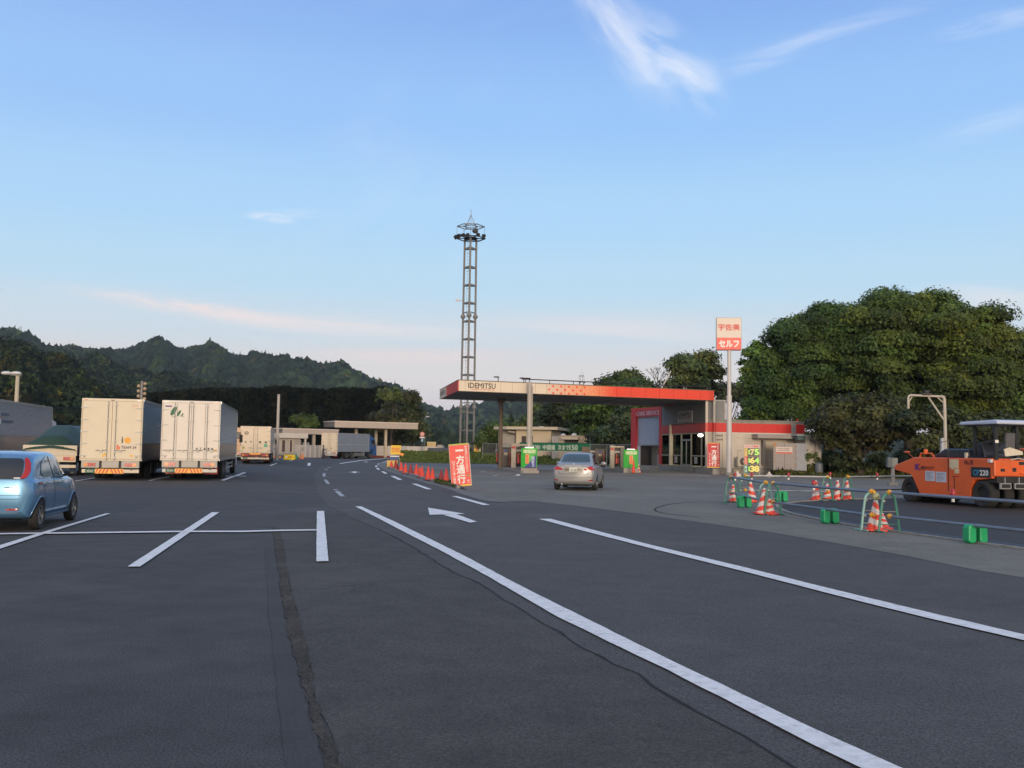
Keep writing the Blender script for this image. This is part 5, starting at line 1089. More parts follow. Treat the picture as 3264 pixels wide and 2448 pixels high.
# ---- tyre roller
def roller(name, label, base, h, group=None):
    t = thing(name, label, 'road roller', base, -h, group)
    RX = 1.0; side = [(-.65, 1.26), (.39, 1.55), (4.05, 1.55), (4.05, .93), (3.28, .85), (3.12, .54), (3.09, .24), (.68, .27), (.34, .80), (.2, .95), (-.65, 1.08)]
    MB().prism(side, 'x', -RX, RX).build('body', orangep, t, bevel=.03)
    q = MB(); q.box(RX + .002, RX + .012, 3.15, 3.98, .95, 1.27).build('model_panel', blackpl, t)
    text_obj('CP', mat('badge_blue', (.03, .25, .42), .5), t, (RX + .014, 3.38, 1.10), (0, 1, 0), YD, w=.26, h=.16, bold=.03); text_obj('220', inkwhite, t, (RX + .014, 3.72, 1.10), (0, 1, 0), YD, w=.36, h=.16, bold=.03)
    text_obj('K', mat('logo_violet', (.10, .02, .22), .5), t, (RX + .014, .60, 1.22), (0, 1, 0), YD, w=.22, h=.20, bold=.04); text_obj('(株)キロク', mat('logo_brown', (.10, .02, .02), .5), t, (RX + .012, 1.08, 1.19), (0, 1, 0), YD, w=.66, h=.14, bold=.03)
    text_obj('No.38', mat('logo_brown', (.10, .02, .02), .5), t, (RX + .012, 3.05, 1.42), (0, 1, 0), YD, w=.38, h=.15, bold=.02)
    for (a, b, c, d_) in ((.97, 1.45, .76, 1.09), (1.50, 2.0, .74, 1.08)):
        s = MB().box(RX + .003, RX + .008, a, b, c, d_).build('notice_sheet', mat('notice_grey', (.50, .53, .60), .5), t); z = MB()
        for k in range(6): z.box(RX + .009, RX + .011, a + .05, b - .06 - .08 * (k % 3), d_ - .06 - .045 * k, d_ - .048 - .045 * k)
        z.build('print_lines', mat('print_grey', (.12, .12, .14), .6), s)
    for (a, b, c, d_) in ((2.17, 2.58, 1.22, 1.50), (2.40, 2.60, 1.05, 1.20), (2.25, 2.36, 1.17, 1.215)): MB().box(RX + .003, RX + .010, a, b, c, d_).build('reflector_sheet', mat('pale_yellow_sheet', (.66, .54, .34), .5), t)
    # recess with hinge line, oil-dark streak
    MB().box(RX + .001, RX + .006, 2.08, 2.12, .45, 1.53).build('panel_gap', mat('dark_orange_gap', (.10, .02, .008), .7), t)
    MB().box(RX + .001, RX + .005, 2.36, 2.39, .45, .95).box(RX + .001, RX + .005, 2.30, 2.60, .94, .96).box(RX + .001, RX + .005, 2.55, 2.70, .42, .43).build('oil_streak', mat('dark_orange_gap', (.10, .02, .008), .7), t)
    MB().box(RX, RX + .09, 3.96, 4.10, 1.42, 1.52).build('work_lamp', clear_lens, t, bevel=.01)
    # front face
    f = MB(); y = 4.05; f.box(-RX, RX, y - .02, y + .10, 1.0, 1.50); f.build('front_panel', orangep, t, bevel=.03)
    MB().box(.62, .78, y + .10, y + .104, 1.15, 1.24).box(.20, .34, y + .10, y + .104, 1.15, 1.27).box(-.25, .10, y + .10, y + .104, 1.36, 1.46).build('panel_opening', blackpl, t)
    MB().box(-.40, .05, y + .10, y + .15, 1.08, 1.12).build('step_bar', orangep, t)
    MB().box(-.9, .9, y - .4, y + .08, .80, 1.0).build('front_frame', darkmetal, t)
    MB().tube([(.35, y + .02, 1.52), (.1, y + .1, 1.56), (-.3, y + .1, 1.50), (-.7, y + .05, 1.54)], .02, 6).build('hose', mat('pale_hose', (.5, .45, .38), .6), t)
    for x in (.66, .14, -.38, -.9):
        MB().box(x - .20, x + .20, y + .12, y + .18, .62, .80).box(x - .16, x + .16, y + .17, y + .19, .65, .77, 1).build('scraper', [steel, blackpl], t); MB().box(x - .015, x + .015, y + .08, y + .15, .75, .98).build('scraper_arm', steel, t)
    for x in (.82, .28, -.26, -.80): wheel(t, x, 3.57, .43, .36, 1, rimr=.24, rimmat=blackrub, flat=True)
    for x in (.80, .40, .0, -.40, -.80): wheel(t, x, .05, .43, .34, 1, rimr=.24, rimmat=blackrub, flat=True)
    # engine hood and deck
    dark = mat('hood_charcoal', (.018, .020, .030), .35, coat=.4)
    hm = MB(); hm.prism([(.9, 1.55), (1.35, 1.72), (1.6, 1.84), (2.75, 1.84), (2.85, 1.55)], 'x', -.75, .75).build('engine_hood', dark, t, bevel=.04)
    MB().box(-.95, .95, 2.9, 4.0, 1.55, 1.60).build('deck', darkmetal, t)
    MB().prism([(2.95, 1.6), (2.95, 2.0), (3.15, 2.05), (3.3, 1.6)], 'x', -.2, .6).build('console', dark, t, bevel=.02)
    sw = MB(); M = Matrix.Translation((.25, 3.1, 2.12)) @ Matrix.Rotation(R(-25), 4, 'X'); 
    pts = [M @ Vector((.19 * math.cos(a), .19 * math.sin(a), 0)) for a in np.linspace(0, 2 * PI, 20)]; sw.tube(pts, .014, 6); sw.tube([M @ Vector((-.19, 0, 0)), M @ Vector((.19, 0, 0))], .012, 5); sw.cyl(M @ Vector((0, 0, 0)), M @ Vector((0, 0, -.2)), .02, n=8); sw.build('steering_wheel', blackpl, t)
    st_ = MB(); st_.box(-.05, .5, 3.55, 4.0, 1.72, 1.86); st_.prism([(3.9, 1.82), (3.98, 2.36), (4.08, 2.34), (4.05, 1.82)], 'x', -.03, .48); st_.build('seat', mat('seat_grey', (.10, .10, .11), .7), t, bevel=.04)
    tw = MB(); tw.prism([(-.1, 1.68), (.55, 1.62), (.6, 1.84), (.38, 1.90), (-.08, 1.78)], 'y', 4.08, 4.11); tw.build('cloth_rag', mat('pale_rag', (.66, .60, .48), .8), t)
    # rear lifting eye, lamps, mirrors
    MB().tube([(RX - .12, .55, 1.55), (RX - .12, .60, 1.68), (RX - .12, 1.15, 1.68), (RX - .12, 1.28, 1.56)], .03, 8).build('grab_rail', orangep, t, smooth=True)
    MB().lathe([(.07, 1.66), (.07, 1.78), (.05, 1.82), (.01, 1.83)], (RX - .12, .85, 0), 12).build('beacon', mat('beacon_orange', (.75, .12, .01), .3), t)
    MB().tube([(-.5, .3, 1.5), (-.7, -.1, 1.72), (-.75, -.25, 1.72)], .012, 5).build('rear_rod', blackpl, t); MB().ball((RX - .3, -.38, 1.72), .12, 8, sq=(.6, 1.3, .35)).tube([(RX - .3, -.30, 1.68), (RX - .3, .1, 1.45)], .012, 5).build('rear_lamp', mat('lamp_orange', (.62, .10, .02), .4), t)
    MB().tube([(RX - .05, 1.55, 2.03), (RX - .02, 2.1, 2.11), (RX - .02, 2.1, 1.56)], .014, 6).build('hand_rail', blackpl, t); MB().tube([(RX - .05, 2.85, 2.04), (RX - .02, 4.0, 2.06), (-.9, 4.02, 2.06)], .012, 6).build('hand_rail', blackpl, t)
    MB().box(RX - .08, RX, 2.85, 2.93, 1.55, 1.72).build('junction', mat('cream_box_small', (.55, .5, .42), .5), t)
    # canopy
    for x in (.86, .08): MB().box(x - .06, x + .06, 4.02, 4.10, 1.5, 2.66).build('canopy_post', mat('post_black', (.012, .014, .018), .4), t)
    for x in (.75, -.75): MB().box(x - .04, x + .04, 3.0, 3.08, 1.55, 2.66).build('canopy_post', mat('post_black', (.012, .014, .018), .4), t)
    rf = MB(); rf.prism([(2.62, 2.60), (2.75, 2.70), (4.22, 2.74), (4.36, 2.70), (4.36, 2.60)], 'x', -1.05, 1.05); rf.build('canopy_roof', mat('roof_pale_blue', (.52, .58, .72), .4), t, bevel=.035)
    MB().box(-.95, .95, 2.8, 4.25, 2.57, 2.60).build('roof_lining', blackpl, t)
    MB().box(.80, .92, 4.10, 4.11, 2.03, 2.12).build('post_sticker', inkwhite, t)
    return t
hR = math.atan2(.258, -.966); rtr = Vector((math.cos(hR), -math.sin(hR), 0))
rb_ = Vector((13.75, 34.0, 0)) - rtr * 1.0
r1 = roller('tyre_roller', 'orange pneumatic tyre roller standing on the fresh asphalt', rb_, hR, 'pneumatic tyre rollers in the work area')
r2 = copy_tree(r1); off = on_plane(3224, 1330, 38) ; r2.location = Vector((19.35, 35.2, 0)) - rtr * 1.0 + Vector((1.3, 4.2, 0)); r2.scale = (1, 1, 1.12); r2['label'] = 'second orange roller behind the first, only its pale roof tip showing'

# ---- person checking the far lorry
def person():
    b = at(1029, 125.5); t = thing('person', 'person in dark work clothes standing at the tail of the far grey lorry', 'person', b, R(-70))
    vs = [(0, 0, .92), (0, .01, 1.12), (0, .0, 1.36), (0, .01, 1.46), (0, .03, 1.60), (.17, 0, 1.40), (.23, .12, 1.15), (.18, .36, 1.12), (.17, .45, 1.12), (-.17, 0, 1.40), (-.22, .16, 1.16), (-.16, .38, 1.18), (-.15, .47, 1.19), (.09, 0, .86), (.10, .03, .48), (.10, -.02, .08), (.10, .12, .03), (-.09, 0, .86), (-.10, -.02, .48), (-.10, -.10, .08), (-.10, .03, .03), (0, .04, 1.68)]
    es = [(0, 1), (1, 2), (2, 3), (3, 4), (2, 5), (5, 6), (6, 7), (7, 8), (2, 9), (9, 10), (10, 11), (11, 12), (0, 13), (13, 14), (14, 15), (15, 16), (0, 17), (17, 18), (18, 19), (19, 20), (4, 21)]
    rr = [.15, .14, .16, .06, .10, .065, .05, .038, .04, .065, .05, .038, .04, .10, .07, .05, .045, .10, .07, .05, .045, .075]
    me = bpy.data.meshes.new('body'); me.from_pydata(vs, es, []); o = bpy.data.objects.new('body', me); C.objects.link(o); o.parent = t
    me.materials.append(mat('work_clothes', (.022, .03, .055), .85)); s = o.modifiers.new('skin', 'SKIN'); o.modifiers.new('sub', 'SUBSURF').levels = 1
    for i, r in enumerate(rr): me.skin_vertices[0].data[i].radius = (r, r * .8 if i < 4 else r)
    me.skin_vertices[0].data[0].use_root = True
    MB().ball((0, .035, 1.63), .085, 10, sq=(.9, 1, 1.15)).ball((0, .12, 1.62), .018, 6).ball((.08, .03, 1.62), .02, 5).ball((-.08, .03, 1.62), .02, 5).build('head', mat('skin', (.42, .24, .16), .6), t, smooth='all')
    MB().lathe([(.105, 1.66), (.10, 1.72), (.07, 1.765), (.01, 1.775)], (0, .03, 0), 14).box(-.07, .07, .10, .20, 1.665, 1.68).build('cap', mat('work_clothes', (.022, .03, .055), .85), t)
    for sg in (-1, 1):
        hb = MB(); hx, hy, hz = sg * .165, .50, 1.15
        hb.ball((hx, hy, hz), .04, 6, sq=(.8, 1.1, .5))
        for k in range(4): hb.tube([(hx - .03 + .02 * k, hy + .03, hz), (hx - .03 + .02 * k, hy + .075 - .004 * abs(k - 1.5), hz - .005), (hx - .03 + .02 * k, hy + .09, hz - .03)], [.010, .009, .007], 5)
        hb.tube([(hx - sg * .03, hy, hz), (hx - sg * .06, hy + .03, hz + .01)], [.011, .008], 5); hb.build('hand', mat('skin', (.42, .24, .16), .6), t)
person()
# ------------------------------------------------------------------ filling station
class Frame:
    """local frame on a vertical plane: x along it (left to right as seen), y inward, z up"""
    def __init__(s, a, b):
        s.o = Vector((a[0], a[1], 0)); d = Vector((b[0] - a[0], b[1] - a[1], 0)); s.len = d.length; s.x = d.normalized(); s.y = Vector((-s.x.y, s.x.x, 0)); s.ang = math.atan2(s.x.y, s.x.x)
    def S(s, px, py=1420):
        d = ray(px, py); # solve o + x*t = d*k horizontally
        M = Matrix(((s.x.x, -d.x), (s.x.y, -d.y))); r = M.inverted() @ Vector((-s.o.x, -s.o.y)); return r[0]
    def Z(s, px, py):
        t = s.S(px, py); p = s.o + s.x * t; d = ray(px, py); return CAMH + d.z * (p.y / d.y)
    def M(s, base):
        return Matrix.Translation(s.o - Vector((base[0], base[1], 0))) @ Matrix.Rotation(s.ang, 4, 'Z')
ZT, ZTOP = 5.42, 6.17
A3 = G(1462.3, 1212.3, ZTOP); B3 = G(2275.0, 1245.9, ZTOP); F3 = G(1403.8, 1244.0, ZTOP)
A3.z = B3.z = F3.z = 0
E3 = B3 + (F3 - A3)
ZB = on_plane(1462.3, 1245.6, A3.y).z
def canopy():
    t = thing('station_canopy', 'long flat filling station canopy with a cream and red fascia on round columns', 'canopy', (A3.x, A3.y, 0)); o = t.location
    L = lambda p, z: (p.x - A3.x, p.y - A3.y, z)
    front = Frame(A3, B3); left = Frame(F3, A3); cr = mat('fascia_cream', (.74, .64, .50), .45, var=.03, dirt=.3, dirtcol=(.42, .32, .20), scale=.9)
    rd = mat('fascia_red', (.78, .065, .03), .4, var=.03, dirt=.08, scale=.8)
    # roof and soffit
    mb = MB(); inn = .12
    P = [L(A3, 0), L(B3, 0), L(E3, 0), L(F3, 0)]
    def slab(z0, z1, k):
        c = Vector((sum(p[0] for p in P) / 4, sum(p[1] for p in P) / 4, 0)); q = [Vector(p) + (c - Vector(p)).normalized() * k for p in P]; m = MB()
        m.add([(p.x, p.y, z0) for p in q] + [(p.x, p.y, z1) for p in q], [(0, 1, 2, 3), (7, 6, 5, 4), (0, 4, 5, 1), (1, 5, 6, 2), (2, 6, 7, 3), (3, 7, 4, 0)]); return m
    slab(ZTOP - .12, ZTOP - .04, .10).build('roof_deck', mat('roof_deck_grey', (.2, .19, .18), .8), t)
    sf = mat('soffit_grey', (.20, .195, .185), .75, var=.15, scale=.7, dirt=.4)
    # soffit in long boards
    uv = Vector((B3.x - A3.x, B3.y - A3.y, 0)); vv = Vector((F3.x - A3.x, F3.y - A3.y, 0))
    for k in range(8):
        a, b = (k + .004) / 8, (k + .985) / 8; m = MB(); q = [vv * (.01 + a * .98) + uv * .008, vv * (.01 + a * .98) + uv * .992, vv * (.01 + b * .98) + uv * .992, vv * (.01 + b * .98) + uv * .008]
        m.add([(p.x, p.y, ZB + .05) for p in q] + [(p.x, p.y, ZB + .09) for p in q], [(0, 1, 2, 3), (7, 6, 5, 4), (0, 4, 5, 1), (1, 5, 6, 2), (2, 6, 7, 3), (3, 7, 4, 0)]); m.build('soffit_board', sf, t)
    for s_ in (.30, .66):
        q = MB(); a = uv * s_ + vv * .02; b = uv * s_ + vv * .98; n = uv.normalized() * .09
        q.add([(a - n) + Vector((0, 0, ZB - .06)), (a + n) + Vector((0, 0, ZB - .06)), (b + n) + Vector((0, 0, ZB - .06)), (b - n) + Vector((0, 0, ZB - .06)), (a - n) + Vector((0, 0, ZB + .05)), (a + n) + Vector((0, 0, ZB + .05)), (b + n) + Vector((0, 0, ZB + .05)), (b - n) + Vector((0, 0, ZB + .05))], [(0, 1, 2, 3), (7, 6, 5, 4), (0, 4, 5, 1), (1, 5, 6, 2), (2, 6, 7, 3), (3, 7, 4, 0)]); q.build('cross_beam', mat('beam_grey', (.26, .25, .235), .7), t)
    # fascia panels, front
    Mf = front.M(o); Ml = left.M(o); Lf = front.len; s1 = front.S(1742, 1240); s2 = front.S(1850, 1240); s3 = front.S(1965, 1240)
    cuts = [0, .45] + list(np.linspace(.45, s1, 8)[1:]) + list(np.linspace(s1, s3, 5)[1:]) + list(np.linspace(s3, Lf, 8)[1:])
    grad = bpy.data.materials.new('fascia_fade'); grad.use_nodes = True; N = grad.node_tree.nodes; LK = grad.node_tree.links; b = N['Principled BSDF']; b.inputs['Roughness'].default_value = .42
    g = N.new('ShaderNodeNewGeometry'); vm = N.new('ShaderNodeVectorMath'); vm.operation = 'DOT_PRODUCT'; LK.new(g.outputs['Position'], vm.inputs[0]); vm.inputs[1].default_value = front.x
    mr = N.new('ShaderNodeMapRange'); base0 = front.o.dot(front.x); mr.inputs[1].default_value = base0 + s1; mr.inputs[2].default_value = base0 + s3; LK.new(vm.outputs['Value'], mr.inputs[0])
    rp = N.new('ShaderNodeValToRGB'); e = rp.color_ramp.elements; e[0].color = (.72, .57, .45, 1); e[1].color = (.78, .065, .03, 1); k = e.new(.35); k.color = (.80, .40, .24, 1); k = e.new(.65); k.color = (.82, .30, .14, 1); k = e.new(.88); k.color = (.80, .12, .05, 1); LK.new(mr.outputs[0], rp.inputs[0]); LK.new(rp.outputs[0], b.inputs['Base Color'])
    for a, b_ in zip(cuts[:-1], cuts[1:]):
        m_ = cr if b_ <= s1 + .01 else (grad if b_ <= s3 + .01 else rd)
        MB().box(a + .008, b_ - .008, -.05, .02, ZB, ZTOP, M=Mf).build('fascia_panel', m_, t)
    MB().box(-.04, Lf + .04, -.07, .06, ZTOP, ZTOP + .05, M=Mf).build('roof_edge', mat('edge_brown', (.16, .12, .09), .7), t)
    MB().box(-.02, Lf + .02, -.045, .05, ZB - .03, ZB, M=Mf).build('lower_edge', mat('edge_brown', (.16, .12, .09), .7), t)
    # printed halftone dots
    dm = MB(); de = MB(); o_ = Mf @ Vector((0, -.053, 0)); fx = front.x; n_ = 18
    for i in range(n_):
        s = s1 + .18 + (s3 - s1 - .3) * i / (n_ - 1); fr = i / (n_ - 1)
        for j in range(3):
            if (i % 2 == 0) == (j == 1): 
                zc = ZTOP - .14 - .24 * j; disc(dm if fr < .55 else de, o_, fx, (0, 0, 1), s, zc, .075 if fr < .55 else .07 * (1.2 - fr), n=12)
            
    dm.build('dot_print', rd, t)['kind'] = 'stuff'; de.build('dot_print', mat('dot_peach', (.85, .50, .28), .5), t)['kind'] = 'stuff'
    # lettering
    sA, sB = front.S(1492, 1230), front.S(1578.5, 1230); wl = sB - sA
    text_obj('IDEMITSU', mat('letter_taupe', (.10, .075, .055), .5), t, o_ + fx * ((sA + sB) / 2) + Vector((0, 0, ZTOP - .31)), fx, YD, w=wl, h=.36, bold=.02)
    um = MB()
    for k in range(10):
        a = k / 10; sx_ = sA + wl * (.12 + .84 * a); zc = ZTOP - .60 + .035 * math.sin(PI * a); um.add([tuple(o_ + fx * sx_ + Vector((0, 0, zc))), tuple(o_ + fx * (sx_ + wl * .088) + Vector((0, 0, ZTOP - .60 + .035 * math.sin(PI * (a + .1))))), tuple(o_ + fx * (sx_ + wl * .088) + Vector((0, 0, ZTOP - .57 + .035 * math.sin(PI * (a + .1))))), tuple(o_ + fx * sx_ + Vector((0, 0, zc + .03)))], [(0, 1, 2, 3)])
    um.build('underline_swoosh', rd, t)
    # left end
    Ll = left.len; dr = mat('fascia_dark_red', (.60, .04, .035), .4)
    for a, b_, m_ in ((0, .22, 'w'), (.22, .40, 'w'), (.40, .52, 'o'), (.52, .76, 'r'), (.76, 1, 'r')):
        MB().box(Ll * a + .006, Ll * b_ - .006, -.05, .02, ZB, ZTOP, M=Ml).build('fascia_panel', {'w': cr, 'o': rd, 'r': dr}[m_], t)
    MB().box(-.03, Ll + .02, -.07, .06, ZTOP, ZTOP + .05, M=Ml).build('roof_edge', mat('edge_brown', (.16, .12, .09), .7), t)
    text_obj('IDEMITSU', mat('letter_taupe', (.10, .075, .055), .5), t, Ml @ Vector((Ll * .19, -.053, ZTOP - .34)), left.x, YD, w=Ll * .30, h=.34, bold=.02)
    # right and back edges
    MB().box(0, vv.length, -.02, .05, ZB, ZTOP, M=Frame(B3, E3).M(o)).build('fascia_panel', rd, t); MB().box(0, uv.length, -.02, .05, ZB, ZTOP, M=Frame(E3, F3).M(o)).build('fascia_panel', cr, t)
    # columns
    colm = mat('column_cream_grey', (.42, .385, .335), .55, var=.06, dirt=.2, scale=1.5)
    for i, (px, d) in enumerate(((1684.5, 66.0), (1594, 75.5))):
        p = at(px, d) - o if i == 0 else at(px, d) - o
        c = MB(); p.z = 0; r_ = .155 if i == 0 else .15; top = ZTOP + .02 if i == 0 else ZB + .1
        c.cyl(p + Vector((0, 0, .15)), p + Vector((0, 0, top)), r_, n=20); 
        if i == 0: c.cyl(p + Vector((.19, .02, .3)), p + Vector((.19, .02, top - .3)), .035, n=8)
        c.cyl(p + Vector((0, 0, .15)), p + Vector((0, 0, .35)), r_ + .05, n=20)
        if i: c.box(p.x - .28, p.x + .28, p.y - .28, p.y + .28, ZB - .32, ZB + .05)
        tag(c.build('column', colm if i == 0 else mat('column_brown', (.17, .125, .095), .6), t, smooth=True), None if i == 0 else 'brown inner column with a square head')
    # roof rails and lamps
    rl = MB(); a = front.S(1665, 1215); 
    rl.tube([Mf @ Vector((a, .15, ZTOP + .28)), Mf @ Vector((Lf - .2, .15, ZTOP + .28))], .035, 6)
    for k in np.linspace(a + .3, Lf - .5, 9): rl.cyl(Mf @ Vector((k, .15, ZTOP)), Mf @ Vector((k, .15, ZTOP + .28)), .025, n=6)
    rl.build('roof_pipe', darkmetal, t)
    for px in (1672, 1690, 1590): 
        s = front.S(px, 1210); l = MB(); l.tube([Mf @ Vector((s, .2, ZTOP)), Mf @ Vector((s, .1, ZTOP + .25)), Mf @ Vector((s - .15, -.05, ZTOP + .33))], .03, 6); l.box(s - .35, s - .02, -.12, .08, ZTOP + .30, ZTOP + .37, M=Mf); l.build('roof_lamp', darkmetal, t)
    MB().tube([Mf @ Vector((front.S(2115, 1225), .3, ZTOP + .05)), Mf @ Vector((front.S(2145, 1200), .3, ZTOP + 1.35))], .05, 6).build('roof_stay', mat('stay_pale', (.5, .48, .44), .6), t)
    return t
canopy()

K3 = Vector((B3.x + .25, B3.y + .15, 0)); 
def station_building():
    K = Vector((14.63, 72.6, 0)); Q = Vector((12.97, 84.6, 0)); RR = Vector((22.15, 73.85, 0))
    t = thing('service_building', 'low white station building with a red band, glazed office and shutter bay', 'building', (K.x, K.y, 0)); o = t.location
    F = Frame(Q, K); M = F.M(o); L = F.len; S = Frame(K, RR); MS = S.M(o); LS = S.len
    wallc = mat('wall_cream', (.56, .50, .42), .7, var=.05, dirt=.35, dirtcol=(.24, .20, .16), scale=.9, stretch=(1, 1, .4)); greyc = mat('upper_wall_grey', (.20, .205, .205), .7, var=.08, dirt=.2, scale=.6)
    band = mat('band_red', (.60, .028, .022), .42, var=.04, dirt=.1); framec = mat('window_frame_beige', (.42, .37, .29), .5)
    # --- shell
    sh = MB(); sh.box(0, LS, 0, .18, .45, 3.12, M=MS); sh.build('side_wall', wallc, t)
    MB().box(0, LS - .02, 8.8, 9.0, .45, 3.9, M=MS).box(LS - .2, LS - .02, .18, 8.8, .45, 3.9, M=MS).build('rear_wall', wallc, t)
    MB().box(.02, LS - .02, -.03, .2, 3.80, 4.04, M=MS).box(-.05, LS + .05, -.09, .12, 4.0, 4.06, M=MS).build('parapet', mat('parapet_grey', (.27, .25, .22), .7, dirt=.3), t)
    MB().box(.0, LS - .05, .1, 9, 3.86, 3.94, M=MS).build('roof_slab', concrete, t)
    n = 6; ws = np.linspace(0, LS * .86, n + 1)
    for a, b in zip(ws[:-1], ws[1:]): MB().box(a + .004, b - .004, -.05, .02, 3.12, 3.80, M=MS).build('band_panel', band, t)
    MB().box(LS * .86 + .0, LS * .91, -.06, .02, 3.05, 3.80, M=MS).build('band_cover', mat('cover_grey', (.28, .26, .25), .6), t)
    MB().box(LS * .91, LS, -.05, .02, 3.12, 3.80, M=MS).build('band_panel', band, t)
    MB().box(.0, LS, -.02, -.002, 3.02, 3.12, M=MS).build('white_trim', white, t)
    MB().box(2.2, 4.9, -.035, -.002, 2.72, 2.80, M=MS).build('wall_trim', wallc, t)
    # pilaster ribs near the corner
    for px in (2283, 2290, 2297, 2304): s = S.S(px); MB().box(s - .05, s + .05, -.06, -.002, .5, 3.02, M=MS).build('wall_rib', wallc, t)
    for px in (2286, 2293, 2300):
        s = S.S(px)
        for z in (2.86, 2.55): MB().box(s - .06, s + .06, -.064, -.061, z - .04, z + .04, M=MS).build('vent_slot', darkmetal, t)
    # plinth with blocks
    MB().box(-.25, LS + .1, -.25, .2, -.05, .42, M=MS).build('plinth', concrete, t); MB().box(-.1, L + 2, -.35, .2, -.05, .42, M=M).build('plinth', concrete, t)
    for px, w in ((2262, .38), (2296, .42), (2340, .3), (2450, .35)): s = S.S(px); MB().box(s - w, s + w, -.42, -.252, -.05, .38, M=MS).build('concrete_block', mat('block_tan', (.36, .31, .24), .85, dirt=.6, scale=3, bump=.3), t, bevel=.02)
    MB().box(-.15, L + .2, -.30, 0, .42, .50, M=M).build('step', mat('step_concrete', (.30, .28, .25), .8, dirt=.3), t)
    # --- office facade
    MB().box(0, L, .0, .15, 3.80, 5.95, M=M).build('upper_wall', greyc, t)
    for a, b in zip(np.linspace(0, L, 5)[:-1], np.linspace(0, L, 5)[1:]): MB().box(a + .005, b - .005, -.06, .0, 3.12, 3.80, M=M).build('band_panel', band, t)
    s = F.S(2225); MB().box(s - .12, s + .12, -.075, -.062, 3.14, 3.78, M=M).build('band_marker', redp, t)
    zs0, zs1 = .5, 3.10; cols = [0.02] + [F.S(p) for p in (2141, 2171.5, 2203, 2236)] + [L - .05]
    for i, s in enumerate(cols): MB().box(s - .09 if i else s, s + .09 if i < 5 else s, -.03, .10, zs0, zs1, M=M).build('mullion', framec, t)
    for i in range(5):
        a, b = cols[i] + .09, cols[i + 1] - .09; door = (i == 2)
        if door: MB().box(a, b, -.02, .08, 2.48, 2.62, M=M).build('transom', mat('transom_blue', (.38, .42, .45), .5), t)
        MB().box(a, b, -.02, .08, 3.0, 3.1, M=M).build('transom', framec, t)
        MB().box(a, b, .03, .04, .55, 3.0, M=M).build('window_pane', office_glass, t)
        if not door:
            MB().box(a, b, -.02, .08, 1.27, 1.36, M=M).build('transom', framec, t)
        else:
            d = MB(); d.box(a, a + .07, -.01, .07, .52, 2.48, M=M).box(b - .07, b, -.01, .07, .52, 2.48, M=M).box((a + b) / 2 - .05, (a + b) / 2 + .05, -.01, .07, .52, 2.48, M=M).box(a, b, -.01, .07, .52, .64, M=M); d.build('door_frame', steel, t)
        if i in (1, 3):
            c = (a + b) / 2; pn = MB().box(c - .36, c + .32, -.035, -.021, .72, 1.22, M=M).build('notice', mat('notice_white', (.55, .53, .50), .6), t); pr_ = MB()
            for k in range(4): pr_.box(c - .28, c + .24, -.038, -.036, .82 + .09 * k, .845 + .09 * k, M=M)
            pr_.build('notice_print', inkred if i == 1 else mat('print_grey', (.12, .12, .14), .6), pn)
    # interior
    MB().box(.1, L - .2, 3.2, 3.3, .5, 3.1, M=M).build('inner_wall', mat('inner_wall_cream', (.40, .34, .24), .8, var=.15), t)
    MB().box(.1, L - .2, .15, 3.2, .45, .5, M=M).build('inner_floor', mat('inner_floor', (.2, .18, .15), .5), t); MB().box(.1, L - .1, .12, 3.3, 3.1, 3.16, M=M).build('inner_ceiling', mat('inner_ceiling', (.3, .28, .25), .8), t)
    MB().box(.0, .1, .1, 3.3, .5, 3.1, M=M).build('inner_side_wall', mat('inner_wall_cream', (.40, .34, .24), .8), t)
    for s, w, z0, z1, y, mt_ in ((2.0, .9, 1.6, 2.6, 2.6, 'counter_cream'), (3.6, 1.2, .5, 1.5, 1.5, 'counter_dark'), (1.1, .6, .5, 1.3, .7, 'red_stand'), (8.7, .5, 2.2, 2.5, 1.0, 'notice_white'), (8.9, .35, .9, 2.1, 1.2, 'green_poster'), (6.7, .4, .5, 2.2, 1.4, 'dark_rack'), (10.9, .4, 1.6, 2.2, .6, 'blue_poster'), (9.9, .5, .5, 1.3, 1.0, 'counter_dark')):
        cl = {'counter_cream': (.5, .42, .28), 'counter_dark': (.08, .07, .06), 'red_stand': (.5, .03, .03), 'notice_white': (.55, .53, .50), 'green_poster': (.02, .22, .14), 'dark_rack': (.05, .045, .05), 'blue_poster': (.2, .3, .4)}[mt_]
        MB().box(s - w / 2, s + w / 2, y, y + .3, z0, z1, M=M).build('shop_fitting', mat(mt_, cl, .6), t)
    lampm = mat('lit_lamp', (.9, .88, .75), .5, emis=(1.0, .90, .62, 45.0)); porch = mat('porch_lit_lamp', (.9, .88, .75), .5, emis=(1.0, .93, .75, 5.0))
    for s, y in ((2.2, 1.5), (4.6, 1.4), (7.0, 1.6), (9.5, 1.8)): MB().ball(M @ Vector((s, y, 2.98)), .30, 8, sq=(1, 1, .28)).build('ceiling_and_fill_lamp', lampm, t, smooth='all')  # more lamps than the office shows; the extra ones are added to brighten it
    MB().ball(M @ Vector((L - .1, -.55, 2.86)), .17, 8, sq=(1.2, 1, .75)).build('porch_lamp', porch, t, smooth='all')
    # office plate sign
    a, b = F.S(2162, 1335), F.S(2208, 1335); c = (a + b) / 2
    pl_ = MB().box(a, b, -.05, -.002, 3.86, 4.86, M=M).build('wall_sign', mat('sign_dull_white', (.42, .40, .38), .6), t)
    q = lambda s, z: M @ Vector((s, -.055, z))
    text_obj('IDEMITSU', inkblack, pl_, q(c, 4.52), F.x, YD, w=(b - a) * .8, h=.40, bold=.03); text_obj('idemitsu kosan', mat('print_grey', (.12, .12, .14), .6), pl_, q(c, 4.02), F.x, YD, w=(b - a) * .75, h=.13)
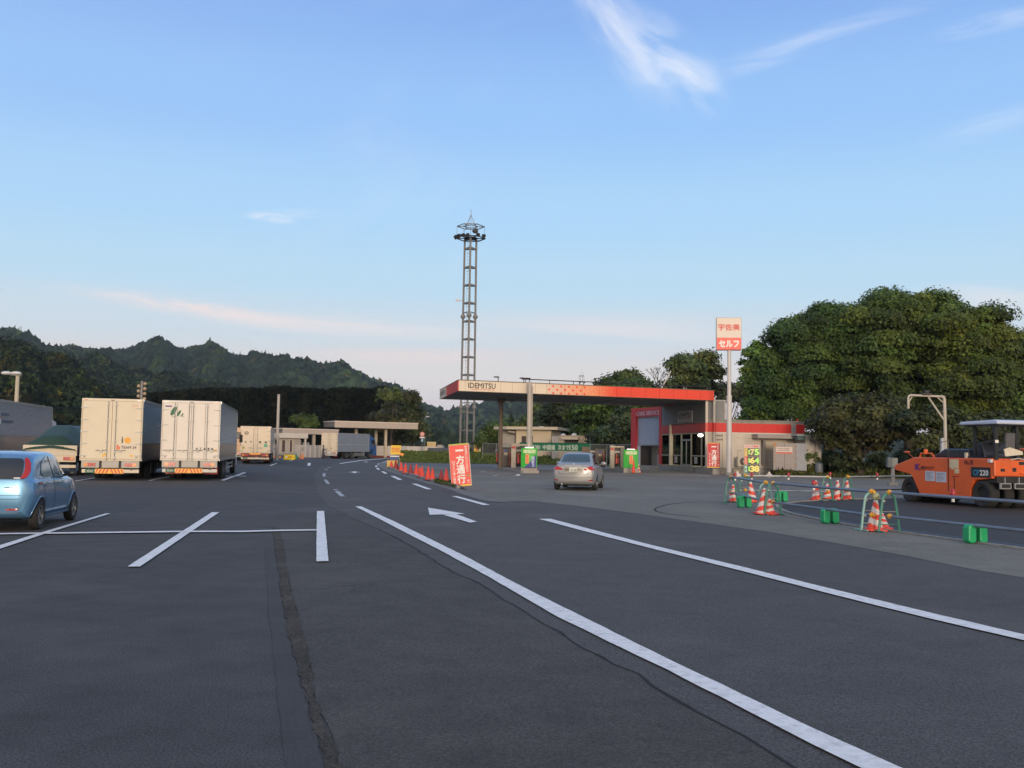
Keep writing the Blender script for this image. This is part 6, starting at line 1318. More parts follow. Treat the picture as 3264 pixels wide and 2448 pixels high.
    MB().box(a + .3, b - .3, -.058, -.052, 4.22, 4.26, M=M).build('sign_line', mat('sign_line_red', (.2, .03, .02), .5), pl_)
    # corner post and downpipe
    p = M @ Vector((L + .0, -.12, 0)); c_ = MB(); c_.box(p.x - .09, p.x + .09, p.y - .09, p.y + .09, .5, 3.12); c_.box(p.x - .09, p.x + .09, p.y - .09, p.y + .09, 3.80, ZB + .1); c_.build('corner_post', mat('post_ivory', (.55, .50, .42), .5), t); MB().box(p.x - .095, p.x + .095, p.y - .095, p.y + .095, 3.12, 3.80).build('corner_post_band', band, t)
    p = MS @ Vector((.42, -.12, 0)); MB().cyl((p.x, p.y, .5), (p.x, p.y, 3.1), .10, n=12).cyl((p.x, p.y, 3.8), (p.x, p.y, ZB + .2), .10, n=12).build('downpipe', mat('post_ivory', (.55, .50, .42), .5), t, smooth=True); MB().cyl((p.x, p.y, 3.1), (p.x, p.y, 3.8), .105, n=12).build('downpipe_band', band, t, smooth=True)
    MB().box(-.02, 1.3, .1, .2, 3.95, ZB, M=MS).build('return_wall', greyc, t)
    # roof room
    a, b = S.S(2282, 1310), S.S(2362, 1310)
    rr_ = MB(); rr_.box(a, b, 3.0, 6.0, 3.94, 5.62, M=MS); rr_.build('roof_room', mat('roof_room_wall', (.40, .37, .33), .75, dirt=.4, scale=1.2, stretch=(1, 1, .3)), t)
    for k, s in enumerate(np.linspace(a + .15, b - .15, 7)): MB().box(s - .03, s + .03, 2.94, 3.0, 3.95, 5.55, M=MS).build('roof_room_rib', mat('roof_room_wall', (.40, .37, .33), .75), t)
    MB().box(a - .05, b + .05, 2.92, 6.1, 5.6, 5.68, M=MS).tube([MS @ Vector((a, 2.9, 4.9)), MS @ Vector((b, 2.9, 4.85))], .02, 5).build('roof_room_cap', steel, t)
    MB().box(LS - .55, LS - .4, .1, .2, 4.06, 4.2, M=MS).build('roof_lamp', redp, t)
    # awning box, cabinets on the side wall
    a, b = S.S(2396, 1390), S.S(2512, 1390)
    MB().box(a, b, -1.1, -.03, 2.70, 3.02, M=MS).build('awning_box', mat('awning_grey', (.34, .30, .28), .6, dirt=.4, dirtcol=(.2, .12, .08)), t, bevel=.01)
    MB().box(S.S(2425), S.S(2432), -.5, -.1, .8, 2.6, M=MS).build('meter_box', mat('meter_grey', (.2, .19, .18), .6), t)
    a, b = S.S(2350, 1415), S.S(2366, 1415)
    MB().box(a, b, -.02, -.003, 1.75, 1.78, M=MS).box(a, a + .03, -.02, -.003, 1.3, 1.78, M=MS).tube([MS @ Vector((b + .1, -.03, 1.7)), MS @ Vector((b + .5, -.03, 1.78))], .02, 5).build('wall_conduit', mat('conduit_grey', (.3, .27, .24), .6), t)
    # --- shutter bay
    BL, BR = Vector((11.22, 89.2, 0)), Vector((12.98, 84.75, 0)); H = Frame(BL, BR); MH = H.M(o); LH = H.len
    a0, a1, b0, b1 = H.S(2014), H.S(2029), H.S(2104.5), H.S(2112.5)
    rb = mat('bay_red', (.50, .028, .03), .45, var=.05)
    MB().box(a0, a1, -.1, .5, .0, 5.5, M=MH).build('bay_pillar', rb, t); MB().box(b0, b1, -.15, .4, .40, 5.5, M=MH).build('bay_pillar', rb, t)
    MB().box(a1, b0, .0, .3, 4.70, 5.5, M=MH).build('bay_header', rb, t); MB().box(a1 - .02, b0, -.06, -.001, 4.68, 5.32, M=MH).build('bay_sign', mat('bay_sign_red', (.42, .025, .035), .45), t)
    text_obj('CARE SERVICE', mat('bay_letter', (.60, .48, .50), .5), t, MH @ Vector(((a1 + b0) / 2, -.07, 4.99)), H.x, YD, w=(b0 - a1) * .97, h=.36, bold=.015)
    m = MB(); z = 2.2; n = 40; b_ = len(m.v)
    for i in range(n):
        p = (4.68 - 2.2) / n; zz = 2.2 + p * i
        for (dz, dy) in ((0, 0), (p * .4, .03), (p * .9, .012)): m.v += [tuple(MH @ Vector((a1, .12 - dy, zz + dz))), tuple(MH @ Vector((b0, .12 - dy, zz + dz)))]
    for i in range(3 * n - 1): m.f.append((2 * i, 2 * i + 1, 2 * i + 3, 2 * i + 2)); m.m.append(0)
    m.build('roller_shutter', mat('shutter_blue_grey', (.40, .44, .50), .45, .2), t); MB().box(a1, b0, .06, .16, 2.12, 2.2, M=MH).build('shutter_bar', steel, t)
    MB().box(a1, b0, 4.0, 4.1, .3, 4.7, M=MH).box(a1 - .1, a1, .3, 4.1, .3, 4.7, M=MH).build('bay_back_wall', mat('bay_inner', (.05, .045, .045), .9), t)
    MB().box(a1 + .0, a1 + .55, .05, .10, .1, 2.1, M=MH).build('bay_door_leaf', mat('pale_leaf', (.45, .48, .54), .5), t); MB().box(a1 + .6, a1 + 1.75, 1.2, 1.25, .35, 2.1, M=MH).build('bay_partition', mat('partition', (.30, .27, .23), .7), t)
    MB().box(b0 - 1.35, b0 - .1, .5, 1.2, .4, 1.35, M=MH).build('bay_cupboard', mat('cupboard_beige', (.42, .35, .26), .7), t, bevel=.02)
    MB().box(a1 - .5, b1, -.6, 5, -.02, .34, M=MH).build('bay_floor', concrete, t)
    return F, M, S, MS, o
og = bpy.data.materials.new('office_glass'); og.use_nodes = True; office_glass = og; MATS['office_glass'] = og
_n = og.node_tree.nodes; _l = og.node_tree.links; _n.clear(); _o = _n.new('ShaderNodeOutputMaterial'); _t = _n.new('ShaderNodeBsdfTransparent'); _t.inputs[0].default_value = (.80, .84, .82, 1); _g = _n.new('ShaderNodeBsdfGlossy'); _g.inputs['Roughness'].default_value = .03; _f = _n.new('ShaderNodeFresnel'); _f.inputs[0].default_value = 1.12; _m = _n.new('ShaderNodeMixShader')
_l.new(_f.outputs[0], _m.inputs[0]); _l.new(_t.outputs[0], _m.inputs[1]); _l.new(_g.outputs[0], _m.inputs[2]); _l.new(_m.outputs[0], _o.inputs[0])
SF, SM, SS_, SMS, SO = station_building()
LBL = lambda o, l, c, g=None: tag(o, l, c, g)
def sworld(s, y, z): p = SMS @ Vector((s, y, z)); return Vector((p.x + SO.x, p.y + SO.y, p.z))

def ac_unit():
    p = sworld(SS_.S(2355), -.62, .52); t = thing('air_conditioner', 'cream outdoor air conditioner with a round fan on the side wall', 'air conditioner', p, SS_.ang)
    MB().box(-.42, .42, -.16, .16, .08, .80).build('casing', mat('ac_cream', (.46, .42, .34), .5, dirt=.2), t, bevel=.02)
    MB().cyl((.05, -.165, .44), (.05, -.17, .44), .29, n=24).build('fan_opening', mat('fan_dark', (.04, .035, .03), .6), t); MB().cyl((.05, -.18, .44), (.05, -.171, .44), .07, n=12).build('fan_hub', mat('ac_cream', (.46, .42, .34), .5), t)
    for r_ in (.12, .19, .26):
        pts = [(.05 + r_ * math.cos(a), -.178, .44 + r_ * math.sin(a)) for a in np.linspace(0, 2 * PI, 22)]; MB().tube(pts, .006, 4).build('grille_ring', mat('grille_grey', (.2, .19, .17), .5), t)
    for x in (-.3, .3): MB().box(x - .04, x + .04, -.2, .35, 0, .08).build('foot', steel, t)
ac_unit()
def one_way(name, label, center_px, d, w, h, z0, tilt, bright, back=0.0, group=None):
    p = at(center_px, d); p.z = z0; t = thing(name, label, 'sign', p, math.atan2(-p.x, p.y) * .6, group); t.rotation_euler.rotate_axis('Y', R(tilt)); 
    rc = mat('banner_red_bright' if bright else 'banner_red', (.80, .085, .07) if bright else (.60, .025, .035), .5)
    MB().box(-w / 2, w / 2, -.01, .01, .06, h - .06).build('sign_panel', rc, t)
    MB().box(-w / 2, w / 2, -.012, .012, h - .06, h).build('top_rail', mat('rail_lime' if bright else 'rail_orange', (.42, .48, .09) if bright else (.75, .35, .05), .5), t)
    MB().box(-w / 2, w / 2, -.012, .012, 0, .06).build('bottom_rail', mat('rail_yellow', (.80, .55, .06), .5), t)
    MB().box(w / 2 - .018, w / 2 + .01, -.016, .014, 0, h).box(-w / 2 - .01, -w / 2 + .005, -.016, .014, 0, h).build('frame', mat('frame_pale', (.5, .46, .40), .5), t)
    if bright:
        lg = MB()
        for x in (-w / 2 + .03, w / 2 - .03): lg.tube([(x, .012, h * .9), (x, .62, .02)], .014, 6)
        lg.tube([(-w / 2 + .03, .40, .62), (w / 2 - .03, .40, .62)], .01, 6); lg.build('rear_leg', steel, t)
    y = -.014
    for k, ch in enumerate('一方通行'):
        zc = h * (.845 - .225 * k) if k else h * .84
        text_obj(ch, inkwhite, t, (.015 * w, y, zc), XD, YD, w=.40 * w, h=(.045 * h if k == 0 else .20 * h), bold=.035 if k else .0, depth=.002)
    for k, ch in enumerate('高速道路にはもどれません'): text_obj(ch, mat('banner_small_print', (.80, .62, .55), .5), t, (.34 * w, y, h * (.92 - .052 * k)), XD, YD, w=.12 * w, h=.043 * h, bold=.03, depth=.002)
    for k, ch in enumerate('Uターン進入厳禁'): text_obj(ch if ch != 'ー' else '|', mat('banner_small_print', (.80, .62, .55), .5), t, (-.33 * w, y, h * (.575 - .068 * k)), XD, YD, w=.14 * w if ch != 'ー' else .03 * w, h=.058 * h, bold=.03, depth=.002)
    q = MB(); disc(q, (0, y, 0), XD, YD, .36 * w, h * .235, .07 * w, .05 * h * .6, .002, 14); q.build('round_mark', mat('mark_olive', (.38, .30, .06), .5), t); MB().box(.29 * w, .43 * w, y - .001, y, h * .12, h * .135).box(.31 * w, .41 * w, y - .001, y, h * .075, h * .09).build('small_print', inkwhite, t)
    return t
one_way('one_way_banner', 'red one way banner standing against the office corner beside the white pole', 2275, 70.2, .90, 1.80, .50, 0, False, group='red one way banners')
one_way('one_way_banner', 'leaning bright red one way banner at the end of the cone row', 1472, 41.2, .84, 1.80, .01, -5.5, True, group='red one way banners')

def sign_pole():
    p = at(2324, 68.5); t = thing('pole_sign', 'tall white pole carrying a white and red filling station sign', 'pole sign', p, R(-5))
    pm = mat('pole_white', (.56, .54, .53), .45, var=.05, dirt=.15, scale=1)
    zj = zt(2324, 1266, p.y); ztp = zt(2324, 1117, p.y); zs = zt(2324, 1013, p.y); zm = zt(2324, 1077, p.y)
    MB().cyl((0, 0, .2), (0, 0, zj), .185, n=20).cyl((0, 0, zj), (0, 0, zj + .1), .20, n=20).build('lower_pole', pm, t, smooth=True)
    MB().cyl((0, 0, zj + .1), (0, 0, ztp + .05), .14, n=20).cyl((0, 0, ztp - .9), (0, 0, ztp - .86), .15, n=20).build('upper_pole', pm, t, smooth=True)
    xl = -.92; xr = .84; MB().box(xl, xr, -.16, .16, ztp, zs).build('sign_box', mat('sign_side_grey', (.38, .37, .36), .5), t, bevel=.02)
    MB().box(xl + .03, xr - .03, -.172, -.16, zm, zs - .03).build('sign_face', mat('sign_face_ivory', (.68, .60, .52), .45, var=.03), t)
    MB().box(xl + .03, xr - .03, -.172, -.16, ztp + .06, zm).build('sign_face_red', mat('sign_face_red', (.75, .055, .035), .4), t)
    MB().box(xl + .03, xr - .03, -.176, -.16, ztp + .0, ztp + .06).build('sign_bottom_strip', mat('sign_strip_dark', (.35, .02, .02), .5), t)
    c = (xl + xr) / 2; text_obj('宇佐美', inkred, t, (c, -.175, zm + (zs - zm) * .52), XD, YD, w=1.50, h=.46, bold=.02); text_obj('セルフ', inkwhite, t, (c, -.175, ztp + (zm - ztp) * .52), XD, YD, w=1.36, h=.46, bold=.055)
    MB().cyl((0, 0, 0), (0, 0, .22), .28, n=16).build('pole_base', concrete, t)
sign_pole()

def price_board():
    t = thing('price_board', 'free standing fuel price board with green and yellow digits', 'sign', at(2396.5, 66.0), R(-6)); k = 66.0 / FPX
    h = 2.16; w = 1.08
    MB().box(-w / 2, -w / 2 + .04, -.03, .03, 0, h).box(w / 2 - .04, w / 2, -.03, .03, 0, h).build('frame', mat('frame_silver', (.40, .38, .36), .5), t)
    MB().tube([(-w / 2 + .02, 0, .6), (-w / 2 + .02, .5, .0)], .018, 6).tube([(w / 2 - .02, 0, .6), (w / 2 - .02, .5, .0)], .018, 6).box(-w / 2, w / 2, -.3, -.2, 0, .04).box(-w / 2, -w / 2 + .08, -.3, .05, 0, .04).box(w / 2 - .08, w / 2, -.3, .05, 0, .04).build('stand_foot', mat('foot_white', (.6, .58, .55), .5), t)
    MB().box(-w / 2 + .04, w / 2 - .04, -.02, .02, h - .22, h).build('header', mat('header_pinkish', (.68, .52, .48), .5), t); text_obj('セルフ価格', inkred, t, (0, -.022, h - .11), XD, YD, w=.88, h=.15, bold=.02)
    rows = [('175', 'ハイオク', (.60, .42, .04)), ('164', 'レギュラー', (.66, .09, .07)), ('138', '軽油', (.02, .30, .16))]; rh = (h - .24 - .22) / 3
    for i, (n_, lb, c) in enumerate(rows):
        z1 = h - .23 - rh * i; z0 = z1 - rh + .02
        MB().box(-w / 2 + .26, w / 2 - .04, -.02, .02, z0, z1).build('price_panel', blackpl, t); MB().box(-w / 2 + .04, -w / 2 + .255, -.02, .02, z0, z1).build('grade_panel', mat('grade_%d' % i, c, .5), t)
        for k_, ch in enumerate(lb): text_obj(ch if ch != 'ー' else '|', inkwhite if i == 2 else mat('grade_print', (.85, .70, .5) if i == 0 else (.8, .5, .45), .5), t, (-w / 2 + .147, -.022, z1 - .06 - (rh - .08) * (k_ + .4) / len(lb)), XD, YD, w=.13 if ch != 'ー' else .03, h=(rh - .12) / len(lb) * .85, bold=.02)
        gm = mat('digit_green', (.32, .70, .10), .4, emis=(.35, .75, .08, .30)); ym = mat('digit_yellow', (.72, .62, .14), .4, emis=(.8, .65, .1, .22))
        for z_ in (.34, .62): MB().box(-w / 2 + .31, -w / 2 + .41, -.024, -.02, z1 - z_ * rh - .07, z1 - z_ * rh + .07).build('digit_block', gm, t)
        text_obj(n_[1], ym if i else mat('digit_pale', (.62, .55, .22), .4), t, (.03, -.022, z1 - rh * .46), XD, YD, w=.27, h=rh * .66, bold=.05); text_obj(n_[2], gm if i < 2 else ym, t, (.33, -.022, z1 - rh * .46), XD, YD, w=.27, h=rh * .66, bold=.05)
        text_obj('円', mat('digit_pale', (.62, .55, .22), .4), t, (.42, -.022, z1 - rh * .89), XD, YD, w=.10, h=.05)
price_board()
def bollard_base(px, d, lab):
    t = thing('flag_base', lab, 'base', at(px, d), 0, 'white water filled flag bases'); MB().lathe([(.27, 0), (.28, .08), (.22, .16), (.09, .24), (.07, .36), (.01, .37)], n=14).build('weight', mat('base_ivory', (.66, .60, .53), .5), t, smooth=True)
bollard_base(2350.5, 65.5, 'white flag base left of the price board'); bollard_base(2452, 65.5, 'white flag base right of the price board, before the grey panels')
def cabinet():
    a = sworld(SS_.S(2424), -2.2, .36); b = sworld(SS_.S(2528), -2.2, .36); t = thing('panel_screen', 'grey sheet panel screen with a white and red notice, beside the shed', 'screen', a, SS_.ang); L = (b - a).length
    pm = mat('screen_grey', (.34, .31, .30), .55, var=.04, dirt=.2)
    cut = L * .67
    for x0, x1 in ((0, cut * .5), (cut * .5, cut), (cut, L)): MB().box(x0 + .01, x1 - .01, -.03, .02, .02, 2.0).build('panel', pm if x1 < L else mat('screen_blue_grey', (.32, .34, .38), .5), t)
    ob = mat('hinge_orange', (.45, .16, .04), .6)
    for z in (.6, .85, 1.1, 1.35): MB().box(.02, .15, -.045, -.03, z, z + .05).build('hinge', ob, t)
    for z in (.4, .9, 1.3, 1.75): MB().box(cut - .12, cut + .1, -.045, -.03, z, z + .04).build('hinge', ob, t)
    n_ = MB().box(cut * .12, cut * .85, -.045, -.032, 1.22, 1.72).build('notice_board', mat('notice_pink', (.66, .55, .50), .5), t); q = MB()
    for z in (1.58, 1.46): q.box(cut * .2, cut * .7, -.048, -.046, z, z + .03)
    q.build('notice_print', mat('print_grey', (.12, .12, .14), .6), n_); MB().box(cut * .13, cut * .84, -.048, -.046, 1.24, 1.33).build('notice_stripe', redp, n_)
    MB().lathe([(.13, 0), (.13, .02), (.01, .021)], (0, 0, 0), 14, M=Matrix.Translation((.12, -.03, 1.86)) @ Matrix.Rotation(PI / 2, 4, 'X')).build('orange_disc', mat('disc_orange', (.5, .24, .08), .6), t)
    MB().box(0, L, .05, .1, -.36, .02).build('support', darkmetal, t)
    a = sworld(SS_.S(2529), -2.0, 0); b = sworld(SS_.S(2578), -2.0, 0); t = thing('shed', 'pale metal cabinet shed with a flat lid at the end of the station building', 'shed', a, SS_.ang); L = (b - a).length
    MB().box(0, L, 0, 1.8, .72, 2.92).build('casing', mat('shed_pale', (.42, .39, .36), .6, dirt=.45, dirtcol=(.2, .15, .12), scale=1.5), t, bevel=.02); MB().box(-.7, L + .06, -.06, 1.9, 2.92, 3.0).build('lid', mat('lid_blue_grey', (.36, .38, .40), .5), t)
    MB().box(0, L, .05, 1.7, .0, .72).build('stand', darkmetal, t); MB().box(L * .55, L * .62, -.03, -.002, 1.0, 2.6).build('cover_strip', mat('strip_rust', (.26, .20, .18), .7), t); MB().box(-.62, -.08, -.02, .5, 2.62, 2.9).build('green_box', mat('box_teal', (.06, .12, .12), .5), t)
    t = thing('barrel', 'blue grey plastic barrel standing by the shed', 'barrel', sworld(SS_.S(2556), -2.7, .25)); MB().lathe([(.26, 0), (.29, .1), (.29, .55), (.26, .66), (.14, .74), (.01, .75)], n=18).build('drum', mat('barrel_blue', (.13, .15, .18), .5), t, smooth=True); MB().box(-.3, .3, -.3, .3, -.25, 0).build('stand', darkmetal, t)
cabinet()

# ---- pump islands
def island(px1, d1, px2, d2, label, group):
    a, b = at(px1, d1), at(px2, d2); t = thing('pump_island', label, 'kerb island', a, math.atan2((b - a).y, (b - a).x), group); L = (b - a).length
    MB().prism([(-.3, -.55), (L, -.55), (L + .3, 0), (L, .55), (-.3, .55)], 'z', 0, .20).build('kerb', mat('island_concrete', (.34, .31, .275), .8, dirt=.4, scale=2), t, bevel=.03); return t
island(1690, 65.6, 1598, 79.5, 'concrete pump island on the left, with the thick column', 'pump islands'); island(2012, 71.6, 1905, 86, 'concrete pump island on the right, near the shutter bay', 'pump islands')
def pump(px, d, label, kind, rz=0.0):
    t = thing('fuel_pump', label, 'fuel pump', at(px, d) + Vector((0, 0, .2)), rz, 'fuel pumps'); brown = mat('pump_brown', (.045, .022, .016), .4); ivory = mat('pump_ivory', (.50, .45, .37), .5, dirt=.15)
    if kind == 'brown':
        MB().box(-.42, .42, -.28, .28, 0, 1.45).build('cabinet', brown, t, bevel=.03); MB().box(-.46, .46, -.32, .32, 1.45, 1.56).build('top_cap', blackpl, t, bevel=.02)
        d_ = MB(); disc(d_, (0, -.283, 0), XD, YD, 0, 1.30, .13, .10, n=14); d_.build('blue_emblem', mat('emblem_blue', (.03, .08, .35), .5), t); MB().box(-.12, .14, -.29, -.281, .92, 1.14).build('label_plate', mat('label_pale', (.5, .45, .36), .5), t)
        MB().box(.30, .36, -.30, -.28, .1, 1.2).build('red_strip', redp, t)
    else:
        MB().box(-.52, -.16, -.26, .26, 0, 1.85).build('column', ivory, t, bevel=.04); MB().box(-.55, .62, -.30, .30, 1.66, 1.80).build('hood', ivory, t, bevel=.03); MB().box(-.50, -.2, -.27, -.262, 1.45, 1.62).build('red_badge', mat('badge_red', (.5, .05, .05), .5), t)
        MB().box(.28, .66, -.26, .26, 0, 1.66).build('cabinet', blackpl, t, bevel=.02); MB().box(-.16, .28, -.12, .12, .1, 1.6).build('recess', darkmetal, t)
    s = -1 if kind == 'brown' else 0
    ox = -.62 if kind == 'brown' else .05
    MB().box(ox - .12, ox + .16, -.22, .1, .35, 1.05).build('nozzle_box', redp, t, bevel=.02)
    for k in range(3):
        x = ox - .05 + .07 * k; pts = [(x, -.24, 1.25), (x + .06, -.40, 1.1), (x + .10, -.46, .6), (x - .02, -.42, .2), (x - .10, -.30, .35)]; MB().tube(pts, .02, 6).build('hose', blackrub, t, smooth=True)
        MB().box(x - .03, x + .03, -.34, -.2, .95, 1.15).box(x - .02, x + .02, -.36, -.3, .8, 1.0).build('nozzle', mat('nozzle_%d' % k, [(.5, .04, .03), (.6, .3, .02), (.05, .05, .05)][k], .4), t)
    MB().box(ox - .2, ox + .2, -.2, .1, 1.2, 1.4).build('display', mat('display_grey', (.12, .12, .13), .3), t, bevel=.01)
pump(1611, 77.5, 'dark brown fuel pump at the far end of the left island', 'brown'); pump(1651, 72.3, 'ivory and black fuel pump beside the green sign with the blue corner', 'ivory')
pump(1911, 84, 'dark fuel pump above the silver sedan, half hidden', 'brown'); pump(1964, 78.2, 'ivory and black fuel pump left of the plain green sign', 'ivory')
def green_sign(px, d, label, blue):
    t = thing('self_service_sign', label, 'sign', at(px, d), R(-3), 'green self service signs'); gm_ = mat('sign_green', (.035, .42, .045), .45, var=.03)
    MB().box(-.53, .53, -.24, .24, 0, .36).build('plinth', mat('island_concrete', (.34, .31, .275), .8), t, bevel=.02)
    bx = MB(); n = 10; pts = [(-.54 + 1.08 * i / n, -.20 - .10 * math.sin(PI * i / n)) for i in range(n + 1)] + [(.54, .2), (-.54, .2)]; bx.prism(pts, 'z', .38, 1.70); bx.build('sign_box', gm_, t)
    MB().box(-.28, .28, -.30, -.1, 1.702, 1.76).build('lit_lamp', mat('sign_lamp', (.9, .9, .8), .5, emis=(1, .97, .80, 1.6)), t)
    y = -.315; MB().box(-.40, .44, y, y + .03, 1.34, 1.60).build('title_plate', mat('title_green', (.38, .62, .22), .5), t); text_obj('セルフ', inkwhite, t, (.02, y - .003, 1.47), XD, YD, w=.66, h=.19, bold=.03)
    MB().box(-.24 if blue else -.12, -.0 if blue else .14, y, y + .03, .66, 1.28).build('notice_strip', mat('strip_orange', (.80, .32, .12), .5), t)
    for k, ch in enumerate('給油中'): text_obj(ch, mat('strip_red_print', (.75, .10, .03), .5), t, (-.12 if blue else .01, y - .003, 1.16 - .2 * k), XD, YD, w=.15, h=.16, bold=.03)
    if blue:
        MB().add([(-.33, y + .005, .385), (.49, y + .005, .385), (.49, y + .005, 1.28), (.02, y + .005, .72)], [(0, 1, 2, 3)]).build('blue_corner', mat('corner_blue', (.01, .03, .22), .45), t); text_obj('24時間', mat('pale_blue_print', (.55, .6, .8), .5), t, (.27, y - .004, .78), (0, 0, 1), (-1, 0, 0), w=.68, h=.2, bold=.02)
green_sign(1686, 65.7, 'green self service sign with a blue corner at the foot of the near column', True); green_sign(2010, 71.4, 'green self service sign before the shutter bay', False)

# ---- cones
def cone(name, label, p, h, r, m, base=True, lean=0.0, group=None, striped=0, basem=None, cat='traffic cone', top=None):
    t = thing(name, label, cat, p, RNG.uniform(0, 3) if not lean else 0, group)
    if striped:
        mb = MB(); n = 24; k = 26; b = 0
        for j in range(k + 1):
            f = j / k; rr = r * (1 - f) + .035 * f
            for i in range(n): a = 2 * PI * i / n; mb.v.append((rr * math.cos(a), rr * math.sin(a), .04 + f * (h - .04)))
        for j in range(k):
            for i in range(n):
                ph = (j / k * 2.6 + striped * i / n * 1.0) % 1; mb.f.append((j * n + i, j * n + (i + 1) % n, (j + 1) * n + (i + 1) % n, (j + 1) * n + i)); mb.m.append(1 if (ph < .5 or j > k * .90) else 0)
        mb.f.append(tuple(range(k * n, k * n + n))); mb.m.append(1); mb.build('cone_body', [cone_red, mat('cone_white', (.66, .62, .58), .5, dirt=.2)], t, smooth='all')
    else: MB().lathe([(r, .04), (.03, h - .01), (.022, h), (.005, h)], n=18).build('cone_body', m, t, smooth=True)
    if base: MB().prism([(-r * 1.3, -r * 1.0), (-r * 1.0, -r * 1.3), (r * 1.0, -r * 1.3), (r * 1.3, -r * 1.0), (r * 1.3, r * 1.0), (r * 1.0, r * 1.3), (-r * 1.0, r * 1.3), (-r * 1.3, r * 1.0)], 'z', 0, .04).build('base', basem or m, t, bevel=.01)
    if lean: t.rotation_euler = (0, R(lean), 0)
    if top: MB().ball((0, 0, h + .07), .085, 8).build('lamp', top, t, smooth='all')
    return t
G6 = lambda x, y: (1220 + x / 7.373, 1400 + y / 7.373)
row = [(200, 520, 690, 0), (303, 470, 738, 1), (335, 600, 735, 1), (430, 540, 790, 0), (530, 570, 830, 0), (655, 585, 855, 1), (785, 590, 875, 0), (862, 735, 862, 0), (920, 645, 935, 0), (1065, 650, 985, 0), (1165, 690, 1003, 0), (1370, 725, 1040, 1), (1490, 700, 1068, 0)]
labs = ['small red cone in front of the yellow board stand', 'dark faded red cone, tallest beside the yellow board', 'dark faded red cone just right of the tallest one', 'broad bright red cone, first full one right of the yellow board', 'dull red cone right of the broad bright one', 'dark faded red cone standing alone between two lighter cones', 'bright red cone with the blackest base, near the middle of the row', 'short red cone tucked behind the middle of the row', 'red cone right of the short tucked one', 'tall red cone before the pair beside the gap', 'red cone at the right of the pair, black base sticking out', 'dark faded red cone standing alone in the gap', 'red cone touching the leaning one way banner']
for (x, yt, yb, dk), lab in zip(row, labs):
    px, py = G6(x, yb); p = G(px, py - 1.5); h = zt(px, G6(x, yt)[1], p.y) - .0
    c = cone('traffic_cone', lab, (p.x, p.y, .02), max(h, .45), .165, cone_dk if dk else cone_red, group='red traffic cones along the island kerb', basem=blackpl)
p = G(1686, 1507.3); cone('traffic_cone', 'red and white banded cone at the foot of the blue cornered sign', (p.x + .15, p.y - .4, .016), .72, .15, cone_red, striped=.01, group='cones at the pump islands', basem=blackpl)
p = G(1708, 1507.6); cone('traffic_cone', 'plain slim red cone right of the banded one at the left island', (p.x, p.y - .1, .016), .78, .12, cone_red, group='cones at the pump islands', base=False)
p = G(2018, 1509); cone('traffic_cone', 'plain tall red cone at the foot of the right green sign', (p.x, p.y - .2, .016), 1.0, .14, cone_red, group='cones at the pump islands', basem=blackpl)
p = G(2035.5, 1507.5); cone('traffic_cone', 'pale banded cone beside the tall red one at the right island', (p.x, p.y, .016), .65, .15, cone_red, striped=.01, group='cones at the pump islands', basem=redp)

# yellow board stand at the head of the cone row
def yellow_board():
    p = G(1247, 1491); t = thing('notice_stand', 'stack of yellow and blue notice boards at the far end of the cone row', 'sign', (p.x, p.y, .02), 0)
    k = p.y / FPX; U_ = lambda x: (x - 200) / 7.373 * k; V = lambda y: (672 - y) / 7.373 * k
    MB().box(U_(100), U_(350), -.06, .0, .02, V(505)).build('lower_board', mat('board_ochre', (.62, .42, .12), .6), t); MB().box(U_(165), U_(375), .0, .05, V(505), V(375)).build('blue_board', mat('board_blue', (.03, .08, .22), .5), t); MB().box(U_(165), U_(375), -.005, -.001, V(420), V(395)).build('blue_board_print', inkwhite, t)
    yb = MB().add([(U_(175), .01, V(370)), (U_(395), .01, V(365)), (U_(420), .01, V(152)), (U_(190), .01, V(150)), (U_(175), .04, V(370)), (U_(395), .04, V(365)), (U_(420), .04, V(152)), (U_(190), .04, V(150))], [(0, 1, 2, 3), (7, 6, 5, 4), (0, 4, 5, 1), (1, 5, 6, 2), (2, 6, 7, 3), (3, 7, 4, 0)]).build('yellow_board', mat('board_yellow', (.80, .52, .03), .5), t)
    text_obj('高速道路\n出口専用', mat('board_print', (.70, .18, .06), .5), yb, (U_(295), .005, V(262)), XD, YD, w=.62, h=.36, bold=.03)
    MB().prism([(U_(380), V(375)), (U_(470), V(395)), (U_(500), V(350)), (U_(400), V(320))], 'y', .0, .03).build('orange_arrow', mat('arrow_orange', (.85, .30, .04), .5), t)
    MB().tube([(U_(160), .06, 0), (U_(190), .06, V(150))], .02, 6).tube([(U_(410), .06, .0), (U_(380), .06, V(370))], .02, 6).tube([(U_(160), .06, 0), (U_(160), .5, 0)], .02, 6).build('stand', mat('stand_pale', (.45, .42, .36), .5), t)
yellow_board()

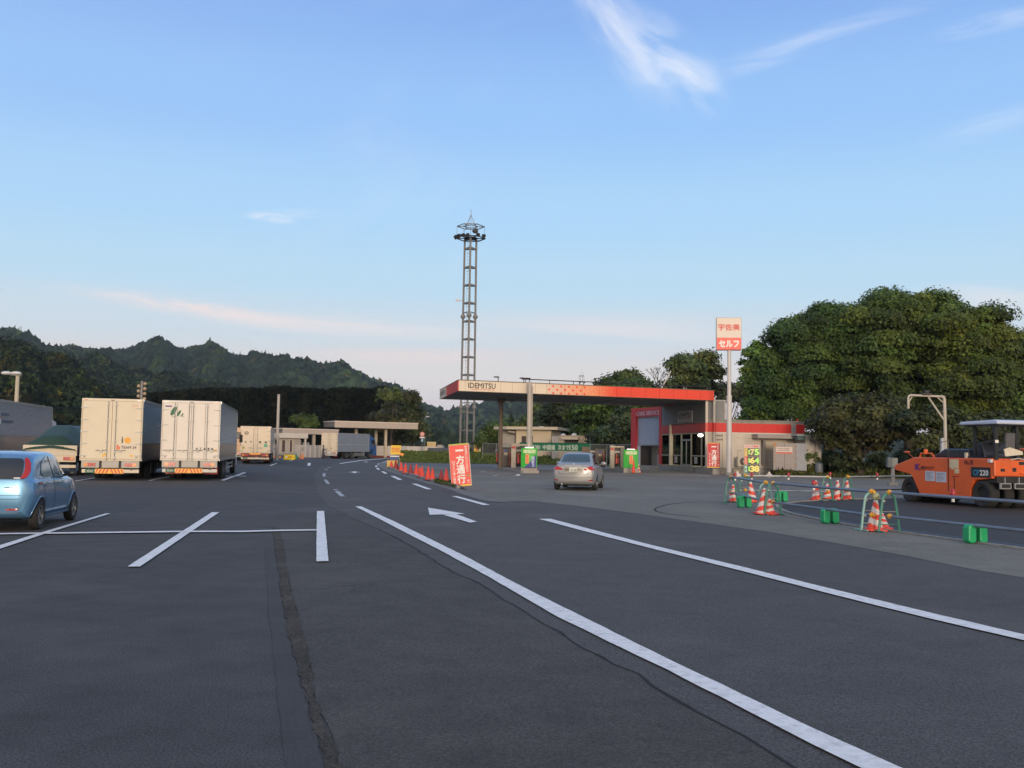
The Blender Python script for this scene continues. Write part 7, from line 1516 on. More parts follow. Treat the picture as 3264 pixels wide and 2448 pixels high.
# ---- barriers round the fresh asphalt
greenpipe = mat('stand_green', (.045, .22, .16), .42, dirt=.25, dirtcol=(.2, .24, .2), scale=6); greenpale = mat('stand_pale_green', (.20, .40, .36), .42, dirt=.25)
def stand(px, py_top, lpx, lpy, label, rz, w=.46, m=None, h=.80):
    p0 = G(lpx, lpy); base = Vector((G(px, lpy).x, p0.y, .014)); t = thing('barrier_stand', label, 'barrier stand', base, rz, 'green pipe barrier stands'); m = m or greenpipe
    a = MB(); pts = [(-w / 2, 0, 0), (-w / 2 + .05, 0, h * .5), (-w / 2 + .09, 0, h * .80)] + [(.14 * math.cos(th) , 0, h - .16 + .15 * math.sin(th)) for th in np.linspace(PI, 0, 9)] + [(w / 2 - .09, 0, h * .80), (w / 2 - .05, 0, h * .5), (w / 2, 0, 0)]
    a.tube(pts, .027, 8).build('hoop', m, t, smooth=True)
    for z in (.16, .42): x = w / 2 - .03 - z * .1; MB().tube([(-x, 0, z), (x, 0, z)], .009, 6).build('cross_bar', steel if z > .2 else m, t)
    for x in (-w / 2, w / 2): MB().tube([(x, -.22, .02), (x, .22, .02)], .018, 6).build('foot', m, t)
    for z in (h + .02, .33):
        c = MB(); c.ball((0, -.03, z), .055, 7).cyl((0, -.12, z), (0, .05, z), .035, n=8); c.build('clamp', yellowp, t, smooth=True)
    for z in (.3, .62): MB().box(-w / 2 + .02 + z * .1, -w / 2 + .07 + z * .1, -.03, .03, z, z + .04).build('bracket', steel, t)
    return base
TA = lambda x, y: (2280 + x / 6.506, 1500 + y / 6.506); TB = lambda x, y: (2550 + x / 6.32, 1500 + y / 6.32)
st = {}
def S_(k, xt, leg, label, rz, m=None):
    lx, ly = leg; st[k] = stand(xt[0], xt[1], lx, ly, label, rz, m=m)
S_(1, TA(320, 170), TA(280, 680), 'leftmost green barrier stand beside the striped cone on a black base', .35)
S_(2, TA(615, 165), TA(615, 610), 'dark green barrier stand behind the leftmost one', .1)
S_(3, TA(1030, 300), TA(960, 905), 'pale green barrier stand with the yellow cap over the leaning striped cone', .15, greenpale)
S_(4, TA(1195, 325), TA(1235, 930), 'green barrier stand in front of the low striped cone', .15)
S_(5, TB(545, 140), TB(560, 620), 'far green stand straddling a short striped cone, left of the far pair', .2)
S_(6, TB(960, 140), TB(985, 605), 'far green stand over the last striped cone, nearest the roller tail', .2)
S_(7, TB(1430, 480), TB(1425, 1225), 'near pale green stand left of the big striped cone', .25, greenpale)
S_(8, TB(1800, 510), TB(1850, 1255), 'near green stand right of the big striped cone', .15)
def rail(a, b, z0, z1, r, label, m=pipe_m):
    pa = Vector((a.x, a.y, 0)); t = thing('barrier_pipe', label, 'barrier pipe', pa, 0, 'steel barrier pipes'); MB().tube([(0, -.05, z0), (b.x - a.x, b.y - a.y - .05, z1)], r, 10).build('pipe', m, t, smooth=True); return t
rp = .031; zh, zl = .83, .34
rail(st[1], st[3], zh, zh, rp, 'upper pipe from the leftmost stand to the yellow capped stand'); rail(st[1], st[3], zl, zl, rp, 'lower pipe through the first green water weight')
rail(st[2], st[5], zh, zh, rp, 'far upper whitish pipe running behind the work area', mat('pipe_pale', (.42, .42, .42), .5, .3)); rail(st[2], st[5], zl, zl, rp * .8, 'far lower pipe passing the second water weight')
rail(st[4], st[7], zh, zh, rp, 'long upper pipe in front of the far striped cones'); rail(st[4], st[7], zl, zl, rp, 'long lower pipe through the third green weight')
e1 = G(3330, 1790); e1 = Vector((15.2, 20.0, 0)); far6 = at(3000, 37.5)
d8 = Vector((G(3264, 1755).x, G(3264, 1755).y, 0)); ext = st[8] + (d8 - st[8]) * 1.12
rail(st[8], ext, zh, zh, rp, 'upper pipe in front of the roller, running out of view'); rail(st[8], ext, zl, zl, rp, 'lower pipe through the nearest green weight')
rail(st[6], at(3010, 38.5), zh, zh, rp * .8, 'thin far pipe leading behind the roller', mat('pipe_pale', (.42, .42, .42), .5, .3)); rail(st[6], at(3010, 38.5), zl, zl, rp * .8, 'thin lower far pipe leading behind the roller', darkmetal)
# striped cones
def sc(cx, by, hpx, label, lean=0.0, stripe=1, r=.155, basem=None, top=None):
    p = G(cx, by); h = hpx * p.y / FPX; return cone('striped_cone', label, (p.x, p.y + .12, .016), h, r, cone_red, group='red and white striped cones', striped=stripe, lean=lean, basem=basem or cone_red, top=top)
x, y = TA(395, 668); sc(x, y, 56, 'striped cone on a black base inside the leftmost stand', 0, -1, basem=blackpl)
x, y = TA(790, 665); sc(x, y, 64, 'slim leaning striped cone beside the dark green stand', -6, 1)
x, y = TA(985, 925); sc(x, y, 84, 'striped cone leaning right under the yellow cap', 7, -1)
x, y = TA(1150, 930); sc(x, y, 50, 'low striped cone behind the leaning one', 0, -1)
x, y = TB(345, 605); sc(x, y, 62, 'far striped cone with a red lamp at its side', 0, -1)
x, y = TB(575, 595); sc(x, y, 50, 'far striped cone inside a green stand', 0, -1, basem=blackpl)
x, y = TB(785, 600); sc(x, y, 62, 'far striped cone standing free between two stands', 0, -1)
x, y = TB(975, 592); sc(x, y, 60, 'far striped cone inside the last green stand', 0, -1)
x, y = TB(1545, 1235); sc(x, y, 98, 'big striped cone with a pale round lamp on top', 2.5, 1, r=.17, top=mat('lamp_pale_olive', (.36, .38, .22), .35))
x, y = TB(1690, 1195); sc(x, y, 50, 'striped cone mostly hidden behind the big one', 0, 1)
# water weights
def weight(cx, by, label, rz=.2):
    p = G(cx, by); t = thing('water_weight', label, 'water weight', (p.x, p.y + .1, .015), rz, 'green water weights on the pipes')
    for sg in (-1, 1):
        MB().prism([(sg * .035, .05), (sg * .03, .30), (sg * .09, .345), (sg * .17, .335), (sg * .195, .28), (sg * .20, .04), (sg * .17, .0), (sg * .06, .0)], 'y', -.095, .095).build('tank', greenp, t, bevel=.03)
    MB().box(-.06, .06, -.06, .06, .295, .345).build('neck', greenp, t, bevel=.015); MB().box(-.055, .055, -.03, .03, .24, .29).build('handle_gap', mat('dark_green_gap', (.004, .10, .04), .6), t)
x, y = TA(620, 778); weight(x, y, 'green water weight in front of the dark green stand'); x, y = TA(1385, 655); weight(x, y, 'green water weight behind the double stands, left of the kerb end')
x, y = TB(628, 1080); weight(x, y, 'green water weight alone at the middle of the near kerb'); weight(3117, 1734.5, 'nearest green water weight, at the right by the kerb')
# clip-on red lamps
def clip(px, d, z, label):
    p = at(px, d); t = thing('clip_lamp', label, 'warning lamp', (p.x, p.y - .06, z), 0, 'red warning lamps clipped to the pipes'); MB().lathe([(.045, .03), (.05, .10), (.03, .14), (.005, .145)], n=10).build('lens', mat('lamp_red', (.38, .01, .02), .3), t, smooth=True); MB().box(-.025, .025, -.03, .03, -.04, .03).build('clip', blackpl, t); MB().cyl((0, 0, -.10), (0, 0, -.04), .03, n=10).build('battery_tube', inkwhite, t)
clip(2342, 30.6, zh, 'red lamp beside the leftmost yellow clamp'); clip(2395, 31.5, zh, 'red lamp above the slim leaning cone'); clip(2512, 32.6, zh, 'red lamp on the far pipe below the grey panels'); clip(2592, 23.6, zh, 'red lamp clipped beside the far striped cone')
clip(2795, 34.5, zh, 'small red lamp on the thin far pipe'); clip(3035, 18.6, zh, 'red lamp on the pipe right in front of the roller'); clip(2645, 33.5, zh + .02, 'orange red lamp at the far yellow clamp')

# ---- overhead pipe, control box
def gantry():
    px = 3014; d = 46; p = at(px, d); k = d / FPX; t = thing('overhead_pipe', 'cream bent overhead pipe with diagonal braces rising behind the roller', 'pipe post', p)
    m = mat('pipe_cream', (.48, .43, .36), .5, dirt=.25); Zt = zt(px, 1264, p.y); xa = (2898 - 3014) * k
    MB().tube([(0, 0, 0), (.03, 0, Zt * .5), (0, 0, Zt - .14), (-.04, 0, Zt - .03), (-.15, 0, Zt)], .075, 10).build('post', m, t, smooth=True)
    MB().tube([(-.15, 0, Zt), (xa + .12, 0, Zt + .04), (xa + .03, 0, Zt), (xa, 0, Zt - .12), (xa, 0, Zt - .60)], .055, 10).build('arm', m, t, smooth=True)
    MB().tube([(-.03, 0, Zt - 1.12), (xa * .44, 0, Zt - .05)], .045, 8).build('brace', m, t); MB().tube([(-.03, 0, Zt - .32), (xa * .20, 0, Zt - .03)], .03, 8).build('brace', m, t); MB().tube([(xa + .03, 0, Zt - .28), (xa + .18, 0, Zt - .04)], .03, 8).build('brace', m, t)
    MB().box(xa * .62, xa * .62 + .42, -.12, .12, Zt + .05, Zt + .15).box(xa * .62 + .12, xa * .62 + .32, -.10, .10, Zt + .15, Zt + .28).build('camera', darkmetal, t, bevel=.02)
    MB().cyl((0, 0, Zt - .75), (0, 0, Zt - .70), .10, n=12).build('collar', m, t)
    z = 1.0
    MB().box(-.20, -.05, -.08, .08, z, 2.45).build('side_channel', mat('channel_grey', (.38, .40, .42), .5), t); MB().tube([(-.12, 0, 2.1), (-.40, 0, 1.0), (-.5, 0, 0)], .04, 6).build('strut', mat('channel_grey', (.38, .40, .42), .5), t); MB().tube([(.0, 0, 1.9), (.18, 0, 0)], .04, 6).build('strut', mat('channel_grey', (.38, .40, .42), .5), t)
    p = G(2842, 1551); p = at(2843, 52); t = thing('control_box', 'grey control box on a concrete post left of the roller tail', 'control box', p); k = 52 / FPX
    z0, z1 = zt(2843, 1490, p.y), zt(2843, 1459, p.y); MB().box(-.26, .26, -.15, .15, z0, z1).build('box', mat('control_grey', (.12, .14, .15), .5, dirt=.2), t, bevel=.02); MB().box(-.03, .26, -.16, -.151, z0 + .02, z1 - .02).build('box_door', mat('control_pale', (.20, .21, .20), .5), t); MB().cyl((.05, 0, 0), (.05, 0, z0), .10, n=12).build('post', mat('post_pale', (.26, .25, .23), .7), t); MB().box(-.2, .25, -.2, .2, 0, .15).build('footing', concrete, t)
gantry()

# ---- floodlight tower
def tower():
    D = 160; b = at(1487, D); t = thing('floodlight_tower', 'tall three legged lattice floodlight tower with a lamp platform', 'tower', b); k = b.y / FPX; H = zt(1499, 762, b.y); m = mat('tower_grey', (.22, .215, .205), .6, .3)
    r = 1.30; ang = [R(-90 + 2), R(30 + 2), R(150 + 2)]; lo_s, hi_s = 1.0, .86
    def P(i, z): s = r * (lo_s + (hi_s - lo_s) * z / H); return Vector((s * math.cos(ang[i]), s * math.sin(ang[i]), z))
    for i in range(3):
        l = MB(); l.tube([P(i, 0), P(i, H)], .17, 8)
        for y_ in (1298, 1008): z = zt(1490, y_, b.y); l.lathe([(.17, -.45), (.42, -.08), (.42, .08), (.17, .45)], P(i, z), 10)
        l.build('leg', m, t, smooth=True)
    ys = [795, 855, 912, 969, 997, 1027, 1084, 1141, 1198, 1285, 1318, 1375, 1425]
    for y_ in ys:
        z = zt(1495, y_, b.y)
        for i in range(3):
            a, c = P(i, z), P((i + 1) % 3, z); g = MB(); n = (c - a).cross(Vector((0, 0, 1))).normalized() * .07; hh = .28 if y_ not in (997, 1285) else .10
            g.add([a - n, c - n, c + n, a + n, a - n + Vector((0, 0, hh)), c - n + Vector((0, 0, hh)), c + n + Vector((0, 0, hh)), a + n + Vector((0, 0, hh))], [(0, 3, 2, 1), (4, 5, 6, 7), (0, 1, 5, 4), (2, 3, 7, 6), (1, 2, 6, 5), (3, 0, 4, 7)]); g.build('girder', m, t)
    ld = MB(); 
    for x in (-.28, .28): ld.tube([(x - .2, .25, 1), (x - .2, .25, H)], .025, 4)
    for z in np.arange(1.2, H, .6): ld.tube([(-.48, .25, z), (.08, .25, z)], .02, 4)
    for z in np.arange(4, H, 3): ld.tube([(-.55, -.2, z), (-.2, -.5, z + .02), (.15, -.2, z)], .03, 4)
    ld.build('ladder', m, t)
    zc = zt(1485, 958, b.y); MB().tube([P(2, zc), P(2, zc) + Vector((-.7, -.2, .1))], .05, 6).box(-2.3, -1.7, -.1, .1, zc - .1, zc + .12).build('camera', mat('camera_peach', (.6, .45, .38), .5), t)
    dk = mat('platform_dark', (.05, .05, .055), .6, .3)
    z1, z2 = zt(1499, 760, b.y), zt(1499, 722, b.y); R1 = 2.45
    for nm, z, rr_, th in (('lower_frame', z1, R1, .11), ('upper_frame', z2, R1 * .93, .08)):
        f = MB(); pts = [Vector((rr_ * math.cos(a), rr_ * math.sin(a), z)) for a in np.linspace(0, 2 * PI, 7)]
        for i in range(6): f.tube([pts[i], pts[i + 1]], th, 6); f.tube([pts[i], (pts[i] * .3 + Vector((0, 0, z * .7)))], th * .8, 5)
        inn = [Vector((1.2 * math.cos(a), 1.2 * math.sin(a), z)) for a in np.linspace(0, 2 * PI, 7)]
        for i in range(6): f.tube([inn[i], inn[i + 1]], th * .8, 5)
        f.build(nm, dk if nm == 'lower_frame' else m, t)
    MB().lathe([(1.2, z1 - .05), (1.2, z1 + .05), (.01, z1 + .05)], n=12).build('deck', dk, t)
    for i in range(6): a = 2 * PI * i / 6; MB().tube([(R1 * .95 * math.cos(a), R1 * .95 * math.sin(a), z1), (R1 * .93 * math.cos(a), R1 * .93 * math.sin(a), z2)], .03, 5).build('guard_post', m, t)
    for i, a in enumerate([R(185), R(205), R(225), R(245), R(262), R(300), R(330)]):
        c = Vector((R1 * .95 * math.cos(a), R1 * .95 * math.sin(a), z1 + (.22 if i < 5 else .35))); d_ = Vector((math.cos(a), math.sin(a), -.7)).normalized(); MB().cyl(c, c + d_ * .45, .22, .36, n=12).build('floodlight', dk, t)
    c = Vector((.8, -1.6, z1 + .9)); MB().ball(c, .5, 8, sq=(1, .8, .8)).build('lamp_drum', dk, t, smooth='all')
    za = zt(1499, 684, b.y); rd = MB()
    for i in range(4): a = PI / 4 + PI / 2 * i; rd.tube([(1.0 * math.cos(a), 1.0 * math.sin(a), z2), (0, 0, za)], .04, 4)
    rd.tube([(0, 0, z1), (0, 0, za + .9)], .04, 5); rd.build('lightning_rod', m, t)
tower()
def small_tower():
    b = at(1851, 420); k = b.y / FPX; t = thing('far_floodlight_tower', 'distant small lamp tower peeking over the red part of the canopy', 'tower', b); zt_ = zt(1851, 1200, b.y); m = mat('tower_grey', (.22, .215, .205), .6, .3); zp = zt(1851, 1218, b.y)
    for x in (-.9, .9): MB().tube([(x, 0, 0), (x, 0, zp)], .2, 6).build('leg', m, t)
    for z, r in ((zp, 1.2), (zp - 1.2, .9), (zt_ + .2, 1.1)): MB().lathe([(r, z), (r, z + .18), (.02, z + .18)], n=10).build('ring', m, t)
    for a in range(6): MB().tube([(1.1 * math.cos(a), 1.1 * math.sin(a), zp), (1.1 * math.cos(a), 1.1 * math.sin(a), zt_ + .2)], .08, 4).build('guard_post', m, t)
    for a in (0, 2, 4): MB().box(math.cos(a) * 1.3 - .3, math.cos(a) * 1.3 + .3, math.sin(a) * 1.3 - .2, math.sin(a) * 1.3 + .2, zp - .5, zp).build('floodlight', darkmetal, t)
    MB().tube([(-.9, 0, zt_), (0, 0, zt_ + 2.6), (.9, 0, zt_)], .06, 4).build('lightning_rod', m, t)
small_tower()

# ---- poles and lamps
def lamp_post(px, d, ytop, label, kind):
    b = at(px, d); t = thing('lamp_post', label, 'lamp post', b); H = zt(px, ytop, b.y)
    if kind == 'double':
        MB().tube([(0, 0, 0), (0, 0, H)], [.20, .15], 10).build('pole', mat('pole_cream', (.50, .44, .34), .6), t); MB().tube([(-.9, 0, H + .15), (0, 0, H), (.3, 0, H + .1)], .05, 6).build('bracket', steel, t)
        for x in (-.95, -.15): MB().ball((x, 0, H + .22), .38, 8, sq=(1.2, .7, .42)).build('lantern', mat('lantern_white', (.62, .62, .60), .4), t, smooth='all')
    elif kind == 'plain': MB().tube([(0, 0, 0), (0, 0, H)], [.175, .14], 12).build('pole', mat('pole_concrete', (.42, .39, .35), .7), t, smooth=True); MB().box(-.3, .02, -.05, .05, 1.2, 1.3).box(-.3, .02, -.05, .05, 1.6, 1.7).build('bracket', steel, t)
    elif kind == 'horns':
        MB().tube([(0, 0, 0), (0, 0, H)], [.2, .14], 8).build('pole', mat('pole_grey', (.26, .25, .24), .7), t)
        for i in range(8): MB().ball(((-1) ** i * .38, 0, H - .35 - .62 * (i // 2) - .3 * (i % 2)), .22, 6).build('horn_lamp', mat('horn_tan', (.45, .33, .22), .6), t)
    else:
        MB().tube([(0, 0, 0), (0, 0, H), (.1, 0, H + .12)], [.12, .09, .06], 8).build('pole', mat('pole_green', (.12, .15, .11), .6), t); MB().ball((.35, 0, H + .12), .42, 8, sq=(1.2, .6, .35)).build('lantern', mat('lantern_white', (.62, .62, .60), .4), t, smooth='all')
lamp_post(43, 80, 1198, 'cream twin headed lamp post rising behind the silver lorry', 'double'); lamp_post(882, 105, 1257, 'plain pale pole beside the cream trailer, no lamp', 'plain'); lamp_post(443, 120, 1214, 'grey pole ringed with tan horn lamps behind the cream lorry', 'horns')
lamp_post(1318, 190, 1313, 'green lamp post at the right end of the long canopy, tallest of three', 'g'); lamp_post(1351, 230, 1318, 'slim lamp post top behind, upper of the right pair', 'g'); lamp_post(1354, 210, 1330, 'slim lamp post top behind, lower of the right pair', 'g')
def road_sign():
    b = at(1344.5, 150); t = thing('road_sign', 'round red rimmed road sign above a small blue plate on a pole', 'road sign', b); z = zt(1344, 1384, b.y); MB().tube([(0, 0, 0), (0, 0, z)], .06, 6).build('pole', mat('pole_green', (.12, .15, .11), .6), t)
    MB().cyl((0, -.1, z), (0, -.05, z), .38, n=18).build('rim', mat('rim_red', (.5, .1, .08), .5), t); MB().cyl((0, -.13, z), (0, -.10, z), .26, n=18).build('face', mat('face_pink', (.55, .35, .32), .5), t); MB().box(-.38, .38, -.1, -.05, z - .58, z - .42).build('white_plate', inkwhite, t); MB().box(-.18, .18, -.1, -.05, z - 1.15, z - .68).build('blue_plate', mat('plate_blue', (.20, .32, .48), .5), t)
road_sign()
for px, d, y0, y1, lab in ((48, 1450, 1092, 1040, 'faint lattice mast on the left ridge'), (483, 1480, 1094, 1078, 'small mast on the top of the middle ridge')):
    b = at(px, d); t = thing('ridge_mast', lab, 'mast', b); z0, z1 = zt(px, y0 + 6, b.y), zt(px, y1, b.y); q = MB()
    for x in (-1.6, 1.6): q.tube([(x, 0, z0 - 20), (x * .5, 0, z1)], .35, 4)
    for k in np.linspace(z0, z1, 7): q.tube([(-1.3, 0, k), (1.3, 0, k)], .25, 4)
    q.build('lattice', mat('mast_grey', (.3, .3, .32), .7), t)

# ---- toll plaza behind
tb = mat('toll_beige', (.44, .37, .32), .7, var=.04, dirt=.12, scale=.5); tw_ = mat('toll_white', (.54, .50, .45), .7, dirt=.15)
def flat_canopy(px0, px1, y0l, y1l, y0r, d, label, cols, thick):
    a, b = at(px0, d), at(px1, d + 6); t = thing('toll_canopy', label, 'canopy', a, math.atan2((b - a).y, (b - a).x), 'flat beige canopies at the back'); L = (b - a).length; zt_ = zt(px0, y0l, a.y); zb = zt(px0, y1l, a.y)
    n = max(3, int(L / 2.2))
    for i in range(n): MB().box(L * i / n + .01, L * (i + 1) / n - .01, -.05, .1, zb, zt_ - .12).build('fascia_panel', tb, t)
    MB().box(0, L, .1, 6, zb + .08, zt_ - .2).build('roof', mat('toll_soffit', (.14, .125, .11), .8), t); MB().box(-.05, L + .05, -.08, 6.05, zt_ - .12, zt_).build('roof_rim', mat('rim_pale', (.66, .58, .50), .6), t)
    for px, y in cols:
        s = ((at(px, a.y).x - a.x)); MB().box(s - .19, s + .19, y, y + .38, 0, zb + .1).build('column', mat('toll_column', (.50, .42, .33), .7), t)
flat_canopy(898, 1077, 1364, 1382, 1368, 140, 'left shorter beige canopy over the toll office', ((1024, .6), (925, 4)), 1)
flat_canopy(1064, 1330, 1341, 1362, 1349, 146, 'right longer beige canopy behind the grey lorry', ((1160, 3.0), (1243, 5.0), (1251, 1.5)), 1)
def toll_office():
    d = 134; a, b = at(884, d), at(978, d + 2); t = thing('toll_office', 'small white office with two tall narrow windows under the left canopy', 'building', a, math.atan2((b - a).y, (b - a).x)); k = a.y / FPX; L = (b - a).length; z1, z0 = zt(884, 1380, a.y), zt(884, 1396, a.y)
    MB().box(0, L, -.3, 4, z0, z1).build('roof_band', tw_, t, bevel=.03); MB().box(.1, L * .78, .3, 4, .3, z0).build('wall', mat('office_wall', (.40, .36, .32), .7), t); MB().box(L * .60, L * .8, .25, .3, .3, z0 - .2).build('rib_panel', mat('office_rib', (.34, .31, .29), .7), t)
    for s, w in ((.17, .09), (.42, .075)): MB().box(L * s, L * (s + w), .26, .31, .75, 2.35).build('window', mat('office_window', (.07, .04, .035), .4), t)
    MB().box(L * .40, L * .43, .25, .3, .7, 2.6).box(L * .50, L * .53, .25, .3, .7, 2.6).build('door_frame', mat('office_frame', (.5, .44, .36), .6), t)
    MB().box(0, L, -.6, .2, .3, .55).build('ledge', concrete, t); MB().box(L * .9, L * .95, -.2, .1, 0, z0).build('column', tw_, t)
    MB().box(L * 1.0, L * 1.22, 2.0, 3, .3, 2.1).build('side_box', mat('side_box', (.33, .35, .36), .6), t)
toll_office()
def hoarding():
    d = 128; a, b = at(940, d), at(1030, d + 3); t = thing('hoarding', 'white corrugated site hoarding between the toll office and the grey lorry', 'hoarding', a, math.atan2((b - a).y, (b - a).x)); L = (b - a).length; z1 = zt(940, 1418, a.y)
    xs = [0, .33] + list(np.linspace(.33, 1, 9)[1:])
    for i, (u, v) in enumerate(zip(xs[:-1], xs[1:])): MB().box(L * u + .01, L * v - .01, (i % 2) * .05, (i % 2) * .05 + .04, .08, z1).build('panel', mat('hoard_cream', (.52, .47, .42), .6) if i == 0 else (mat('hoard_white', (.55, .53, .52), .6) if i % 2 else mat('hoard_grey', (.40, .39, .40), .6)), t)
    q = MB()
    for k in range(3): q.box(L * .20 + .2 * k, L * .20 + .2 * k + .06, -.01, -.002, .9, 1.45)
    q.build('print', mat('print_grey', (.12, .12, .14), .6), t)
    d = 152; a, b = at(1176, d), at(1394, d - 2); t = thing('site_barrier', 'long pale barrier wall between the blue cab and the leaning banner', 'barrier wall', a, math.atan2((b - a).y, (b - a).x)); L = (b - a).length; z1 = zt(1190, 1420.5, a.y)
    for i in range(11): MB().box(L * i / 11 + .012, L * (i + 1) / 11 - .012, (i % 2) * .02, (i % 2) * .02 + .08, .32, z1).build('panel', [mat('barrier_pale', (.52, .47, .43), .6), mat('barrier_pale', (.52, .47, .43), .6), mat('barrier_grey', (.42, .40, .40), .6)][i % 3 if i > 4 else 0], t)
    MB().box(0, L, -.05, .15, 0, .30).build('red_base', mat('base_dark_red', (.20, .03, .025), .7), t); MB().box(0, L, -.12, -.06, .30, .42).build('ledge', tw_, t)
    a = at(1374, 168); t = thing('yellow_cabinet', 'boxy yellow cabinet rising over the right end of the barrier wall', 'cabinet', a, 0); MB().box(-.75, .75, 0, 1, .5, zt(1374, 1410, a.y)).build('casing', mat('cabinet_yellow', (.60, .44, .20), .6), t, bevel=.05); MB().box(-.8, .8, -.05, 1.05, zt(1374, 1411, a.y), zt(1374, 1408.5, a.y)).build('lid', mat('lid_cream', (.7, .6, .4), .6), t)
    a = at(1401, 170); t = thing('grey_cabinet', 'pale grey cabinet beside the yellow one', 'cabinet', a, 0); MB().box(-.45, .35, 0, 1, .3, zt(1401, 1418, a.y)).build('casing', mat('cabinet_grey', (.40, .36, .34), .6), t, bevel=.03); MB().box(.36, .7, 0, 1, .3, zt(1401, 1418, a.y) - .1).build('side_unit', mat('cabinet_slate', (.25, .26, .30), .6), t)
    a = at(1404, 150); t = thing('parked_van', 'dark vehicle roof just visible behind the leaning banner', 'van', a, R(80)); MB().prism([(-.85, .3), (-.85, .9), (-.70, 1.62), (.7, 1.62), (.85, .9), (.85, .3)], 'y', -1.9, 1.9).build('body', mat('van_dark', (.03, .035, .045), .3, coat=.5), t, bevel=.1)
    for y in (-1.2, 1.2):
        for sg in (-1, 1): wheel(t, sg * .75, y, .3, .18, sg)
    MB().box(-.7, .7, -1.92, -1.905, 1.0, 1.5).build('rear_window', glass, t)
    # yellow direction barrier and clutter
    a = G(923, 1465.5); t = thing('arrow_barrier', 'bright yellow barrier block with a red arrow near the hoarding', 'barrier', (a.x, a.y, 0), 0); w = .62 * 30 * a.y / FPX; MB().prism([(-.62, 0), (-.66, .1), (-.62, .5), (-.55, .58), (.55, .58), (.62, .5), (.66, .1), (.62, 0)], 'y', -.2, .2).build('block', mat('barrier_yellow', (.85, .62, .01), .45), t, bevel=.03); MB().prism([(-.12, .27), (-.12, .34), (.14, .34), (.14, .41), (.32, .305), (.14, .2), (.14, .27)], 'y', -.215, -.201).build('arrow', redp, t); MB().box(-.5, -.2, -.212, -.201, .24, .38).build('white_mark', inkwhite, t)
    a = G(948, 1463); t = thing('water_weight', 'green water weight beside the yellow arrow barrier', 'water weight', (a.x, a.y, 0)); MB().box(-.35, .0, -.2, .2, 0, .45).box(-.25, -.1, -.1, .1, .45, .65).build('tank', mat('dull_green', (.03, .25, .14), .5), t, bevel=.05); MB().tube([(-.3, .3, 0), (-.3, .3, .9), (.3, .3, .9), (.3, .3, 0)], .03, 6).build('hoop', greenpipe, t)
    for k, (px, c) in enumerate(((958, 0), (965, 1))): a = G(px, 1463); cone('traffic_cone', ['pale orange cone between the green weight and the hoarding', 'orange cone leaning on the hoarding foot'][k], (a.x, a.y, 0), .75, .16, mat('cone_orange', (.75, .25, .08), .5), basem=redp)
    for px0, px1, lab, c in ((866, 898, 'low orange brown kerb stack behind the trailer', (.45, .22, .12)), (905, 935, 'low brown plank stack behind the yellow barrier', (.28, .17, .11))):
        a, b = at(px0, 126), at(px1, 126); t = thing('kerb_stack', lab, 'stack', a); 
        for i in range(4):
            L = (b - a).length; MB().box(L * i / 4 + .02, L * (i + 1) / 4 - .02, -.15, .15, .0, .28).build('block', mat('stack_%d' % px0, c, .8, var=.2), t)
hoarding()

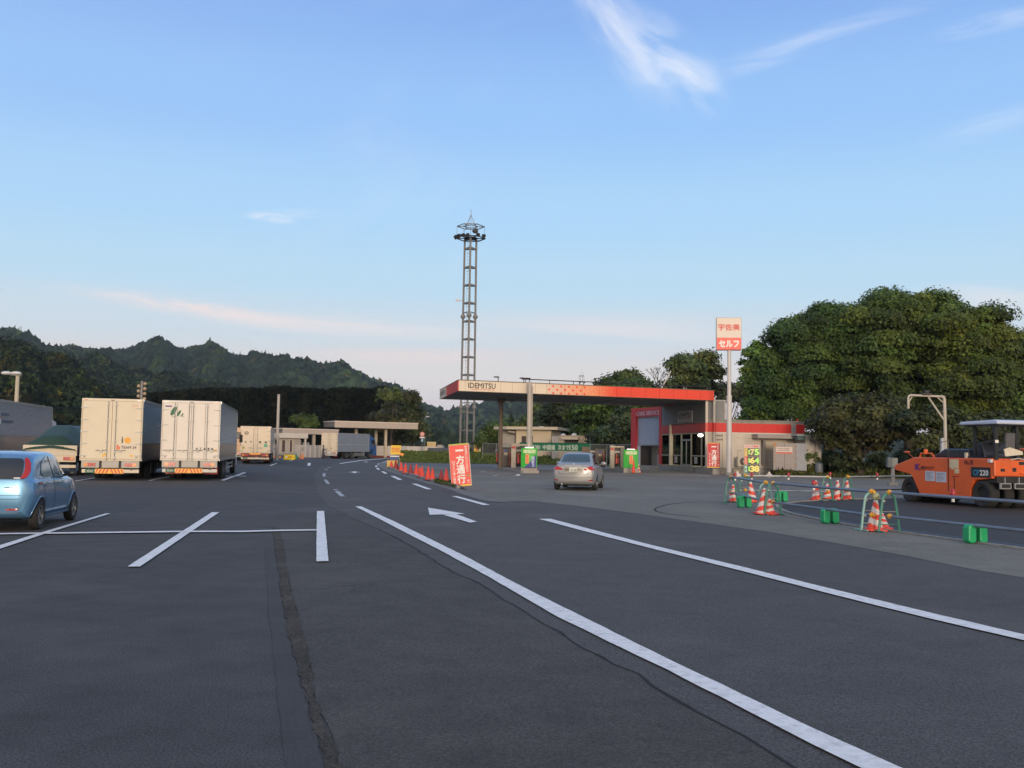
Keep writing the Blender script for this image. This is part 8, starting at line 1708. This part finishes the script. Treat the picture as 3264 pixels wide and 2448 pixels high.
# ---- beige buildings behind the pumps, with the long green banner
def beige_buildings():
    d = 122; k = d / FPX; a = at(1644, d); b = at(1755, d - 1); t = thing('flat_roof_office', 'beige flat roofed office with a deep roof slab behind the pumps', 'building', a, math.atan2((b - a).y, (b - a).x)); L = (b - a).length
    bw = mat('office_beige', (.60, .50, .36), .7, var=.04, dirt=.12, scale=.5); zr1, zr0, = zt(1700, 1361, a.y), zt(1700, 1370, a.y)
    MB().box(0, L, 0, 7, 0, zr0).build('front_wall', bw, t)
    x0 = -(1644 - 1572) * k * 1.0
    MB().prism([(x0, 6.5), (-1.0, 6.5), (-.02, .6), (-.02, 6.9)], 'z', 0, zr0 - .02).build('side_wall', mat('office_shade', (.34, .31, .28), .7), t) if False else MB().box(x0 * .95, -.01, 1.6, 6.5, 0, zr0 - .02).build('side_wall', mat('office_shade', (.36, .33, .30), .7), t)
    rf = MB().prism([(-(1644 - 1618) * k, -1.0), (L + (1781 - 1755) * k, -1.0), (L + (1781 - 1755) * k, 7.5), (x0 * 1.12, 7.5), (x0 * 1.12, 1.0)], 'z', zr0, zr1).build('roof_slab', mat('roof_beige', (.52, .45, .35), .7, dirt=.15), t)
    MB().box(x0 * 1.10, -(1644 - 1618) * k - .1, .9, 6, zr1 - .08, zr1 + .0).build('roof_gutter', mat('gutter_grey', (.3, .3, .32), .6), t) if False else None
    for p0, p1 in ((1662, 1677), (1690, 1699)): u, v = (p0 - 1644) * k, (p1 - 1644) * k; w = MB().box(u, v, -.03, 0, zt(p0, 1411, a.y), zt(p0, 1390, a.y)).build('window', mat('window_brown', (.05, .035, .03), .3), t); MB().box(u - .03, v + .03, -.05, -.031, zt(p0, 1390, a.y), zt(p0, 1389, a.y)).build('window_frame', bw, w)
    for p0, p1 in ((1604, 1609), (1611, 1618), (1622, 1630)): u, v = (p0 - 1644) * k, (p1 - 1644) * k; MB().box(u, v, 1.57, 1.6, .8, zt(p0, 1390, a.y)).build('window', mat('window_grey', (.12, .11, .11) if p0 > 1620 else (.4, .37, .33), .3), t)
    MB().tube([((1617 - 1644) * k, .2, zr0 - .25), ((1640 - 1644) * k, .2, zr0 - .35)], .12, 8).build('drain_pipe', mat('drain_cream', (.55, .48, .38), .6), t)
    MB().box(L + .02, L + .9, .5, .8, zr0 - 1.3, zr0 - 1.2).build('wall_lamp', white, t)
    MB().ball((2.6, 3, zr1 + .06), .3, 6, sq=(1.4, 1, .3)).build('roof_vent', inkwhite, t, smooth='all')
    a = at(1756, 116); b = at(1927, 114); t = thing('domed_store', 'low beige store with white roof domes and a small hood behind the banner', 'building', a, math.atan2((b - a).y, (b - a).x)); L = (b - a).length; k = 116 / FPX; zr = zt(1800, 1390, a.y); z2 = zt(1900, 1393, a.y)
    MB().box(0, 26 * k, .3, 6, 0, zr - .02).build('grey_wall', mat('store_grey', (.36, .34, .33), .7), t); MB().box(26 * k, L, 0, 6, 0, zr).build('wall', mat('store_beige', (.46, .38, .28), .7, dirt=.2, scale=.5), t); MB().box(25 * k, L + .05, -.08, 6.05, zr, zr + .08).build('roof_rim', mat('store_rim', (.35, .29, .22), .7), t)
    for px, r in ((1785, 9), (1822, 11), (1869, 11)): MB().ball(((px - 1756) * k, 1.5, zr + .05), r * k, 10, sq=(1, 1, .85)).build('roof_dome', mat('dome_white', (.52, .54, .56), .4), t, smooth='all')
    MB().box((1795 - 1756) * k, (1850 - 1756) * k, -.9, -.01, zr - .42, zr - .12).build('hood', mat('hood_cream', (.50, .42, .33), .6), t); MB().box((1800 - 1756) * k, (1845 - 1756) * k, -.04, -.01, zr - .9, zr - .45).build('opening', mat('opening_dark', (.06, .05, .045), .8), t); MB().box((1878 - 1756) * k, (1887 - 1756) * k, -.04, -.01, zr - 1.1, zr - .8).build('vent', mat('vent_brown', (.10, .07, .055), .7), t)
    # banner on its fence
    d = 104; a = at(1655, d); b = at(1884, d - 3.5); t = thing('long_banner', 'long green banner with white Japanese lettering tied to the fence', 'banner', a, math.atan2((b - a).y, (b - a).x)); L = (b - a).length; z1, z0 = zt(1655, 1411.5, a.y), zt(1655, 1435, a.y)
    gb = mat('banner_green', (.008, .16, .065), .6, var=.08); m = MB(); n = 40
    for i in range(n + 1):
        x = L * i / n; w_ = .02 * math.sin(i * 1.3)
        m.v += [(x, w_, z0), (x, -w_ * .5, z1)]
    for i in range(n): m.f.append((2 * i, 2 * i + 2, 2 * i + 3, 2 * i + 1)); m.m.append(0)
    m.build('banner_sheet', gb, t, smooth='all'); MB().box(0, L, -.02, .02, z1, z1 + .06).build('top_rope', mat('rope_dark_green', (.01, .07, .04), .7), t); MB().box(L * .28, L * .95, -.02, .02, z0 - .08, z0 - .02).build('bottom_rope', mat('rope_pale', (.45, .42, .34), .7), t)
    lw = mat('banner_letter', (.55, .62, .48), .6); kk = d / FPX; cz = (z0 + z1) / 2 - .04
    for s_, p0, p1 in (('給油!', 1693, 1728), ('中国道', 1737, 1779), ('次まで', 1789, 1826), ('150', 1828, 1855)): u, v = (p0 - 1655) * kk, (p1 - 1655) * kk; text_obj(s_, lw, t, ((u + v) / 2, -.03, cz), XD, YD, w=v - u, h=.50, bold=.045)
    d = 100; a = at(1854, d); b = at(1880, d); t = thing('plywood_board', 'brown board covering the right end of the green banner', 'board', a, 0); MB().box(0, (b - a).length, -.05, 0, zt(1854, 1446, a.y), zt(1854, 1424, a.y)).build('sheet', mat('board_brown', (.26, .18, .12), .8), t); MB().box(.1, .18, 0, .05, 0, zt(1854, 1446, a.y)).box(.6, .68, 0, .05, 0, zt(1854, 1446, a.y)).build('post', wood, t)
    # chain-link fence
    for p0, p1, dd, lab in ((1537, 1655, 112, 'grey chain link fence between the yellow sign and the banner'), (1880, 2012, 98, 'chain link fence from the banner to the shutter bay')):
        a, b = at(p0, dd), at(p1, dd - 3); t = thing('mesh_fence', lab, 'fence', a, math.atan2((b - a).y, (b - a).x)); L = (b - a).length
        fm = bpy.data.materials.get('mesh_wire') or mesh_mat(); H = 1.9; MB().add([(0, 0, .9), (L, 0, .9), (L, 0, H + .3), (0, 0, H + .3)], [(0, 1, 2, 3)]).build('wire_mesh', fm, t)
        for i in range(int(L / 2) + 1): MB().cyl((i * 2.0, 0, 0), (i * 2.0, 0, H + .35), .03, n=6).build('post', steel, t)
        MB().tube([(0, 0, H + .32), (L, 0, H + .32)], .025, 5).build('top_rail', steel, t)
    a = at(1522, 140); t = thing('yellow_notice', 'yellow notice board with an orange picture right of the tower foot', 'sign', a, 0); k = 140 / FPX; z1, z0 = zt(1522, 1418.5, a.y), zt(1522, 1439.5, a.y); MB().box(-11 * k, 11 * k, 0, .05, z0, z1).build('board', mat('board_yellow', (.80, .52, .03), .5), t); MB().box(-8 * k, 3 * k, -.01, -.001, z0 + .12, z1 - .15).build('picture', mat('picture_orange', (.7, .28, .04), .5), t); MB().box(4 * k, 10 * k, -.01, -.001, z0 + .1, z1 - .3).build('picture_pale', inkwhite, t); MB().cyl((0, .05, 0), (0, .05, z0), .05, n=6).build('post', steel, t)
    for px, py, lab in ((1494, 1424, 'upper tan junction box on the tower foot'), (1494, 1449, 'lower tan junction box on the tower foot')): 
        p = at(px, 157); z = zt(px, py, p.y); t = thing('junction_box', lab, 'junction box', (p.x, p.y, z)); MB().box(-.28, .22, -.15, .15, -.4, .4).build('casing', mat('junction_tan', (.34, .26, .21), .7), t, bevel=.03)
def mesh_mat():
    m = bpy.data.materials.new('mesh_wire'); m.use_nodes = True; nt = m.node_tree; N = nt.nodes; L = nt.links; N.clear()
    tc = N.new('ShaderNodeTexCoord'); mp = N.new('ShaderNodeMapping'); mp.inputs['Rotation'].default_value = (0, R(45), 0); mp.inputs['Scale'].default_value = (12, 12, 12); L.new(tc.outputs['Object'], mp.inputs[0]); sp = N.new('ShaderNodeSeparateXYZ'); L.new(mp.outputs[0], sp.inputs[0])
    def f(o):
        a = N.new('ShaderNodeMath'); a.operation = 'FRACT'; L.new(o, a.inputs[0]); b = N.new('ShaderNodeMath'); b.operation = 'LESS_THAN'; L.new(a.outputs[0], b.inputs[0]); b.inputs[1].default_value = .14; return b.outputs[0]
    mx = N.new('ShaderNodeMath'); mx.operation = 'MAXIMUM'; L.new(f(sp.outputs[0]), mx.inputs[0]); L.new(f(sp.outputs[2]), mx.inputs[1])
    d = N.new('ShaderNodeBsdfDiffuse'); d.inputs[0].default_value = (.22, .22, .21, 1); t = N.new('ShaderNodeBsdfTransparent'); ms = N.new('ShaderNodeMixShader'); L.new(mx.outputs[0], ms.inputs[0]); L.new(t.outputs[0], ms.inputs[1]); L.new(d.outputs[0], ms.inputs[2]); o = N.new('ShaderNodeOutputMaterial'); L.new(ms.outputs[0], o.inputs[0]); return m
beige_buildings()

# ---- litter and small ground details
for px, py, lab in ((1650.5, 1516.7, 'white scrap of paper lying on the apron before the left island'), (1396, 1476, 'white scrap lying at the edge of the grass bank')):
    p = G(px, py); mb = MB(); mb.add([(-.14, -.1, 0), (.15, -.08, .01), (.13, .1, .05), (-.12, .12, .02), (0, 0, .06)], [(0, 1, 4), (1, 2, 4), (2, 3, 4), (3, 0, 4)]); o = mb.build('paper_scrap', inkwhite); o.location = (p.x, p.y, .025); tag(o, lab, 'litter')

# ---- air
def haze():
    v = bpy.data.materials.new('air'); v.use_nodes = True; N = v.node_tree.nodes; L = v.node_tree.links; N.clear(); p = N.new('ShaderNodeVolumePrincipled'); p.inputs['Color'].default_value = (.62, .80, 1.0, 1); p.inputs['Density'].default_value = .00010; p.inputs['Anisotropy'].default_value = 0; o = N.new('ShaderNodeOutputMaterial'); L.new(p.outputs[0], o.inputs['Volume'])
    mb = MB().box(-1900, 2300, -60, 2150, -1.2, 215); h = mb.build('haze', v); tag(h, kind='stuff')
haze()
